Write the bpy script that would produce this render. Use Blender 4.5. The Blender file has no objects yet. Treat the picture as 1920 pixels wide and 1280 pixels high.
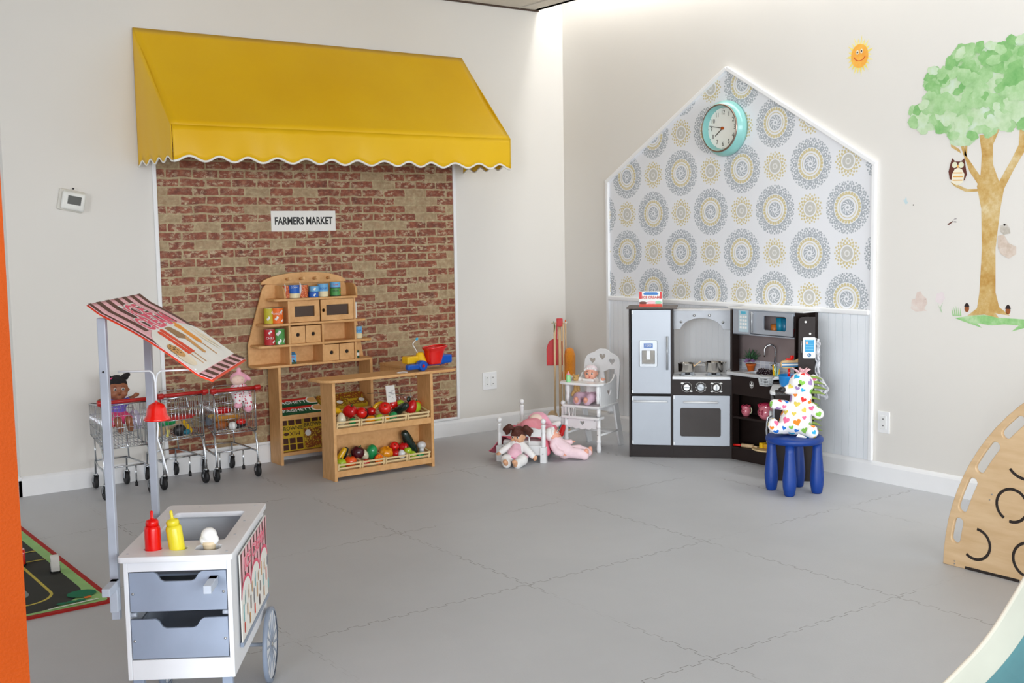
import bpy, bmesh, math, random
from mathutils import Vector, Matrix, Euler
from mathutils.bvhtree import BVHTree
random.seed(7)
PI = math.pi
S = bpy.context.scene
COL = S.collection
R_ = math.radians

# ------------------------------------------------------------------ camera
cam = bpy.data.objects.new('camera', bpy.data.cameras.new('camera'))
COL.objects.link(cam)
yaw, pitch, roll = R_(36.09), R_(-5.553), R_(-0.907)
fw = Vector((math.sin(yaw) * math.cos(pitch), math.cos(yaw) * math.cos(pitch), math.sin(pitch)))
rt = fw.cross(Vector((0, 0, 1))).normalized()
up = rt.cross(fw)
r2 = rt * math.cos(roll) + up * math.sin(roll)
u2 = -rt * math.sin(roll) + up * math.cos(roll)
m = Matrix((r2, u2, -fw)).transposed().to_4x4()
m.translation = Vector((-5.1527, -6.4014, 1.38))
cam.matrix_world = m
cam.data.sensor_width = 36.0
cam.data.lens = 2115.8 / 1920 * 36.0
cam.data.clip_start = 0.05
cam.data.clip_end = 60
S.camera = cam

# ------------------------------------------------------------------ view and light
S.view_settings.view_transform = 'Standard'
S.view_settings.look = 'None'
S.view_settings.gamma = 1
S.view_settings.use_curve_mapping = False
S.view_settings.exposure = 0.84
wd = bpy.data.worlds.new('daylight'); S.world = wd; wd.use_nodes = True
wd.node_tree.nodes['Background'].inputs[0].default_value = (0.86, 0.92, 1.0, 1)
wd.node_tree.nodes['Background'].inputs[1].default_value = 0.55


def area(name, loc, target, sx, sy, power, color):
    l = bpy.data.lights.new(name, 'AREA'); l.shape = 'RECTANGLE'; l.size = sx; l.size_y = sy
    l.energy = power; l.color = color
    o = bpy.data.objects.new(name, l); COL.objects.link(o)
    o.location = loc
    o.rotation_euler = (Vector(target) - Vector(loc)).to_track_quat('-Z', 'Y').to_euler()
    return o


# shop windows behind the photographer, and the cove along the right wall
area('window_light', (-4.4, -13.5, 2.1), (-2.0, -1.0, 1.0), 8.0, 3.0, 400, (0.90, 0.95, 1.0))
area('window_light', (-12.0, -9.4, 2.0), (-0.5, -2.6, 1.2), 5.0, 3.0, 540, (0.90, 0.95, 1.0))
area('cove_light', (-0.11, -2.9, 3.42), (-0.11, -2.9, 0.0), 0.14, 5.6, 21, (1.0, 0.985, 0.96)).rotation_euler = (0, 0, 0)


# ------------------------------------------------------------------ colour and materials
def lin(c):
    c /= 255.0
    return c / 12.92 if c <= 0.04045 else ((c + 0.055) / 1.055) ** 2.4


def rgb(r, g, b):
    return (lin(r), lin(g), lin(b), 1.0)


MATS = {}


def mat(name, col, rough=0.55, metal=0.0, spec=0.5, emit=None, alpha=None, trans=0.0, coat=0.0, noise=0.04, nscale=12.0, bump=0.0, bscale=60.0, sheen=0.0):
    if name in MATS: return MATS[name]
    m = bpy.data.materials.new(name); m.use_nodes = True; MATS[name] = m
    nt = m.node_tree; b = nt.nodes['Principled BSDF']
    b.inputs['Roughness'].default_value = rough
    b.inputs['Metallic'].default_value = metal
    b.inputs['Specular IOR Level'].default_value = spec
    b.inputs['Transmission Weight'].default_value = trans
    b.inputs['Coat Weight'].default_value = coat
    b.inputs['Sheen Weight'].default_value = sheen
    if noise > 0:
        tc = nt.nodes.new('ShaderNodeTexCoord'); n = nt.nodes.new('ShaderNodeTexNoise')
        n.inputs['Scale'].default_value = nscale; n.inputs['Detail'].default_value = 3
        nt.links.new(tc.outputs['Object'], n.inputs['Vector'])
        r = nt.nodes.new('ShaderNodeValToRGB')
        k0, k1 = 1 - noise * 2, 1 + noise * 2
        r.color_ramp.elements[0].position = 0.3; r.color_ramp.elements[1].position = 0.7
        r.color_ramp.elements[0].color = (col[0] * k0, col[1] * k0, col[2] * k0, 1)
        r.color_ramp.elements[1].color = (min(col[0] * k1, .95), min(col[1] * k1, .95), min(col[2] * k1, .95), 1)
        nt.links.new(n.outputs['Fac'], r.inputs['Fac']); nt.links.new(r.outputs['Color'], b.inputs['Base Color'])
    else:
        b.inputs['Base Color'].default_value = col
    if bump > 0:
        tc = nt.nodes.new('ShaderNodeTexCoord'); n = nt.nodes.new('ShaderNodeTexNoise')
        n.inputs['Scale'].default_value = bscale; n.inputs['Detail'].default_value = 4
        nt.links.new(tc.outputs['Object'], n.inputs['Vector'])
        bp = nt.nodes.new('ShaderNodeBump'); bp.inputs['Strength'].default_value = bump; bp.inputs['Distance'].default_value = 0.01
        nt.links.new(n.outputs['Fac'], bp.inputs['Height']); nt.links.new(bp.outputs['Normal'], b.inputs['Normal'])
    return m


class NG:
    """tiny node expression helper"""
    def __init__(s, name, rough=0.6):
        s.m = bpy.data.materials.new(name); s.m.use_nodes = True; MATS[name] = s.m
        s.nt = s.m.node_tree; s.b = s.nt.nodes['Principled BSDF']; s.b.inputs['Roughness'].default_value = rough
        tc = s.nt.nodes.new('ShaderNodeTexCoord'); s.co = tc.outputs['Object']
        sp = s.nt.nodes.new('ShaderNodeSeparateXYZ'); s.nt.links.new(s.co, sp.inputs[0])
        s.x, s.y, s.z = sp.outputs

    def op(s, o, *a):
        n = s.nt.nodes.new('ShaderNodeMath'); n.operation = o
        for i, v in enumerate(a):
            if isinstance(v, (int, float)): n.inputs[i].default_value = v
            else: s.nt.links.new(v, n.inputs[i])
        return n.outputs[0]

    def noise(s, scale, detail=3, vec=None, stretch=None, rough=0.5):
        n = s.nt.nodes.new('ShaderNodeTexNoise'); n.inputs['Scale'].default_value = scale
        n.inputs['Detail'].default_value = detail; n.inputs['Roughness'].default_value = rough
        v = vec or s.co
        if stretch:
            mp = s.nt.nodes.new('ShaderNodeMapping'); mp.inputs['Scale'].default_value = stretch
            s.nt.links.new(v, mp.inputs['Vector']); v = mp.outputs[0]
        s.nt.links.new(v, n.inputs['Vector']); return n.outputs['Fac']

    def ramp(s, f, *stops):
        r = s.nt.nodes.new('ShaderNodeValToRGB'); e = r.color_ramp.elements
        while len(e) < len(stops): e.new(0.5)
        for i, (p, c) in enumerate(stops): e[i].position = p; e[i].color = c
        s.nt.links.new(f, r.inputs[0]); return r.outputs[0]

    def mix(s, f, a, b):
        n = s.nt.nodes.new('ShaderNodeMix'); n.data_type = 'RGBA'
        for i, v in ((0, f), (6, a), (7, b)):
            if isinstance(v, (int, float)): n.inputs[i].default_value = v
            elif isinstance(v, tuple): n.inputs[i].default_value = v
            else: s.nt.links.new(v, n.inputs[i])
        return n.outputs[2]

    def bump(s, h, st=0.3, d=0.01):
        b = s.nt.nodes.new('ShaderNodeBump'); b.inputs['Strength'].default_value = st; b.inputs['Distance'].default_value = d
        s.nt.links.new(h, b.inputs['Height']); s.nt.links.new(b.outputs[0], s.b.inputs['Normal'])

    def color(s, c):
        s.nt.links.new(c, s.b.inputs['Base Color']) if not isinstance(c, tuple) else setattr(s.b.inputs['Base Color'], 'default_value', c)
        return s.m


def wood(name, c0, c1, rough=0.45, axis=(1, 1, 1), scale=14):
    g = NG(name, rough)
    f = g.noise(scale, 4, stretch=axis, rough=0.6)
    f2 = g.noise(scale * 4, 2, stretch=axis)
    f = g.op('ADD', g.op('MULTIPLY', f, 0.8), g.op('MULTIPLY', f2, 0.2))
    return g.color(g.ramp(f, (0.3, c0), (0.7, c1)))


# ------------------------------------------------------------------ mesh helpers
class MB:
    def __init__(s, root=None):
        s.v = []; s.f = []; s.mi = []; s.M = Matrix()
        if root is not None: s.M = root.matrix_basis.inverted()
        s.k = 0; s.sm = []

    def add(s, vs, fs, smooth=False):
        n = len(s.v)
        s.v += [s.M @ Vector(v) for v in vs]
        for f in fs:
            s.f.append([n + i for i in f]); s.mi.append(s.k); s.sm.append(smooth)
        return s

    def box(s, c, d, rz=0, rx=0, ry=0):
        q = Euler((rx, ry, rz)).to_matrix(); c = Vector(c)
        vs = [c + q @ Vector((x * d[0] / 2, y * d[1] / 2, z * d[2] / 2)) for x in (-1, 1) for y in (-1, 1) for z in (-1, 1)]
        return s.add(vs, [(0, 1, 3, 2), (4, 6, 7, 5), (0, 4, 5, 1), (2, 3, 7, 6), (0, 2, 6, 4), (1, 5, 7, 3)])

    def bb(s, x0, x1, y0, y1, z0, z1):
        return s.box(((x0 + x1) / 2, (y0 + y1) / 2, (z0 + z1) / 2), (x1 - x0, y1 - y0, z1 - z0))

    def lathe(s, prof, c=(0, 0, 0), n=24, axis=None, sx=1, sy=1, capb=True, capt=True, smooth=True):
        c = Vector(c)
        q = Matrix.Identity(3) if axis is None else Vector(axis).to_track_quat('Z', 'Y').to_matrix()
        vs = []; fs = []
        for (r, z) in prof:
            for i in range(n):
                a = 2 * PI * i / n
                vs.append(c + q @ Vector((r * math.cos(a) * sx, r * math.sin(a) * sy, z)))
        for j in range(len(prof) - 1):
            for i in range(n):
                fs.append((j * n + i, j * n + (i + 1) % n, (j + 1) * n + (i + 1) % n, (j + 1) * n + i))
        s.add(vs, fs, smooth)
        o = len(s.v) - len(vs)
        if capb: s.f.append([o + i for i in range(n)][::-1]); s.mi.append(s.k); s.sm.append(False)
        if capt: s.f.append([o + (len(prof) - 1) * n + i for i in range(n)]); s.mi.append(s.k); s.sm.append(False)
        return s

    def cyl(s, p0, p1, r0, r1=None, n=16):
        p0 = Vector(p0); p1 = Vector(p1)
        return s.lathe([(r0, 0), (r0 if r1 is None else r1, (p1 - p0).length)], p0, n, p1 - p0)

    def sph(s, c, r, n=16, rz=0, rx=0, ry=0):
        if isinstance(r, (int, float)): r = (r, r, r)
        q = Euler((rx, ry, rz)).to_matrix(); c = Vector(c); vs = []; fs = []; k = max(6, n // 2)
        for j in range(1, k):
            t = PI * j / k
            for i in range(n):
                a = 2 * PI * i / n
                vs.append(c + q @ Vector((r[0] * math.sin(t) * math.cos(a), r[1] * math.sin(t) * math.sin(a), r[2] * math.cos(t))))
        vs.append(c + q @ Vector((0, 0, r[2]))); vs.append(c + q @ Vector((0, 0, -r[2])))
        T = len(vs) - 2; B = T + 1
        for j in range(k - 2):
            for i in range(n):
                fs.append((j * n + i, (j + 1) * n + i, (j + 1) * n + (i + 1) % n, j * n + (i + 1) % n))
        for i in range(n):
            fs.append((T, i, (i + 1) % n)); fs.append((B, (k - 2) * n + (i + 1) % n, (k - 2) * n + i))
        return s.add(vs, fs, True)

    def tube(s, pts, r, n=8, closed=False, rs=None):
        pts = [Vector(p) for p in pts]; N = len(pts); vs = []; fs = []; last = None
        for i, p in enumerate(pts):
            if closed: d = pts[(i + 1) % N] - pts[i - 1]
            else: d = pts[min(i + 1, N - 1)] - pts[max(i - 1, 0)]
            d.normalize()
            if last is None:
                a = Vector((0, 0, 1)) if abs(d.z) < .9 else Vector((1, 0, 0))
                u = d.cross(a).normalized()
            else:
                u = (last - d * last.dot(d)).normalized()
            last = u; w = d.cross(u); rr = rs[i] if rs else r
            for k in range(n):
                t = 2 * PI * k / n; vs.append(p + (u * math.cos(t) + w * math.sin(t)) * rr)
        for i in range(N if closed else N - 1):
            j = (i + 1) % N
            for k in range(n):
                fs.append((i * n + k, i * n + (k + 1) % n, j * n + (k + 1) % n, j * n + k))
        if not closed:
            fs.append(tuple(range(n))[::-1]); fs.append(tuple((N - 1) * n + k for k in range(n)))
        return s.add(vs, fs, True)

    def poly(s, pts): return s.add(pts, [tuple(range(len(pts)))])

    def prism(s, pts, off):
        """closed 3d outline pushed by vector off"""
        n = len(pts); off = Vector(off); a = [Vector(p) for p in pts]
        return s.add(a + [p + off for p in a], [tuple(range(n))[::-1], tuple(range(n, 2 * n))] + [(i, (i + 1) % n, n + (i + 1) % n, n + i) for i in range(n)])

    def grid(s, fn, nu, nv, smooth=True):
        vs = [fn(i / nu, j / nv) for i in range(nu + 1) for j in range(nv + 1)]
        w = nv + 1
        return s.add(vs, [(i * w + j, (i + 1) * w + j, (i + 1) * w + j + 1, i * w + j + 1) for i in range(nu) for j in range(nv)], smooth)

    def build(s, name, mats, parent=None, bevel=0, solid=0, sub=0, seg=2):
        me = bpy.data.meshes.new(name); me.from_pydata([tuple(v) for v in s.v], [], s.f)
        if not isinstance(mats, (list, tuple)): mats = [mats]
        for m_ in mats: me.materials.append(m_)
        me.polygons.foreach_set('material_index', s.mi); me.polygons.foreach_set('use_smooth', s.sm)
        bm = bmesh.new(); bm.from_mesh(me)
        if solid == 0: bmesh.ops.recalc_face_normals(bm, faces=bm.faces)
        bm.to_mesh(me); bm.free(); me.update()
        o = bpy.data.objects.new(name, me); COL.objects.link(o)
        if parent is not None: o.parent = parent
        if solid:
            md = o.modifiers.new('solid', 'SOLIDIFY'); md.thickness = solid; md.offset = 0
        if bevel:
            md = o.modifiers.new('bevel', 'BEVEL'); md.width = bevel; md.segments = seg; md.limit_method = 'ANGLE'; md.angle_limit = R_(40)
        if sub:
            md = o.modifiers.new('sub', 'SUBSURF'); md.levels = sub; md.render_levels = sub
        return o


def bake(o):
    dg = bpy.context.evaluated_depsgraph_get(); dg.update()
    me = bpy.data.meshes.new_from_object(o.evaluated_get(dg))
    return me


def cutout(name, outer, holes, thick, material, parent=None, M=None, bevel=0.0):
    """flat board with holes: outlines in local xy, thickness along z, placed by M"""
    cu = bpy.data.curves.new(name, 'CURVE'); cu.dimensions = '2D'; cu.fill_mode = 'BOTH'; cu.extrude = thick / 2 - bevel; cu.bevel_depth = bevel; cu.bevel_resolution = 1
    cu.offset = -bevel
    for pts in [outer] + list(holes):
        sp = cu.splines.new('POLY'); sp.points.add(len(pts) - 1)
        for i, p in enumerate(pts): sp.points[i].co = (p[0], p[1], 0, 1)
        sp.use_cyclic_u = True
    t = bpy.data.objects.new('tmp', cu); COL.objects.link(t)
    me = bake(t); bpy.data.objects.remove(t)
    if M is not None: me.transform(M)
    me.name = name; me.materials.clear(); me.materials.append(material)
    o = bpy.data.objects.new(name, me); COL.objects.link(o)
    if parent is not None: o.parent = parent
    return o


def text(name, body, size, material, parent=None, M=None, align='CENTER', ext=0.0004, bold=0.0, sx=1.0, wrap=None):
    cu = bpy.data.curves.new(name, 'FONT'); cu.body = body; cu.size = size; cu.extrude = ext; cu.offset = bold * size
    cu.align_x = align; cu.align_y = 'CENTER'; cu.resolution_u = 3
    t = bpy.data.objects.new('tmp', cu); COL.objects.link(t)
    me = bake(t); bpy.data.objects.remove(t)
    me.transform(Matrix.Diagonal((sx, 1, 1, 1)))
    if wrap:
        for v in me.vertices:
            a = v.co.x / wrap; r = wrap + 0.0004 + v.co.z
            v.co = Vector((r * math.sin(a), v.co.y, r * math.cos(a)))
    if M is not None: me.transform(M)
    me.name = name; me.materials.clear(); me.materials.append(material)
    o = bpy.data.objects.new(name, me); COL.objects.link(o)
    if parent is not None: o.parent = parent
    return o


def Tr(x, y, z): return Matrix.Translation((x, y, z))
def Ro(ax, d): return Matrix.Rotation(R_(d), 4, ax)


FA = Ro('X', 90)                     # text plane facing -y (left wall and things on it)
FB = Ro('Z', -90) @ Ro('X', 90)      # text plane facing -x (right wall)


def blob(name, prims, material, parent=None, voxel=0.005, it=3, link=True, root=None):
    """one continuous rounded surface grown from capsules and ellipsoids"""
    b = MB(root)
    for p in prims:
        if p[0] == 's': b.sph(p[1], p[2], 20, *(p[3:] if len(p) > 3 else ()))
        else:
            p0, p1, r0, r1 = Vector(p[1]), Vector(p[2]), p[3], p[4]
            b.sph(p0, r0, 14); b.sph(p1, r1, 14)
            if (p1 - p0).length > 1e-5: b.cyl(p0, p1, r0, r1, 14)
    o = b.build(name, material, None)
    r = o.modifiers.new('r', 'REMESH'); r.mode = 'VOXEL'; r.voxel_size = voxel; r.use_smooth_shade = True
    if it:
        s_ = o.modifiers.new('s', 'SMOOTH'); s_.factor = 0.5; s_.iterations = it
    me = bake(o); bpy.data.objects.remove(o)
    me.name = name
    if not me.materials: me.materials.append(material)
    for p in me.polygons: p.use_smooth = True
    o = bpy.data.objects.new(name, me); COL.objects.link(o)
    if parent is not None: o.parent = parent
    return o


def decals(name, target, shapes, mats, parent, off=0.0006):
    """print shapes on a surface: shapes = (point, normal, up, [2d outline], mat index)"""
    bm = bmesh.new(); bm.from_mesh(target.data); tree = BVHTree.FromBMesh(bm)
    b = MB()
    for (p, n, u, outl, k) in shapes:
        n = Vector(n).normalized(); u = (Vector(u) - n * Vector(u).dot(n)).normalized(); r = u.cross(n)
        cx = sum(q[0] for q in outl) / len(outl); cy = sum(q[1] for q in outl) / len(outl)
        rings = [[(cx + (q[0] - cx) * t, cy + (q[1] - cy) * t) for q in outl] for t in (1.0, 0.5)]
        vs = []; ok = True
        for ring in rings + [[(cx, cy)]]:
            for (a, c) in ring:
                w = Vector(p) + r * a + u * c
                h, hn, _, d = tree.find_nearest(w)
                if h is None or d > 0.05: ok = False; break
                vs.append(h + hn * off)
        if not ok: continue
        N = len(outl); b.k = k
        b.add(vs, [(i, (i + 1) % N, N + (i + 1) % N, N + i) for i in range(N)] + [(N + i, N + (i + 1) % N, 2 * N) for i in range(N)], True)
    bm.free()
    o = b.build(name, mats, parent, solid=-1)
    o.modifiers.clear()
    return o


def heart(s, n=20):
    out = []
    for i in range(n):
        t = 2 * PI * i / n
        out.append((s * (16 * math.sin(t) ** 3) / 32, s * (13 * math.cos(t) - 5 * math.cos(2 * t) - 2 * math.cos(3 * t) - math.cos(4 * t)) / 32))
    return out


def circ(r, n=16, cx=0, cy=0, ry=None):
    return [(cx + r * math.cos(2 * PI * i / n), cy + (ry or r) * math.sin(2 * PI * i / n)) for i in range(n)]


def rrect(x0, x1, y0, y1, r, n=4):
    out = []
    for (cx, cy, a0) in ((x1 - r, y1 - r, 0), (x0 + r, y1 - r, 90), (x0 + r, y0 + r, 180), (x1 - r, y0 + r, 270)):
        for i in range(n + 1):
            a = R_(a0 + 90 * i / n); out.append((cx + r * math.cos(a), cy + r * math.sin(a)))
    return out


# ------------------------------------------------------------------ scene bookkeeping
def tag(o, label=None, cat=None, group=None, kind=None):
    if label: o['label'] = label
    if cat: o['category'] = cat
    if group: o['group'] = group
    if kind: o['kind'] = kind
    return o


def thing(name, label, cat, loc=(0, 0, 0), rz=0.0, group=None):
    o = bpy.data.objects.new(name, None); COL.objects.link(o); o.empty_display_size = 0.05
    o.matrix_basis = Matrix.Translation(loc) @ Matrix.Rotation(rz, 4, 'Z')
    return tag(o, label, cat, group)


def struct(o): o['kind'] = 'structure'; return o


def dup(root, label=None, loc=None, rz=None):
    r = root.copy(); COL.objects.link(r)
    for ch in list(root.children):
        c = ch.copy(); COL.objects.link(c); c.parent = r
        for g in list(ch.children):
            d = g.copy(); COL.objects.link(d); d.parent = c
    if loc is not None:
        r.matrix_basis = Matrix.Translation(loc) @ (Matrix.Rotation(rz, 4, 'Z') if rz is not None else root.matrix_basis.to_3x3().to_4x4())
    if label: r['label'] = label
    return r


# common materials
WHITE = mat('white_paint', rgb(236, 236, 234), 0.4, noise=0.01)
WHITEG = mat('white_gloss', rgb(240, 240, 240), 0.25, noise=0.01)
BLACK = mat('black_plastic', rgb(22, 21, 22), 0.4)
CHROME = mat('chrome', rgb(200, 205, 210), 0.18, 1.0, noise=0.02)
STEEL = mat('brushed_steel', rgb(190, 190, 188), 0.3, 1.0, noise=0.03)
RED = mat('red_plastic', rgb(205, 20, 22), 0.3)
RED2 = mat('red_gloss', rgb(225, 28, 20), 0.18, coat=0.5)
BLUE = mat('blue_plastic', rgb(15, 85, 185), 0.3)
YELLOW = mat('yellow_plastic', rgb(240, 190, 20), 0.3)
GREEN = mat('green_plastic', rgb(25, 165, 85), 0.3)
ORANGE = mat('orange_plastic', rgb(245, 110, 20), 0.35)
PINK = mat('pink_cloth', rgb(240, 150, 165), 0.85, bump=0.2)
PPINK = mat('pale_pink_cloth', rgb(244, 214, 220), 0.85, bump=0.15)
LILAC = mat('lilac_pink_cloth', rgb(214, 180, 196), 0.85, bump=0.15)
WCLOTH = mat('white_cloth', rgb(240, 238, 236), 0.9, bump=0.15)
SKIN = mat('pink_vinyl_skin', rgb(232, 165, 140), 0.45)
SKIN2 = mat('tan_vinyl_skin', rgb(222, 168, 130), 0.45)
SKIN3 = mat('brown_vinyl_skin', rgb(150, 92, 62), 0.5)
PAPER = mat('paper_white', rgb(240, 238, 232), 0.7, noise=0.01)
OAK = wood('light_birch', rgb(206, 152, 92), rgb(228, 178, 120), 0.5, (1, 6, 1))
PINE = wood('pale_pine_slat', rgb(226, 196, 142), rgb(240, 214, 166), 0.5, (1, 8, 8))
DOWEL = wood('dowel_wood', rgb(206, 172, 128), rgb(226, 196, 156), 0.5, (8, 8, 1))

# ================================================================== THE SETTING
# wall paint
WALL = mat('wall_paint', rgb(224, 220, 213), 0.6, noise=0.006, nscale=1.5, bump=0.02, bscale=150)
TRIM = mat('trim_paint', rgb(240, 240, 240), 0.35, noise=0.005)
g = NG('orange_wall_paint', 0.6); g.b.inputs['Specular IOR Level'].default_value = 0.15
h = g.noise(150, 3); g.bump(h, 0.25, 0.005)
ORWALL = g.color(g.ramp(g.noise(4, 2), (0.3, rgb(158, 62, 4)), (0.7, rgb(163, 66, 6))))

# foam mat floor with jigsaw seams
g = NG('foam_mats', 0.5)
lines = None
for (u, v, o) in ((g.x, g.y, 0.6), (g.y, g.x, 0.97)):
    uu = g.op('SUBTRACT', g.op('WRAP', g.op('ADD', u, o), 0.4925, -0.4925), 0.0)
    sq = g.op('SINE', g.op('MULTIPLY', v, 2 * PI / 0.082))
    sg = g.op('SIGN', sq)
    d1 = g.op('ABSOLUTE', g.op('SUBTRACT', uu, g.op('MULTIPLY', sg, 0.0075)))
    l1 = g.op('LESS_THAN', d1, 0.0013)
    l2 = g.op('MULTIPLY', g.op('LESS_THAN', g.op('ABSOLUTE', sq), 0.07), g.op('LESS_THAN', g.op('ABSOLUTE', uu), 0.0085))
    l = g.op('MAXIMUM', l1, l2)
    lines = l if lines is None else g.op('MAXIMUM', lines, l)
vis = g.op('MINIMUM', g.op('MAXIMUM', g.op('MULTIPLY', g.op('SUBTRACT', g.noise(2.2, 2), 0.42), 7.0), 0.12), 0.85)
mask = g.op('MULTIPLY', lines, vis)
base = g.ramp(g.noise(1.2, 4, rough=0.6), (0.3, rgb(190, 192, 196)), (0.7, rgb(198, 200, 204)))
wear = g.op('MULTIPLY', g.op('GREATER_THAN', g.noise(28, 5, stretch=(1, 3, 1), rough=0.75), 0.66), 0.10)
base = g.mix(wear, base, rgb(185, 184, 182))
col = g.mix(mask, base, rgb(96, 92, 90))
g.bump(g.noise(160, 3), 0.12, 0.004)
g.color(col); FLOORM = g.m
struct(MB().bb(-9.5, 0.15, -10.2, 2.3, -0.06, 0.0).build('floor', FLOORM))

struct(MB().bb(-3.775, 0.0, 0.0, 0.16, 0, 3.5).build('wall_left', WALL))
struct(MB().bb(0.0, 0.16, -8.5, 0.16, 0, 3.5).build('wall_right', WALL))
struct(MB().bb(-9.5, -3.6, 2.1, 2.25, 0, 3.0).build('wall_back', WALL))
struct(MB().bb(-7.5, -4.641, -4.0, -3.82, 0, 2.92).build('wall_front', ORWALL))
# ceiling stops short of the right wall and leaves a lit cove
CEIL = mat('ceiling_tile', rgb(214, 208, 196), 0.8, noise=0.02, nscale=30)
struct(MB().bb(-9.5, -0.22, -10.2, 0.0, 2.915, 2.975).build('ceiling', CEIL))
struct(MB().bb(-9.5, -3.775, 0.0, 2.2, 2.915, 2.975).build('ceiling', CEIL))
struct(MB().bb(-0.26, 0.0, -8.5, 0.0, 3.46, 3.5).build('ceiling', TRIM))
struct(MB().bb(-0.26, -0.22, -8.5, 0.0, 2.915, 3.46).build('trim_1', TRIM))
b = MB()
b.bb(-3.775, -0.215, -0.012, -0.0005, 2.904, 2.9149)
struct(b.build('trim_2', mat('dark_ceiling_rail', rgb(70, 52, 40), 0.5)))
b = MB(); b.bb(-0.40, -0.385, -9.9, -0.02, 2.909, 2.9149)
struct(b.build('trim_3', mat('ceiling_grid', rgb(200, 196, 186), 0.5)))


def baseboard(x0, y0, x1, y1, n, name):
    b = MB(); d = (Vector((x1 - x0, y1 - y0, 0))); nn = Vector(n)
    prof = [(0, 0), (0.016, 0), (0.016, 0.088), (0.012, 0.098), (0.005, 0.108), (0, 0.108)]
    b.prism([Vector((x0, y0, 0)) + nn * p + Vector((0, 0, z)) for p, z in prof], d)
    return struct(b.build(name, TRIM))


baseboard(-3.791, 0, -2.975, 0, (0, -1, 0), 'baseboard_left')
baseboard(-2.975, 0, 0, 0, (0, -1, 0), 'baseboard_left')
baseboard(-3.775, -0.016, -3.775, 0.16, (-1, 0, 0), 'baseboard_end')
baseboard(0, 0, 0, -8.4, (-1, 0, 0), 'baseboard_right')

# ------------------------------------------------------------------ brick wallpaper panel
g = NG('brick_print', 0.6)
bt = g.nt.nodes.new('ShaderNodeTexBrick')
cmb = g.nt.nodes.new('ShaderNodeCombineXYZ')
wob = g.op('MULTIPLY', g.op('SUBTRACT', g.noise(9, 3), 0.5), 0.02)
wob2 = g.op('MULTIPLY', g.op('SUBTRACT', g.noise(11, 3, stretch=(1, 1, 1.3)), 0.5), 0.024)
g.nt.links.new(g.op('ADD', g.x, wob2), cmb.inputs[0]); g.nt.links.new(g.op('ADD', g.z, wob), cmb.inputs[1])
g.nt.links.new(cmb.outputs[0], bt.inputs['Vector'])
bt.inputs['Scale'].default_value = 1.0
bt.inputs['Brick Width'].default_value = 0.158; bt.inputs['Row Height'].default_value = 0.0515
bt.inputs['Mortar Size'].default_value = 0.0062; bt.inputs['Mortar Smooth'].default_value = 0.3; bt.inputs['Bias'].default_value = -0.1
bt.inputs['Color1'].default_value = (0, 0, 0, 1); bt.inputs['Color2'].default_value = (1, 1, 1, 1)
per = bt.outputs['Color']
brick = g.ramp(g.op('ADD', g.op('MULTIPLY', g.noise(24, 5, rough=0.7), 0.75), g.op('MULTIPLY', g.noise(5, 2), 0.25)),
               (0.32, rgb(92, 46, 32)), (0.5, rgb(134, 70, 48)), (0.68, rgb(168, 102, 72)))
patch = g.op('MULTIPLY', g.op('SUBTRACT', g.noise(42, 6, stretch=(0.7, 1, 1.3), rough=0.78), 0.500), 11.0)
patch = g.op('MINIMUM', g.op('MAXIMUM', patch, 0.0), 0.9)
patch2 = g.op('MINIMUM', g.op('MAXIMUM', g.op('MULTIPLY', g.op('SUBTRACT', g.noise(9, 2), 0.40), 7), 0.25), 1.0)
patch = g.op('MULTIPLY', patch, patch2)
tan = g.ramp(g.noise(35, 5, rough=0.7), (0.3, rgb(150, 130, 94)), (0.7, rgb(194, 176, 138)))
brick = g.mix(patch, brick, g.ramp(g.noise(60, 3), (0.3, rgb(176, 152, 118)), (0.7, rgb(208, 190, 158))))
pale = g.op('GREATER_THAN', g.op('MAXIMUM', per, 0.0), 0.70)
brick = g.mix(g.op('MULTIPLY', pale, g.op('ADD', 0.45, g.op('MULTIPLY', g.noise(30, 5, rough=.8), 0.6))), brick, tan)
g.color(g.mix(bt.outputs['Fac'], brick, tan))
BRICK = g.m
t = thing('brick_wallpaper_panel', 'tall red and tan brick-print panel with thin white frame under the yellow awning', 'wall panel', (-1.967, 0, 0.12))
MB(t).bb(-2.972, -0.962, -0.006, -0.0005, 0.125, 2.30).build('brick_print', BRICK, t)
b = MB(t)
b.bb(-2.990, -2.968, -0.016, -0.0004, 0.112, 2.30); b.bb(-0.966, -0.944, -0.016, -0.0004, 0.112, 2.30); b.bb(-2.968, -0.966, -0.016, -0.0004, 0.112, 0.128)
b.build('frame_moulding', TRIM, t, bevel=0.003)

# ------------------------------------------------------------------ yellow awning
g = NG('yellow_canvas', 0.42)
g.b.inputs['Specular IOR Level'].default_value = 0.35
g.bump(g.op('ADD', g.noise(2.2, 3, stretch=(1, 1, 0.35)), g.op('MULTIPLY', g.noise(300, 2), 0.03)), 0.35, 0.03)
AWN = g.color(g.ramp(g.noise(1.5, 2), (0.3, rgb(232, 180, 8)), (0.7, rgb(240, 192, 20))))
AWNIN = mat('orange_lining', rgb(224, 120, 28), 0.7)
PIPE = mat('white_piping', rgb(245, 240, 232), 0.7)
t = thing('awning', 'large yellow canvas awning with scalloped white-edged valance on the left wall', 'awning', (-1.967, 0, 1.77))
x0, x1, zt, zf, pr = -3.062, -0.875, 2.538, 1.965, 0.55


def slope(u, v):
    x = x0 + (x1 - x0) * u; s_ = v
    sag = 0.018 * math.sin(PI * s_) * (0.6 + 0.4 * math.sin(u * 9)) + 0.008 * math.sin(u * 17 + s_ * 5) * s_ * (1 - s_) * 3
    return (x, -0.012 - (pr - 0.012) * s_ + 0 * sag, zt + (zf - zt) * s_ - sag)


MB(t).grid(slope, 48, 18).build('top_cloth', AWN, t, solid=0.004)


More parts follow.
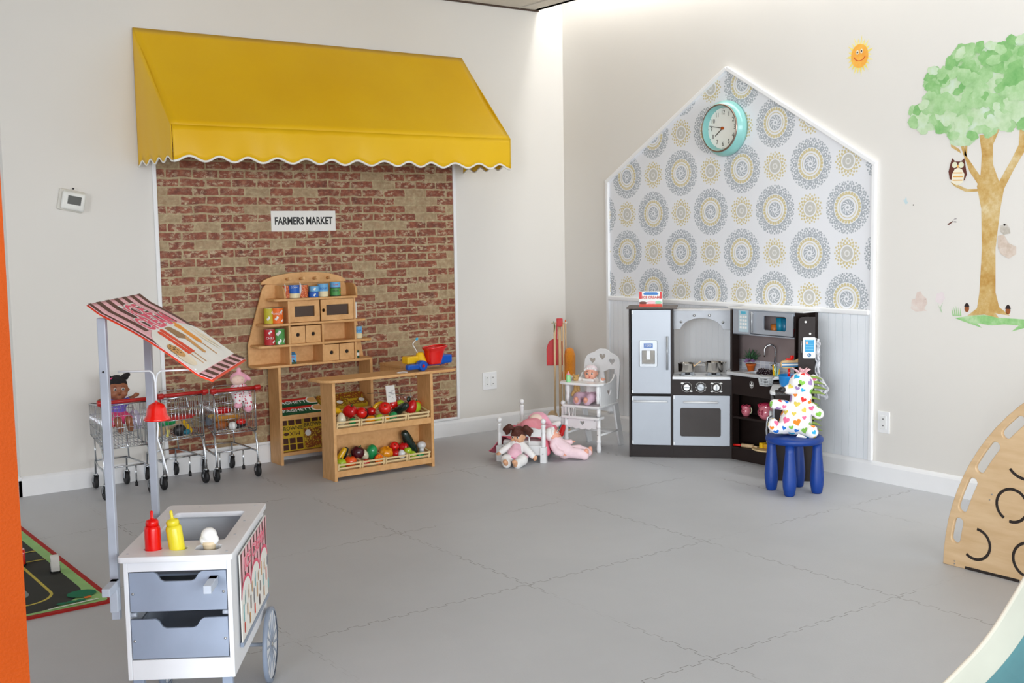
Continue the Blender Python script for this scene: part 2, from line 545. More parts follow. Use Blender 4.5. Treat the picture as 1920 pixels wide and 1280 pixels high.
def valance(xa, ya, xb, yb, n, amp, zb=1.79, bulge=0.0, nrm=(0, -1)):
    def fn(u, v):
        x = xa + (xb - xa) * u; y = ya + (yb - ya) * u
        zlow = zb - 0.014 * math.cos(u * n * 2 * PI)
        w = (0.012 * math.sin(u * 23) + amp * math.cos(u * n * 2 * PI) * 0.5) * v + bulge * math.sin(PI * v * 0.8)
        return (x + nrm[0] * w, y + nrm[1] * w, zf + (zlow - zf) * v)
    return fn


vf = valance(x0 + 0.003, -pr, x1 - 0.003, -pr, 13, 0.004, bulge=0.006)
MB(t).grid(vf, 180, 6).build('front_valance', AWN, t, solid=0.003)
bp = MB(t)
bp.tube([vf(i / 240, 1.0) for i in range(241)], 0.0065, 6)
for xs, nx in ((x0, -1), (x1, 1)):
    def side(u, v, xs=xs, nx=nx):
        y = -0.006 - (pr - 0.006) * u
        ztop = zt + (zf - zt) * u
        zlow = 1.79 - 0.014 * math.cos(u * 4 * 2 * PI)
        return (xs + nx * 0.012 * math.sin(PI * u) * math.sin(PI * v), y, ztop + (zlow - ztop) * v)
    MB(t).grid(side, 40, 12).build('side_cloth', AWN, t, solid=0.003)
    bp.tube([side(i / 60, 1.0) for i in range(61)], 0.005, 6)
bp.build('piping', PIPE, t)
MB(t).bb(x0 + 0.02, x1 - 0.02, -pr + 0.02, -pr + 0.032, 1.965, 1.985).bb(x0 + 0.01, x0 + 0.022, -pr + 0.02, -0.01, 1.955, 1.967).bb(x1 - 0.022, x1 - 0.01, -pr + 0.02, -0.01, 1.955, 1.967).build('support_frame', STEEL, t)

# ------------------------------------------------------------------ sign, thermostat, sockets
t = thing('shop_sign', 'white paper sign reading FARMERS MARKET on the brick panel', 'sign', (-2.063, -0.006, 1.465))
MB(t).bb(-2.279, -1.847, -0.0095, -0.0065, 1.404, 1.528).build('card', PAPER, t)
text('lettering', 'FARMERS MARKET', 0.062, BLACK, t, Tr(0, -0.0040, 0.0) @ FA, bold=0.03, sx=0.77)

t = thing('thermostat', 'white wall thermostat with dark square display high on the left wall', 'thermostat', (-3.44, 0, 1.585))
MM = Ro('Y', 11)
b = MB(); b.M = MM; b.box((0, -0.008, 0), (0.135, 0.016, 0.115)); b.build('wall_plate', mat('cream_plastic', rgb(214, 210, 200), 0.5), t, bevel=0.006)
b = MB(); b.M = MM; b.box((0.008, -0.027, -0.002), (0.125, 0.024, 0.100)); b.build('body', mat('white_plastic', rgb(226, 226, 220), 0.4), t, bevel=0.012, seg=3)
b = MB(); b.M = MM; b.box((0.010, -0.0395, 0.002), (0.070, 0.002, 0.046)); b.build('display', mat('dark_display', rgb(62, 60, 50), 0.3), t)
b = MB(); b.M = MM; b.cyl((0.0, -0.02, 0.062), (0.0, -0.02, 0.070), 0.005, n=10); b.build('sensor', BLACK, t)


def plate(name, label, M, w, hgt, dots):
    t = thing(name, label, 'outlet', (0, 0, 0)); t.matrix_basis = M
    b = MB(); b.box((0, -0.004, 0), (w, 0.008, hgt)); b.build('cover_plate', WHITEG, t, bevel=0.003)
    b = MB()
    for (x, z, ww, hh) in dots[0]: b.box((x, -0.0095, z), (ww, 0.003, hh))
    b.build('socket_face', WHITE, t, bevel=0.001)
    b = MB()
    for (x, z) in dots[1]: b.box((x, -0.0113, z), (0.006, 0.001, 0.006))
    b.build('socket_holes', BLACK, t)


plate('wall_outlet', 'double white outlet plate low on the left wall beside the brick panel', Tr(-0.687, 0, 0.350), 0.118, 0.122,
      ([(-0.024, 0, 0.034, 0.072), (0.024, 0, 0.034, 0.072)], [(-0.024, 0.022), (0.024, 0.022), (-0.024, -0.022), (0.024, -0.022)]))
plate('wall_outlet', 'single white outlet plate low on the right wall right of the beadboard', Tr(0, -2.725, 0.328) @ Ro('Z', -90), 0.074, 0.118,
      ([(0, 0, 0.036, 0.074)], [(0, 0.018), (0, -0.018)]))

# ------------------------------------------------------------------ house shaped panel on the right wall
g = NG('medallion_print', 0.65)


def medallion(cy, cz, P, small):
    u = g.op('WRAP', g.op('SUBTRACT', g.y, cy), P / 2, -P / 2); v = g.op('WRAP', g.op('SUBTRACT', g.z, cz), 0.2505, -0.2505)
    r = g.op('SQRT', g.op('ADD', g.op('MULTIPLY', u, u), g.op('MULTIPLY', v, v)))
    th = g.op('ARCTAN2', v, u)
    def band(a, b_): return g.op('MULTIPLY', g.op('GREATER_THAN', r, a), g.op('LESS_THAN', r, b_))
    def dotring(r0, n, rad, ph=0.0, el=1.0):
        s_ = 2 * PI / n
        t_ = g.op('WRAP', g.op('ADD', th, ph), s_ / 2, -s_ / 2)
        a = g.op('MULTIPLY', t_, r0 * el); c = g.op('SUBTRACT', r, r0)
        return g.op('LESS_THAN', g.op('ADD', g.op('MULTIPLY', a, a), g.op('MULTIPLY', c, c)), rad * rad)
    mx = lambda *a: a[0] if len(a) == 1 else g.op('MAXIMUM', a[0], mx(*a[1:]))
    if not small:
        n = 16; s_ = 2 * PI / n
        # branches, leaves and hooks
        gray = mx(dotring(0.110, n, 0.0150, 0, 1.15), dotring(0.129, n * 2, 0.0056, s_ / 4), dotring(0.140, n * 2, 0.0054, 0.0),
                  g.op('MULTIPLY', band(0.094, 0.142), g.op('LESS_THAN', g.op('ABSOLUTE', g.op('SUBTRACT', g.op('ABSOLUTE', g.op('WRAP', g.op('ADD', th, s_ / 2), s_ / 2, -s_ / 2)), g.op('MULTIPLY', g.op('ABSOLUTE', g.op('SUBTRACT', r, 0.118)), 3.6))), 0.020)),
                  g.op('MULTIPLY', band(0.092, 0.098), 1.0),
                  g.op('MULTIPLY', band(0.018, 0.043), g.op('GREATER_THAN', g.op('SINE', g.op('ADD', g.op('MULTIPLY', th, 10), g.op('MULTIPLY', r, 300))), -0.35)), band(0.0, 0.008), band(0.038, 0.043))
        gray = g.op('MULTIPLY', gray, g.op('SUBTRACT', 1.0, dotring(0.112, n, 0.0045, 0)))
        yel = mx(dotring(0.080, 26, 0.0082), band(0.070, 0.075), band(0.055, 0.059))
    else:
        gray = mx(band(0.018, 0.038), band(0.0, 0.011))
        yel = mx(band(0.047, 0.052), dotring(0.058, 16, 0.0070), dotring(0.070, 16, 0.0064, PI / 16), dotring(0.081, 16, 0.0056, 0), dotring(0.0145, 12, 0.0016))
    return gray, yel


sets = [medallion(-0.646, 1.123, 0.5125, False), medallion(-0.902, 1.3735, 0.5125, False), medallion(-0.902, 1.123, 0.5125, True), medallion(-0.646, 1.3735, 0.5125, True)]
gr = g.op('MAXIMUM', sets[0][0], sets[1][0]); wg = g.op('MAXIMUM', sets[2][0], sets[3][0]); ye = sets[0][1]
for a_, c_ in sets[1:]: ye = g.op('MAXIMUM', ye, c_)
fade = g.op('MULTIPLY', g.op('GREATER_THAN', g.noise(260, 3), 0.36), 0.9)
c = g.mix(g.op('MULTIPLY', gr, fade), rgb(232, 233, 236), rgb(160, 167, 173))
c = g.mix(g.op('MULTIPLY', wg, fade), c, rgb(194, 192, 182))
c = g.mix(g.op('MULTIPLY', ye, fade), c, rgb(206, 190, 132))
MEDAL = g.color(c)
g = NG('beadboard_paint', 0.4)
BEAD = g.color(g.ramp(g.noise(3, 2), (0.3, rgb(236, 239, 242)), (0.7, rgb(240, 243, 246))))
t = thing('house_wall_panel', 'house-shaped wall panel with grey and gold medallion wallpaper above white beadboard', 'wall panel', (0, -1.57, 0.11))
wy0, wy1, we, wp, wyp = -2.65, -0.487, 1.706, 2.331, -1.588
b = MB(t); b.prism([(-0.004, wy1, 0.92), (-0.004, wy1, we), (-0.004, wyp, wp), (-0.004, wy0, we), (-0.004, wy0, 0.92)], (0.0035, 0, 0)); b.build('wallpaper', MEDAL, t)
b = MB(t); b.bb(-0.004, -0.0005, wy0, wy1, 0.109, 0.915)
for i in range(44):
    ya = wy0 + (wy1 - wy0) * i / 44; b.bb(-0.0075, -0.004, ya + .0012, ya + (wy1 - wy0) / 44 - .0012, 0.109, 0.915)
b.build('beadboard', BEAD, t)
b = MB(t)
b.bb(-0.022, -0.0004, wy0 - 0.01, wy0 + 0.014, 0.109, we); b.bb(-0.022, -0.0004, wy1 - 0.014, wy1 + 0.01, 0.109, we)
for (ya, za, yb, zb) in ((wy1 + 0.01, we, wyp, wp + 0.008), (wyp, wp + 0.008, wy0 - 0.01, we)):
    d = Vector((0, yb - ya, zb - za)); nn = Vector((0, -d.z, d.y)).normalized() * 0.012
    b.prism([Vector((-0.024, ya, za)) + nn, Vector((-0.024, yb, zb)) + nn, Vector((-0.024, yb, zb)) - nn, Vector((-0.024, ya, za)) - nn], (0.0235, 0, 0))
b.build('frame_moulding', TRIM, t, bevel=0.003)
b = MB(t); b.bb(-0.030, -0.0004, wy0 + 0.014, wy1 - 0.014, 0.900, 0.930); b.build('chair_rail', TRIM, t, bevel=0.008, seg=3)

# ------------------------------------------------------------------ clock
AQUA = mat('aqua_enamel', rgb(134, 192, 186), 0.3, coat=0.3)
t = thing('wall_clock', 'round aqua wall clock with white dial on the medallion wallpaper', 'clock'); t.matrix_basis = Tr(-0.006, -1.585, 1.981) @ Ro('Z', -90)
b = MB(); b.lathe([(0.166, 0), (0.168, 0.02), (0.160, 0.045), (0.146, 0.062), (0.141, 0.066)], n=64, axis=(0, -1, 0), capt=False); b.build('case', AQUA, t)
b = MB(); b.lathe([(0.143, 0.060), (0.1445, 0.070), (0.139, 0.076), (0.134, 0.070)], n=64, axis=(0, -1, 0), capb=False, capt=False); b.build('rim', mat('bronze_rim', rgb(150, 132, 120), 0.3, 0.9), t)
b = MB(); b.lathe([(0.135, 0.072), (0.122, 0.034)], n=64, axis=(0, -1, 0), capb=False, capt=False); b.build('inner_ring', AQUA, t)
b = MB(); b.lathe([(0.124, 0.028), (0.124, 0.034)], n=64, axis=(0, -1, 0)); dial = b.build('dial', mat('dial_white', rgb(238, 238, 230), 0.4, noise=0.01), t)
for i in range(1, 13):
    a = R_(90 - 30 * i)
    text('numeral', str(i), 0.038, BLACK, dial, Tr(math.cos(a) * 0.094, -0.0348, math.sin(a) * 0.094) @ FA, sx=0.85)
b = MB()
for i in range(12):
    a = R_(30 * i); b.box((math.cos(a) * 0.118, -0.035, math.sin(a) * 0.118), (0.005, 0.001, 0.0025), ry=-a)
b.build('hour_mark', BLACK, dial)
for nm, ang, L, w in (('minute_hand', 90 - 6 * 46.8, 0.108, 0.0035), ('hour_hand', 90 - 30 * 7.78, 0.072, 0.0045)):
    a = R_(ang); b = MB(); b.box((math.cos(a) * L / 2, -0.040, math.sin(a) * L / 2), (L, 0.0015, w), ry=-a); b.build(nm, mat('hand_metal', rgb(60, 55, 45), 0.4, 0.5), t)
MB().cyl((0, -0.034, 0), (0, -0.045, 0), 0.009).build('hub', mat('copper_hub', rgb(176, 84, 28), 0.3, 0.6), t)

# ------------------------------------------------------------------ painted wall decals (flat things on the right wall)
def wc(name, c0, c1, c2, scale=14):
    g = NG(name, 0.7)
    f = g.op('ADD', g.op('MULTIPLY', g.noise(scale, 3), 0.6), g.op('MULTIPLY', g.noise(scale * 3.2, 5, rough=0.7), 0.4))
    return g.color(g.ramp(f, (0.34, c0), (0.5, c1), (0.66, c2)))


LEAF = [wc('leaf_wash', rgb(130, 182, 112), rgb(166, 204, 148), rgb(196, 218, 180), 6), wc('leaf_wash_dark', rgb(104, 168, 92), rgb(136, 188, 118), rgb(170, 206, 152), 7), wc('leaf_wash_pale', rgb(168, 202, 150), rgb(194, 216, 178), rgb(206, 222, 206), 8)]
BARK = wc('bark_wash', rgb(178, 128, 44), rgb(202, 168, 104), rgb(222, 206, 164), 9)
BARK.node_tree.nodes['Noise Texture'].inputs['Scale'].default_value = 6


def flat(b, pts, k=0, x=-0.0008):
    b.k = k; b.poly([(x, p[0], p[1]) for p in pts])


CAN = [(-2.855, 1.908), (-2.882, 1.967), (-2.918, 1.989), (-2.959, 2.034), (-2.95, 2.133), (-2.97, 2.161), (-3.019, 2.137), (-3.073, 2.179), (-3.126, 2.232), (-3.179, 2.236), (-3.231, 2.247), (-3.295, 2.244), (-3.346, 2.219), (-3.407, 2.256), (-3.457, 2.255), (-3.552, 2.219), (-3.66, 2.104), (-3.677, 1.937), (-3.611, 1.831), (-3.469, 1.843), (-3.369, 1.84), (-3.267, 1.831), (-3.203, 1.806), (-3.15, 1.786), (-3.096, 1.814), (-3.012, 1.857), (-2.913, 1.859), (-2.855, 1.895)]


def inside(p, poly):
    c_ = False; n = len(poly)
    for i in range(n):
        a, d = poly[i], poly[i - 1]
        if (a[1] > p[1]) != (d[1] > p[1]) and p[0] < (d[0] - a[0]) * (p[1] - a[1]) / (d[1] - a[1]) + a[0]: c_ = not c_
    return c_


def wobble(cx, cy, r, n=18):
    ph = [random.uniform(0, 6.28) for _ in range(3)]
    return [(cx + r * (1 + .18 * math.sin(2 * t_ + ph[0]) + .10 * math.sin(5 * t_ + ph[1]) + .05 * math.sin(8 * t_ + ph[2])) * math.cos(t_), cy + r * .85 * (1 + .18 * math.sin(2 * t_ + ph[0]) + .10 * math.sin(5 * t_ + ph[1])) * math.sin(t_)) for t_ in [2 * PI * i / n for i in range(n)]]


t = thing('tree_mural', 'painted green and brown tree decal on the right wall', 'wall decal', (0, -3.3, 0.87))
b = MB(t); TR = [(-3.242, 1.815), (-3.257, 1.719), (-3.253, 1.624), (-3.235, 1.565), (-3.261, 1.456), (-3.27, 1.263), (-3.262, 1.045), (-3.251, 0.966), (-3.199, 0.926), (-3.291, 0.937), (-3.369, 0.923), (-3.349, 0.946), (-3.426, 0.938), (-3.368, 0.977), (-3.347, 1.048), (-3.341, 1.264), (-3.361, 1.453), (-3.377, 1.547), (-3.425, 1.639), (-3.495, 1.75), (-3.48, 1.842), (-3.449, 1.845), (-3.446, 1.753), (-3.411, 1.686), (-3.351, 1.584), (-3.317, 1.668), (-3.314, 1.762), (-3.356, 1.853), (-3.318, 1.856), (-3.307, 1.81)]
flat(b, TR)
for q in ([(-3.13, 1.80), (-3.15, 1.80), (-3.179, 1.712), (-3.254, 1.612), (-3.249, 1.564), (-3.194, 1.639), (-3.158, 1.725)], [(-3.08, 1.815), (-3.09, 1.766), (-3.145, 1.732), (-3.138, 1.751), (-3.099, 1.777), (-3.092, 1.82)],
          [(-3.17, 1.79), (-3.18, 1.79), (-3.176, 1.712), (-3.162, 1.725)], [(-3.09, 1.593), (-3.115, 1.57), (-3.176, 1.541), (-3.25, 1.541), (-3.25, 1.553), (-3.183, 1.555), (-3.122, 1.582)]): flat(b, q, x=-0.0007)
b.build('trunk', BARK, t)
b = MB(t); rnd = random.Random(3); n = 0; flat(b, CAN, 2, -0.0007)
while n < 190:
    p = (rnd.uniform(-3.7, -2.84), rnd.uniform(1.78, 2.26))
    if not inside(p, CAN): continue
    r = rnd.uniform(0.022, 0.05); random.seed(n)
    dk = 1 if (p[1] > 2.0 and rnd.random() < .5) else (2 if p[1] < 1.95 and rnd.random() < .6 else 0)
    flat(b, wobble(p[0], p[1], r), dk, -0.0010 - 0.00001 * n); n += 1
for i, q in enumerate(CAN):
    random.seed(500 + i); flat(b, wobble(q[0] * .96 - 3.26 * .04, q[1] * .96 + 2.02 * .04, 0.030), i % 3, -0.0030 - 0.00001 * i)
b.build('leaves', LEAF, t)
b = MB(t)
flat(b, [(-3.131, 0.911), (-3.212, 0.927), (-3.291, 0.935), (-3.369, 0.925), (-3.496, 0.924), (-3.64, 0.92), (-3.641, 0.891), (-3.497, 0.882), (-3.434, 0.861), (-3.471, 0.893), (-3.396, 0.894), (-3.332, 0.885), (-3.253, 0.892), (-3.28, 0.87), (-3.186, 0.895)], 0, -0.0006)
for i in range(5): flat(b, [(-3.118 - .010 * i, 0.922), (-3.112 - .012 * i, 0.975 - .006 * abs(i - 2)), (-3.128 - .010 * i, 0.922)], 1, -0.0007 - 0.00002 * i)
b.build('grass', [wc('grass_wash', rgb(120, 182, 108), rgb(150, 200, 130), rgb(190, 216, 172), 14), LEAF[1]], t)


def decal(name, label, parts):
    zs = [p[1] for pr_ in parts for p in pr_[1]]; ys = [p[0] for pr_ in parts for p in pr_[1]]
    t = thing(name, label, 'wall decal', (0, sum(ys) / len(ys), min(zs)))
    for i, (nm, pts, m_) in enumerate(parts):
        b = MB(t); flat(b, pts, 0, -0.0008 - 0.0003 * i - (0.002 if name in ('owl_decal', 'squirrel_decal') else 0)); b.build(nm, m_, t)
    return t


SUNY = wc('sun_ray_wash', rgb(240, 214, 90), rgb(240, 222, 120), rgb(236, 232, 190), 20); SUNO = wc('sun_face_wash', rgb(240, 160, 60), rgb(244, 180, 74), rgb(246, 204, 100), 12)
BRN = mat('decal_brown', rgb(96, 46, 34), 0.7); CRM = mat('decal_cream', rgb(238, 230, 206), 0.7); DRK = mat('decal_dark', rgb(40, 26, 26), 0.7); GOLD = mat('decal_gold', rgb(226, 168, 84), 0.7)
cy, cz = -2.535, 2.287
rays = []
for i in range(44):
    a = 2 * PI * i / 44; r = (0.110 if i % 4 == 0 else 0.094) if i % 2 == 0 else 0.062; rays.append((cy + r * .82 * math.cos(a), cz + r * math.sin(a)))
arc = [(cy + .040 * math.cos(a), cz + 0.006 + .034 * math.sin(a)) for a in [R_(200 + 14 * i) for i in range(11)]]
decal('sun_decal', 'smiling yellow and orange sun decal high on the right wall', [('rays', rays, SUNY), ('face', [(cy + .055 * math.cos(2 * PI * i / 28), cz + .063 * math.sin(2 * PI * i / 28)) for i in range(28)], SUNO),
      ('smile', arc + [(cy + (a[0] - cy) * .88, a[1] + .004) for a in arc[::-1]], mat('decal_red', rgb(214, 84, 40), 0.7)),
      ('eye', circ(.009, 12, cy + .014, cz + .020, .012), CRM), ('eye', circ(.009, 12, cy - .012, cz + .024, .012), CRM), ('pupil', circ(.005, 10, cy + .014, cz + .020), DRK), ('pupil', circ(.005, 10, cy - .012, cz + .024), DRK)])
decal('owl_decal', 'brown owl decal perched on the left branch of the painted tree', [('body', [(-3.098, 1.711), (-3.116, 1.694), (-3.146, 1.692), (-3.166, 1.707), (-3.173, 1.664), (-3.181, 1.627), (-3.168, 1.598), (-3.128, 1.590), (-3.087, 1.608), (-3.079, 1.645), (-3.088, 1.681)], BRN),
      ('belly', [(-3.1, 1.631), (-3.113, 1.655), (-3.133, 1.664), (-3.154, 1.653), (-3.168, 1.628), (-3.162, 1.590), (-3.128, 1.575), (-3.096, 1.592)], CRM),
      ('eye', circ(.015, 14, -3.113, 1.677), mat('decal_eye', rgb(226, 226, 196), 0.7)), ('eye', circ(.015, 14, -3.149, 1.675), mat('decal_eye', rgb(226, 226, 196), 0.7)), ('beak', circ(.006, 8, -3.131, 1.668, .008), GOLD),
      ('stripe', [(-3.108, 1.640), (-3.156, 1.638), (-3.156, 1.633), (-3.108, 1.635)], GOLD), ('stripe', [(-3.106, 1.622), (-3.160, 1.620), (-3.160, 1.614), (-3.106, 1.616)], GOLD), ('stripe', [(-3.104, 1.604), (-3.158, 1.602), (-3.158, 1.597), (-3.104, 1.599)], GOLD)])
SQ = wc('beige_wash', rgb(196, 176, 158), rgb(212, 196, 182), rgb(222, 212, 202), 22)
decal('squirrel_decal', 'pale grey-brown squirrel decal on the right side of the painted trunk', [('tail', [(-3.352, 1.323), (-3.383, 1.329), (-3.41, 1.287), (-3.448, 1.27), (-3.449, 1.235), (-3.412, 1.213), (-3.373, 1.234), (-3.355, 1.264)], SQ), ('head', [(-3.364, 1.345), (-3.367, 1.372), (-3.395, 1.382), (-3.412, 1.360), (-3.417, 1.335), (-3.385, 1.328)], wc('grey_wash', rgb(168, 160, 148), rgb(190, 182, 170), rgb(212, 206, 198), 22)), ('eye', circ(.006, 8, -3.386, 1.376), DRK)])
decal('rabbit_decal', 'faded pink-beige rabbit decal low on the right wall beside the flower', [('body', [(-2.875, 0.949), (-2.881, 0.994), (-2.903, 1.001), (-2.91, 1.033), (-2.931, 1.041), (-2.943, 1.022), (-2.968, 1.004), (-2.973, 0.979), (-2.955, 0.952), (-2.97, 0.94), (-2.905, 0.933)], wc('rabbit_wash', rgb(212, 192, 182), rgb(220, 204, 194), rgb(224, 216, 208), 24)), ('eye', circ(.003, 6, -2.960, 1.000), DRK)])
decal('flower_decal', 'pale pink flower decal with green stem between rabbit and tree', [('petals', wobble(-3.046, 1.010, 0.030), mat('petal_wash', rgb(228, 216, 216), 0.7)), ('stem', [(-3.030, .985), (-3.046, .958), (-3.064, .988), (-3.052, .958), (-3.062, .935), (-3.054, .936), (-3.044, .955)], wc('stem_wash', rgb(166, 196, 158), rgb(186, 206, 176), rgb(200, 214, 192), 30))])
decal('bird_decal', 'tiny pale blue bird decal between house panel and tree', [('wing', [(-2.815, 1.520), (-2.826, 1.508), (-2.836, 1.530), (-2.842, 1.505), (-2.850, 1.498), (-2.835, 1.488)], mat('pale_blue_wash', rgb(196, 216, 220), 0.7)), ('eye', circ(.0035, 6, -2.880, 1.485), DRK)])
decal('dragonfly_decal', 'small dark dragonfly decal left of the painted trunk', [('body', [(-3.077, 1.380), (-3.084, 1.387), (-3.108, 1.399), (-3.110, 1.395), (-3.088, 1.380)], BRN), ('wing', [(-3.104, 1.396), (-3.118, 1.412), (-3.130, 1.414), (-3.128, 1.407), (-3.116, 1.406)], mat('wing_grey', rgb(170, 164, 162), 0.7)), ('wing', [(-3.104, 1.394), (-3.122, 1.399), (-3.132, 1.394), (-3.126, 1.390)], mat('wing_grey', rgb(170, 164, 162), 0.7))])
for y_, s_ in ((-3.196, 'left'), (-3.414, 'right')):
    decal('acorn_decal', 'small brown acorn decal at the %s foot of the painted trunk' % s_, [('nut', circ(.013, 12, y_, .962, .018), mat('acorn_brown', rgb(150, 84, 40), 0.7)), ('cap', [(y_ + .015, .970), (y_ + .010, .984), (y_, .992), (y_ - .010, .984), (y_ - .015, .970)], DRK)])

# ================================================================== MARKET STAND (hutch against the brick panel)
HOLE = mat('dark_hole', rgb(28, 20, 14), 0.8)
TINT = mat('brown_glazing', rgb(66, 44, 30), 0.12, spec=0.6, noise=0.02)
t = thing('market_stand', 'tall birch play market stand with arched top against the brick panel', 'play stand', (-2.08, -0.10, 0))
yf, yb = -0.175, -0.025
# back board of the upper part with sloping sides
MX = Tr(-2.08, 0, 0).inverted()
XZ = lambda y: Tr(0, y + 0.10, 0) @ Ro('X', 90)     # local: x, z board in the stand's frame
ox = 2.08
back = [(-2.470 + ox, 0.60), (-1.690 + ox, 0.60), (-1.735 + ox, 0.86), (-1.800 + ox, 1.06), (-1.815 + ox, 1.085), (-1.850 + ox, 1.098), (-2.300 + ox, 1.098), (-2.345 + ox, 1.085), (-2.365 + ox, 1.06), (-2.468 + ox, 0.73)]
cutout('back_board', back, [], 0.012, OAK, t, XZ(-0.031), 0.001)
arch = [(-2.375 + ox, 1.088)] + [(-2.095 + ox + 0.285 * math.cos(a), 1.088 + 0.066 * math.sin(a)) for a in [R_(180 - 9 * i) for i in range(21)]]
cutout('arched_top', arch, [], 0.016, OAK, t, XZ(-0.046), 0.001)
for z, xa, xb, nm in ((0.600, -2.470, -1.690, 'desk_shelf'), (0.722, -2.458, -1.695, 'shelf'), (0.848, -2.418, -1.732, 'shelf'), (0.995, -2.345, -1.785, 'shelf')):
    o_ = rrect(xa + ox, xb + ox, yf + 0.10, yb + 0.10, 0.03)
    cutout(nm, [p for p in o_], [], 0.014, OAK, t, Tr(0, 0, z), 0.002)
for x, z0, z1 in ((-2.257, 0.607, 0.715), (-2.257, 0.729, 0.841), (-2.257, 0.855, 0.988), (-1.815, 0.607, 0.715), (-1.815, 0.729, 0.841), (-1.815, 0.855, 0.988), (-2.037, 0.607, 0.715), (-2.037, 0.729, 0.841)):
    MB(t).bb(x - 0.006, x + 0.006, yf + 0.006, yb - 0.002, z0, z1).build('divider', OAK, t, bevel=0.001)
for x, sx in ((-2.277, -1), (-1.797, 1)):
    pts = [(yb + 0.10, 1.003), (yb + 0.10, 1.078), (yf + 0.165, 1.078), (yf + 0.135, 1.070), (yf + 0.115, 1.045), (yf + 0.108, 1.003)]
    cutout('end_bracket', pts, [], 0.012, OAK, t, Tr(x + ox, 0, 0) @ Ro('Z', 90) @ Ro('X', 90), 0.001)
for x in (-2.212, -2.122, -2.032, -1.940):
    MB(t).cyl((x, -0.05, 1.113), (x, -0.105, 1.119), 0.0085, n=12).build('peg', OAK, t)
for xa, xb in ((-2.249, -2.048), (-2.045, -1.823)):
    xa += ox; xb += ox
    outer = rrect(xa, xb, 0.857, 0.986, 0.002); win = rrect(xa + 0.036, xb - 0.034, 0.889, 0.953, 0.002)
    holes = [win]
    if xa > -0.1: holes.append(circ(0.0105, 18, xa + 0.017, 0.921))
    d = cutout('sliding_door', outer, holes, 0.010, OAK, t, XZ(-0.163 if xa > -.1 else -0.150), 0.001)
    b = MB(); b.box(((xa + xb) / 2, -0.045 if xa < -.1 else -0.057, 0.921), (xb - xa - 0.06, 0.002, 0.07)); b.build('window', TINT, d)
for xa, xb, z0, z1 in ((-2.247, -2.154, 0.730, 0.833), (-2.149, -2.050, 0.730, 0.833), (-2.029, -1.929, 0.608, 0.708), (-1.924, -1.824, 0.608, 0.708)):
    bx = MB(t).bb(xa, xb, yf + 0.02, yb - 0.01, z0, z1).build('small_drawer', OAK, t, bevel=0.0015)
    cutout('drawer_front', rrect(xa + ox, xb + ox, z0, z1, 0.002), [circ(0.0125, 20, (xa + xb) / 2 + ox, (z0 + z1) / 2)], 0.006, OAK, bx, XZ(yf + 0.0155), 0.0005)
    MB(t).cyl(((xa + xb) / 2, yf + 0.021, (z0 + z1) / 2), ((xa + xb) / 2, yf + 0.0185, (z0 + z1) / 2), 0.0115, n=20).build('finger_hole', HOLE, bx)
# lower part
for x in (-2.335, -1.712):
    MB(t).bb(x - 0.009, x + 0.009, yf, yb, 0, 0.593).build('side_panel', OAK, t, bevel=0.0015)
MB(t).bb(-2.326, -1.721, yf + 0.012, yb - 0.01, 0.052, 0.072).build('shelf', OAK, t, bevel=0.001)
b = MB(t); b.box((-2.0235, -0.10, 0.318), (0.605, 0.16, 0.016), rx=R_(30)).bb(-2.326, -1.721, -0.172, -0.160, 0.270, 0.300); b.build('shelf', OAK, t, bevel=0.001)

# linking board and front counter
t2 = thing('market_counter', 'birch play counter with two slanted produce shelves in front of the market stand', 'play stand', (-1.97, -0.70, 0))
top = [(-0.385, 0.085), (-0.40, 0.07), (-0.375, -0.045), (-0.34, -0.085), (-0.29, -0.10), (0.47, -0.10), (0.505, -0.07), (0.505, 0.085), (0.48, 0.10), (-0.36, 0.10)]
cutout('counter_top', top, [], 0.016, OAK, t2, Tr(0, 0, 0.565), 0.003)
for x in (-2.291, -1.650): MB(t2).bb(x - 0.009, x + 0.009, -0.785, -0.635, 0, 0.557).build('side_panel', OAK, t2, bevel=0.0015)
cutout('linking_board', rrect(0.30, 0.50, 0.103, 0.50, 0.01), [], 0.016, OAK, t2, Tr(0, 0, 0.565), 0.002)
MB(t2).bb(-1.665, -1.650, -0.60, -0.20, 0.515, 0.556).build('link_rail', OAK, t2, bevel=0.001)
MB(t2).bb(-2.282, -1.659, -0.640, -0.632, 0.040, 0.300).build('back_board', OAK, t2)
b = MB(t2); b.box((-1.9705, -0.71, 0.285), (0.623, 0.142, 0.016), rx=R_(12)); b.bb(-2.282, -1.659, -0.783, -0.773, 0.262, 0.296); b.build('shelf', OAK, t2, bevel=0.001)
b = MB(t2); b.box((-1.9705, -0.71, 0.046), (0.623, 0.142, 0.016), rx=R_(12)); b.bb(-2.282, -1.659, -0.783, -0.773, 0.022, 0.056); b.build('shelf', OAK, t2, bevel=0.001)

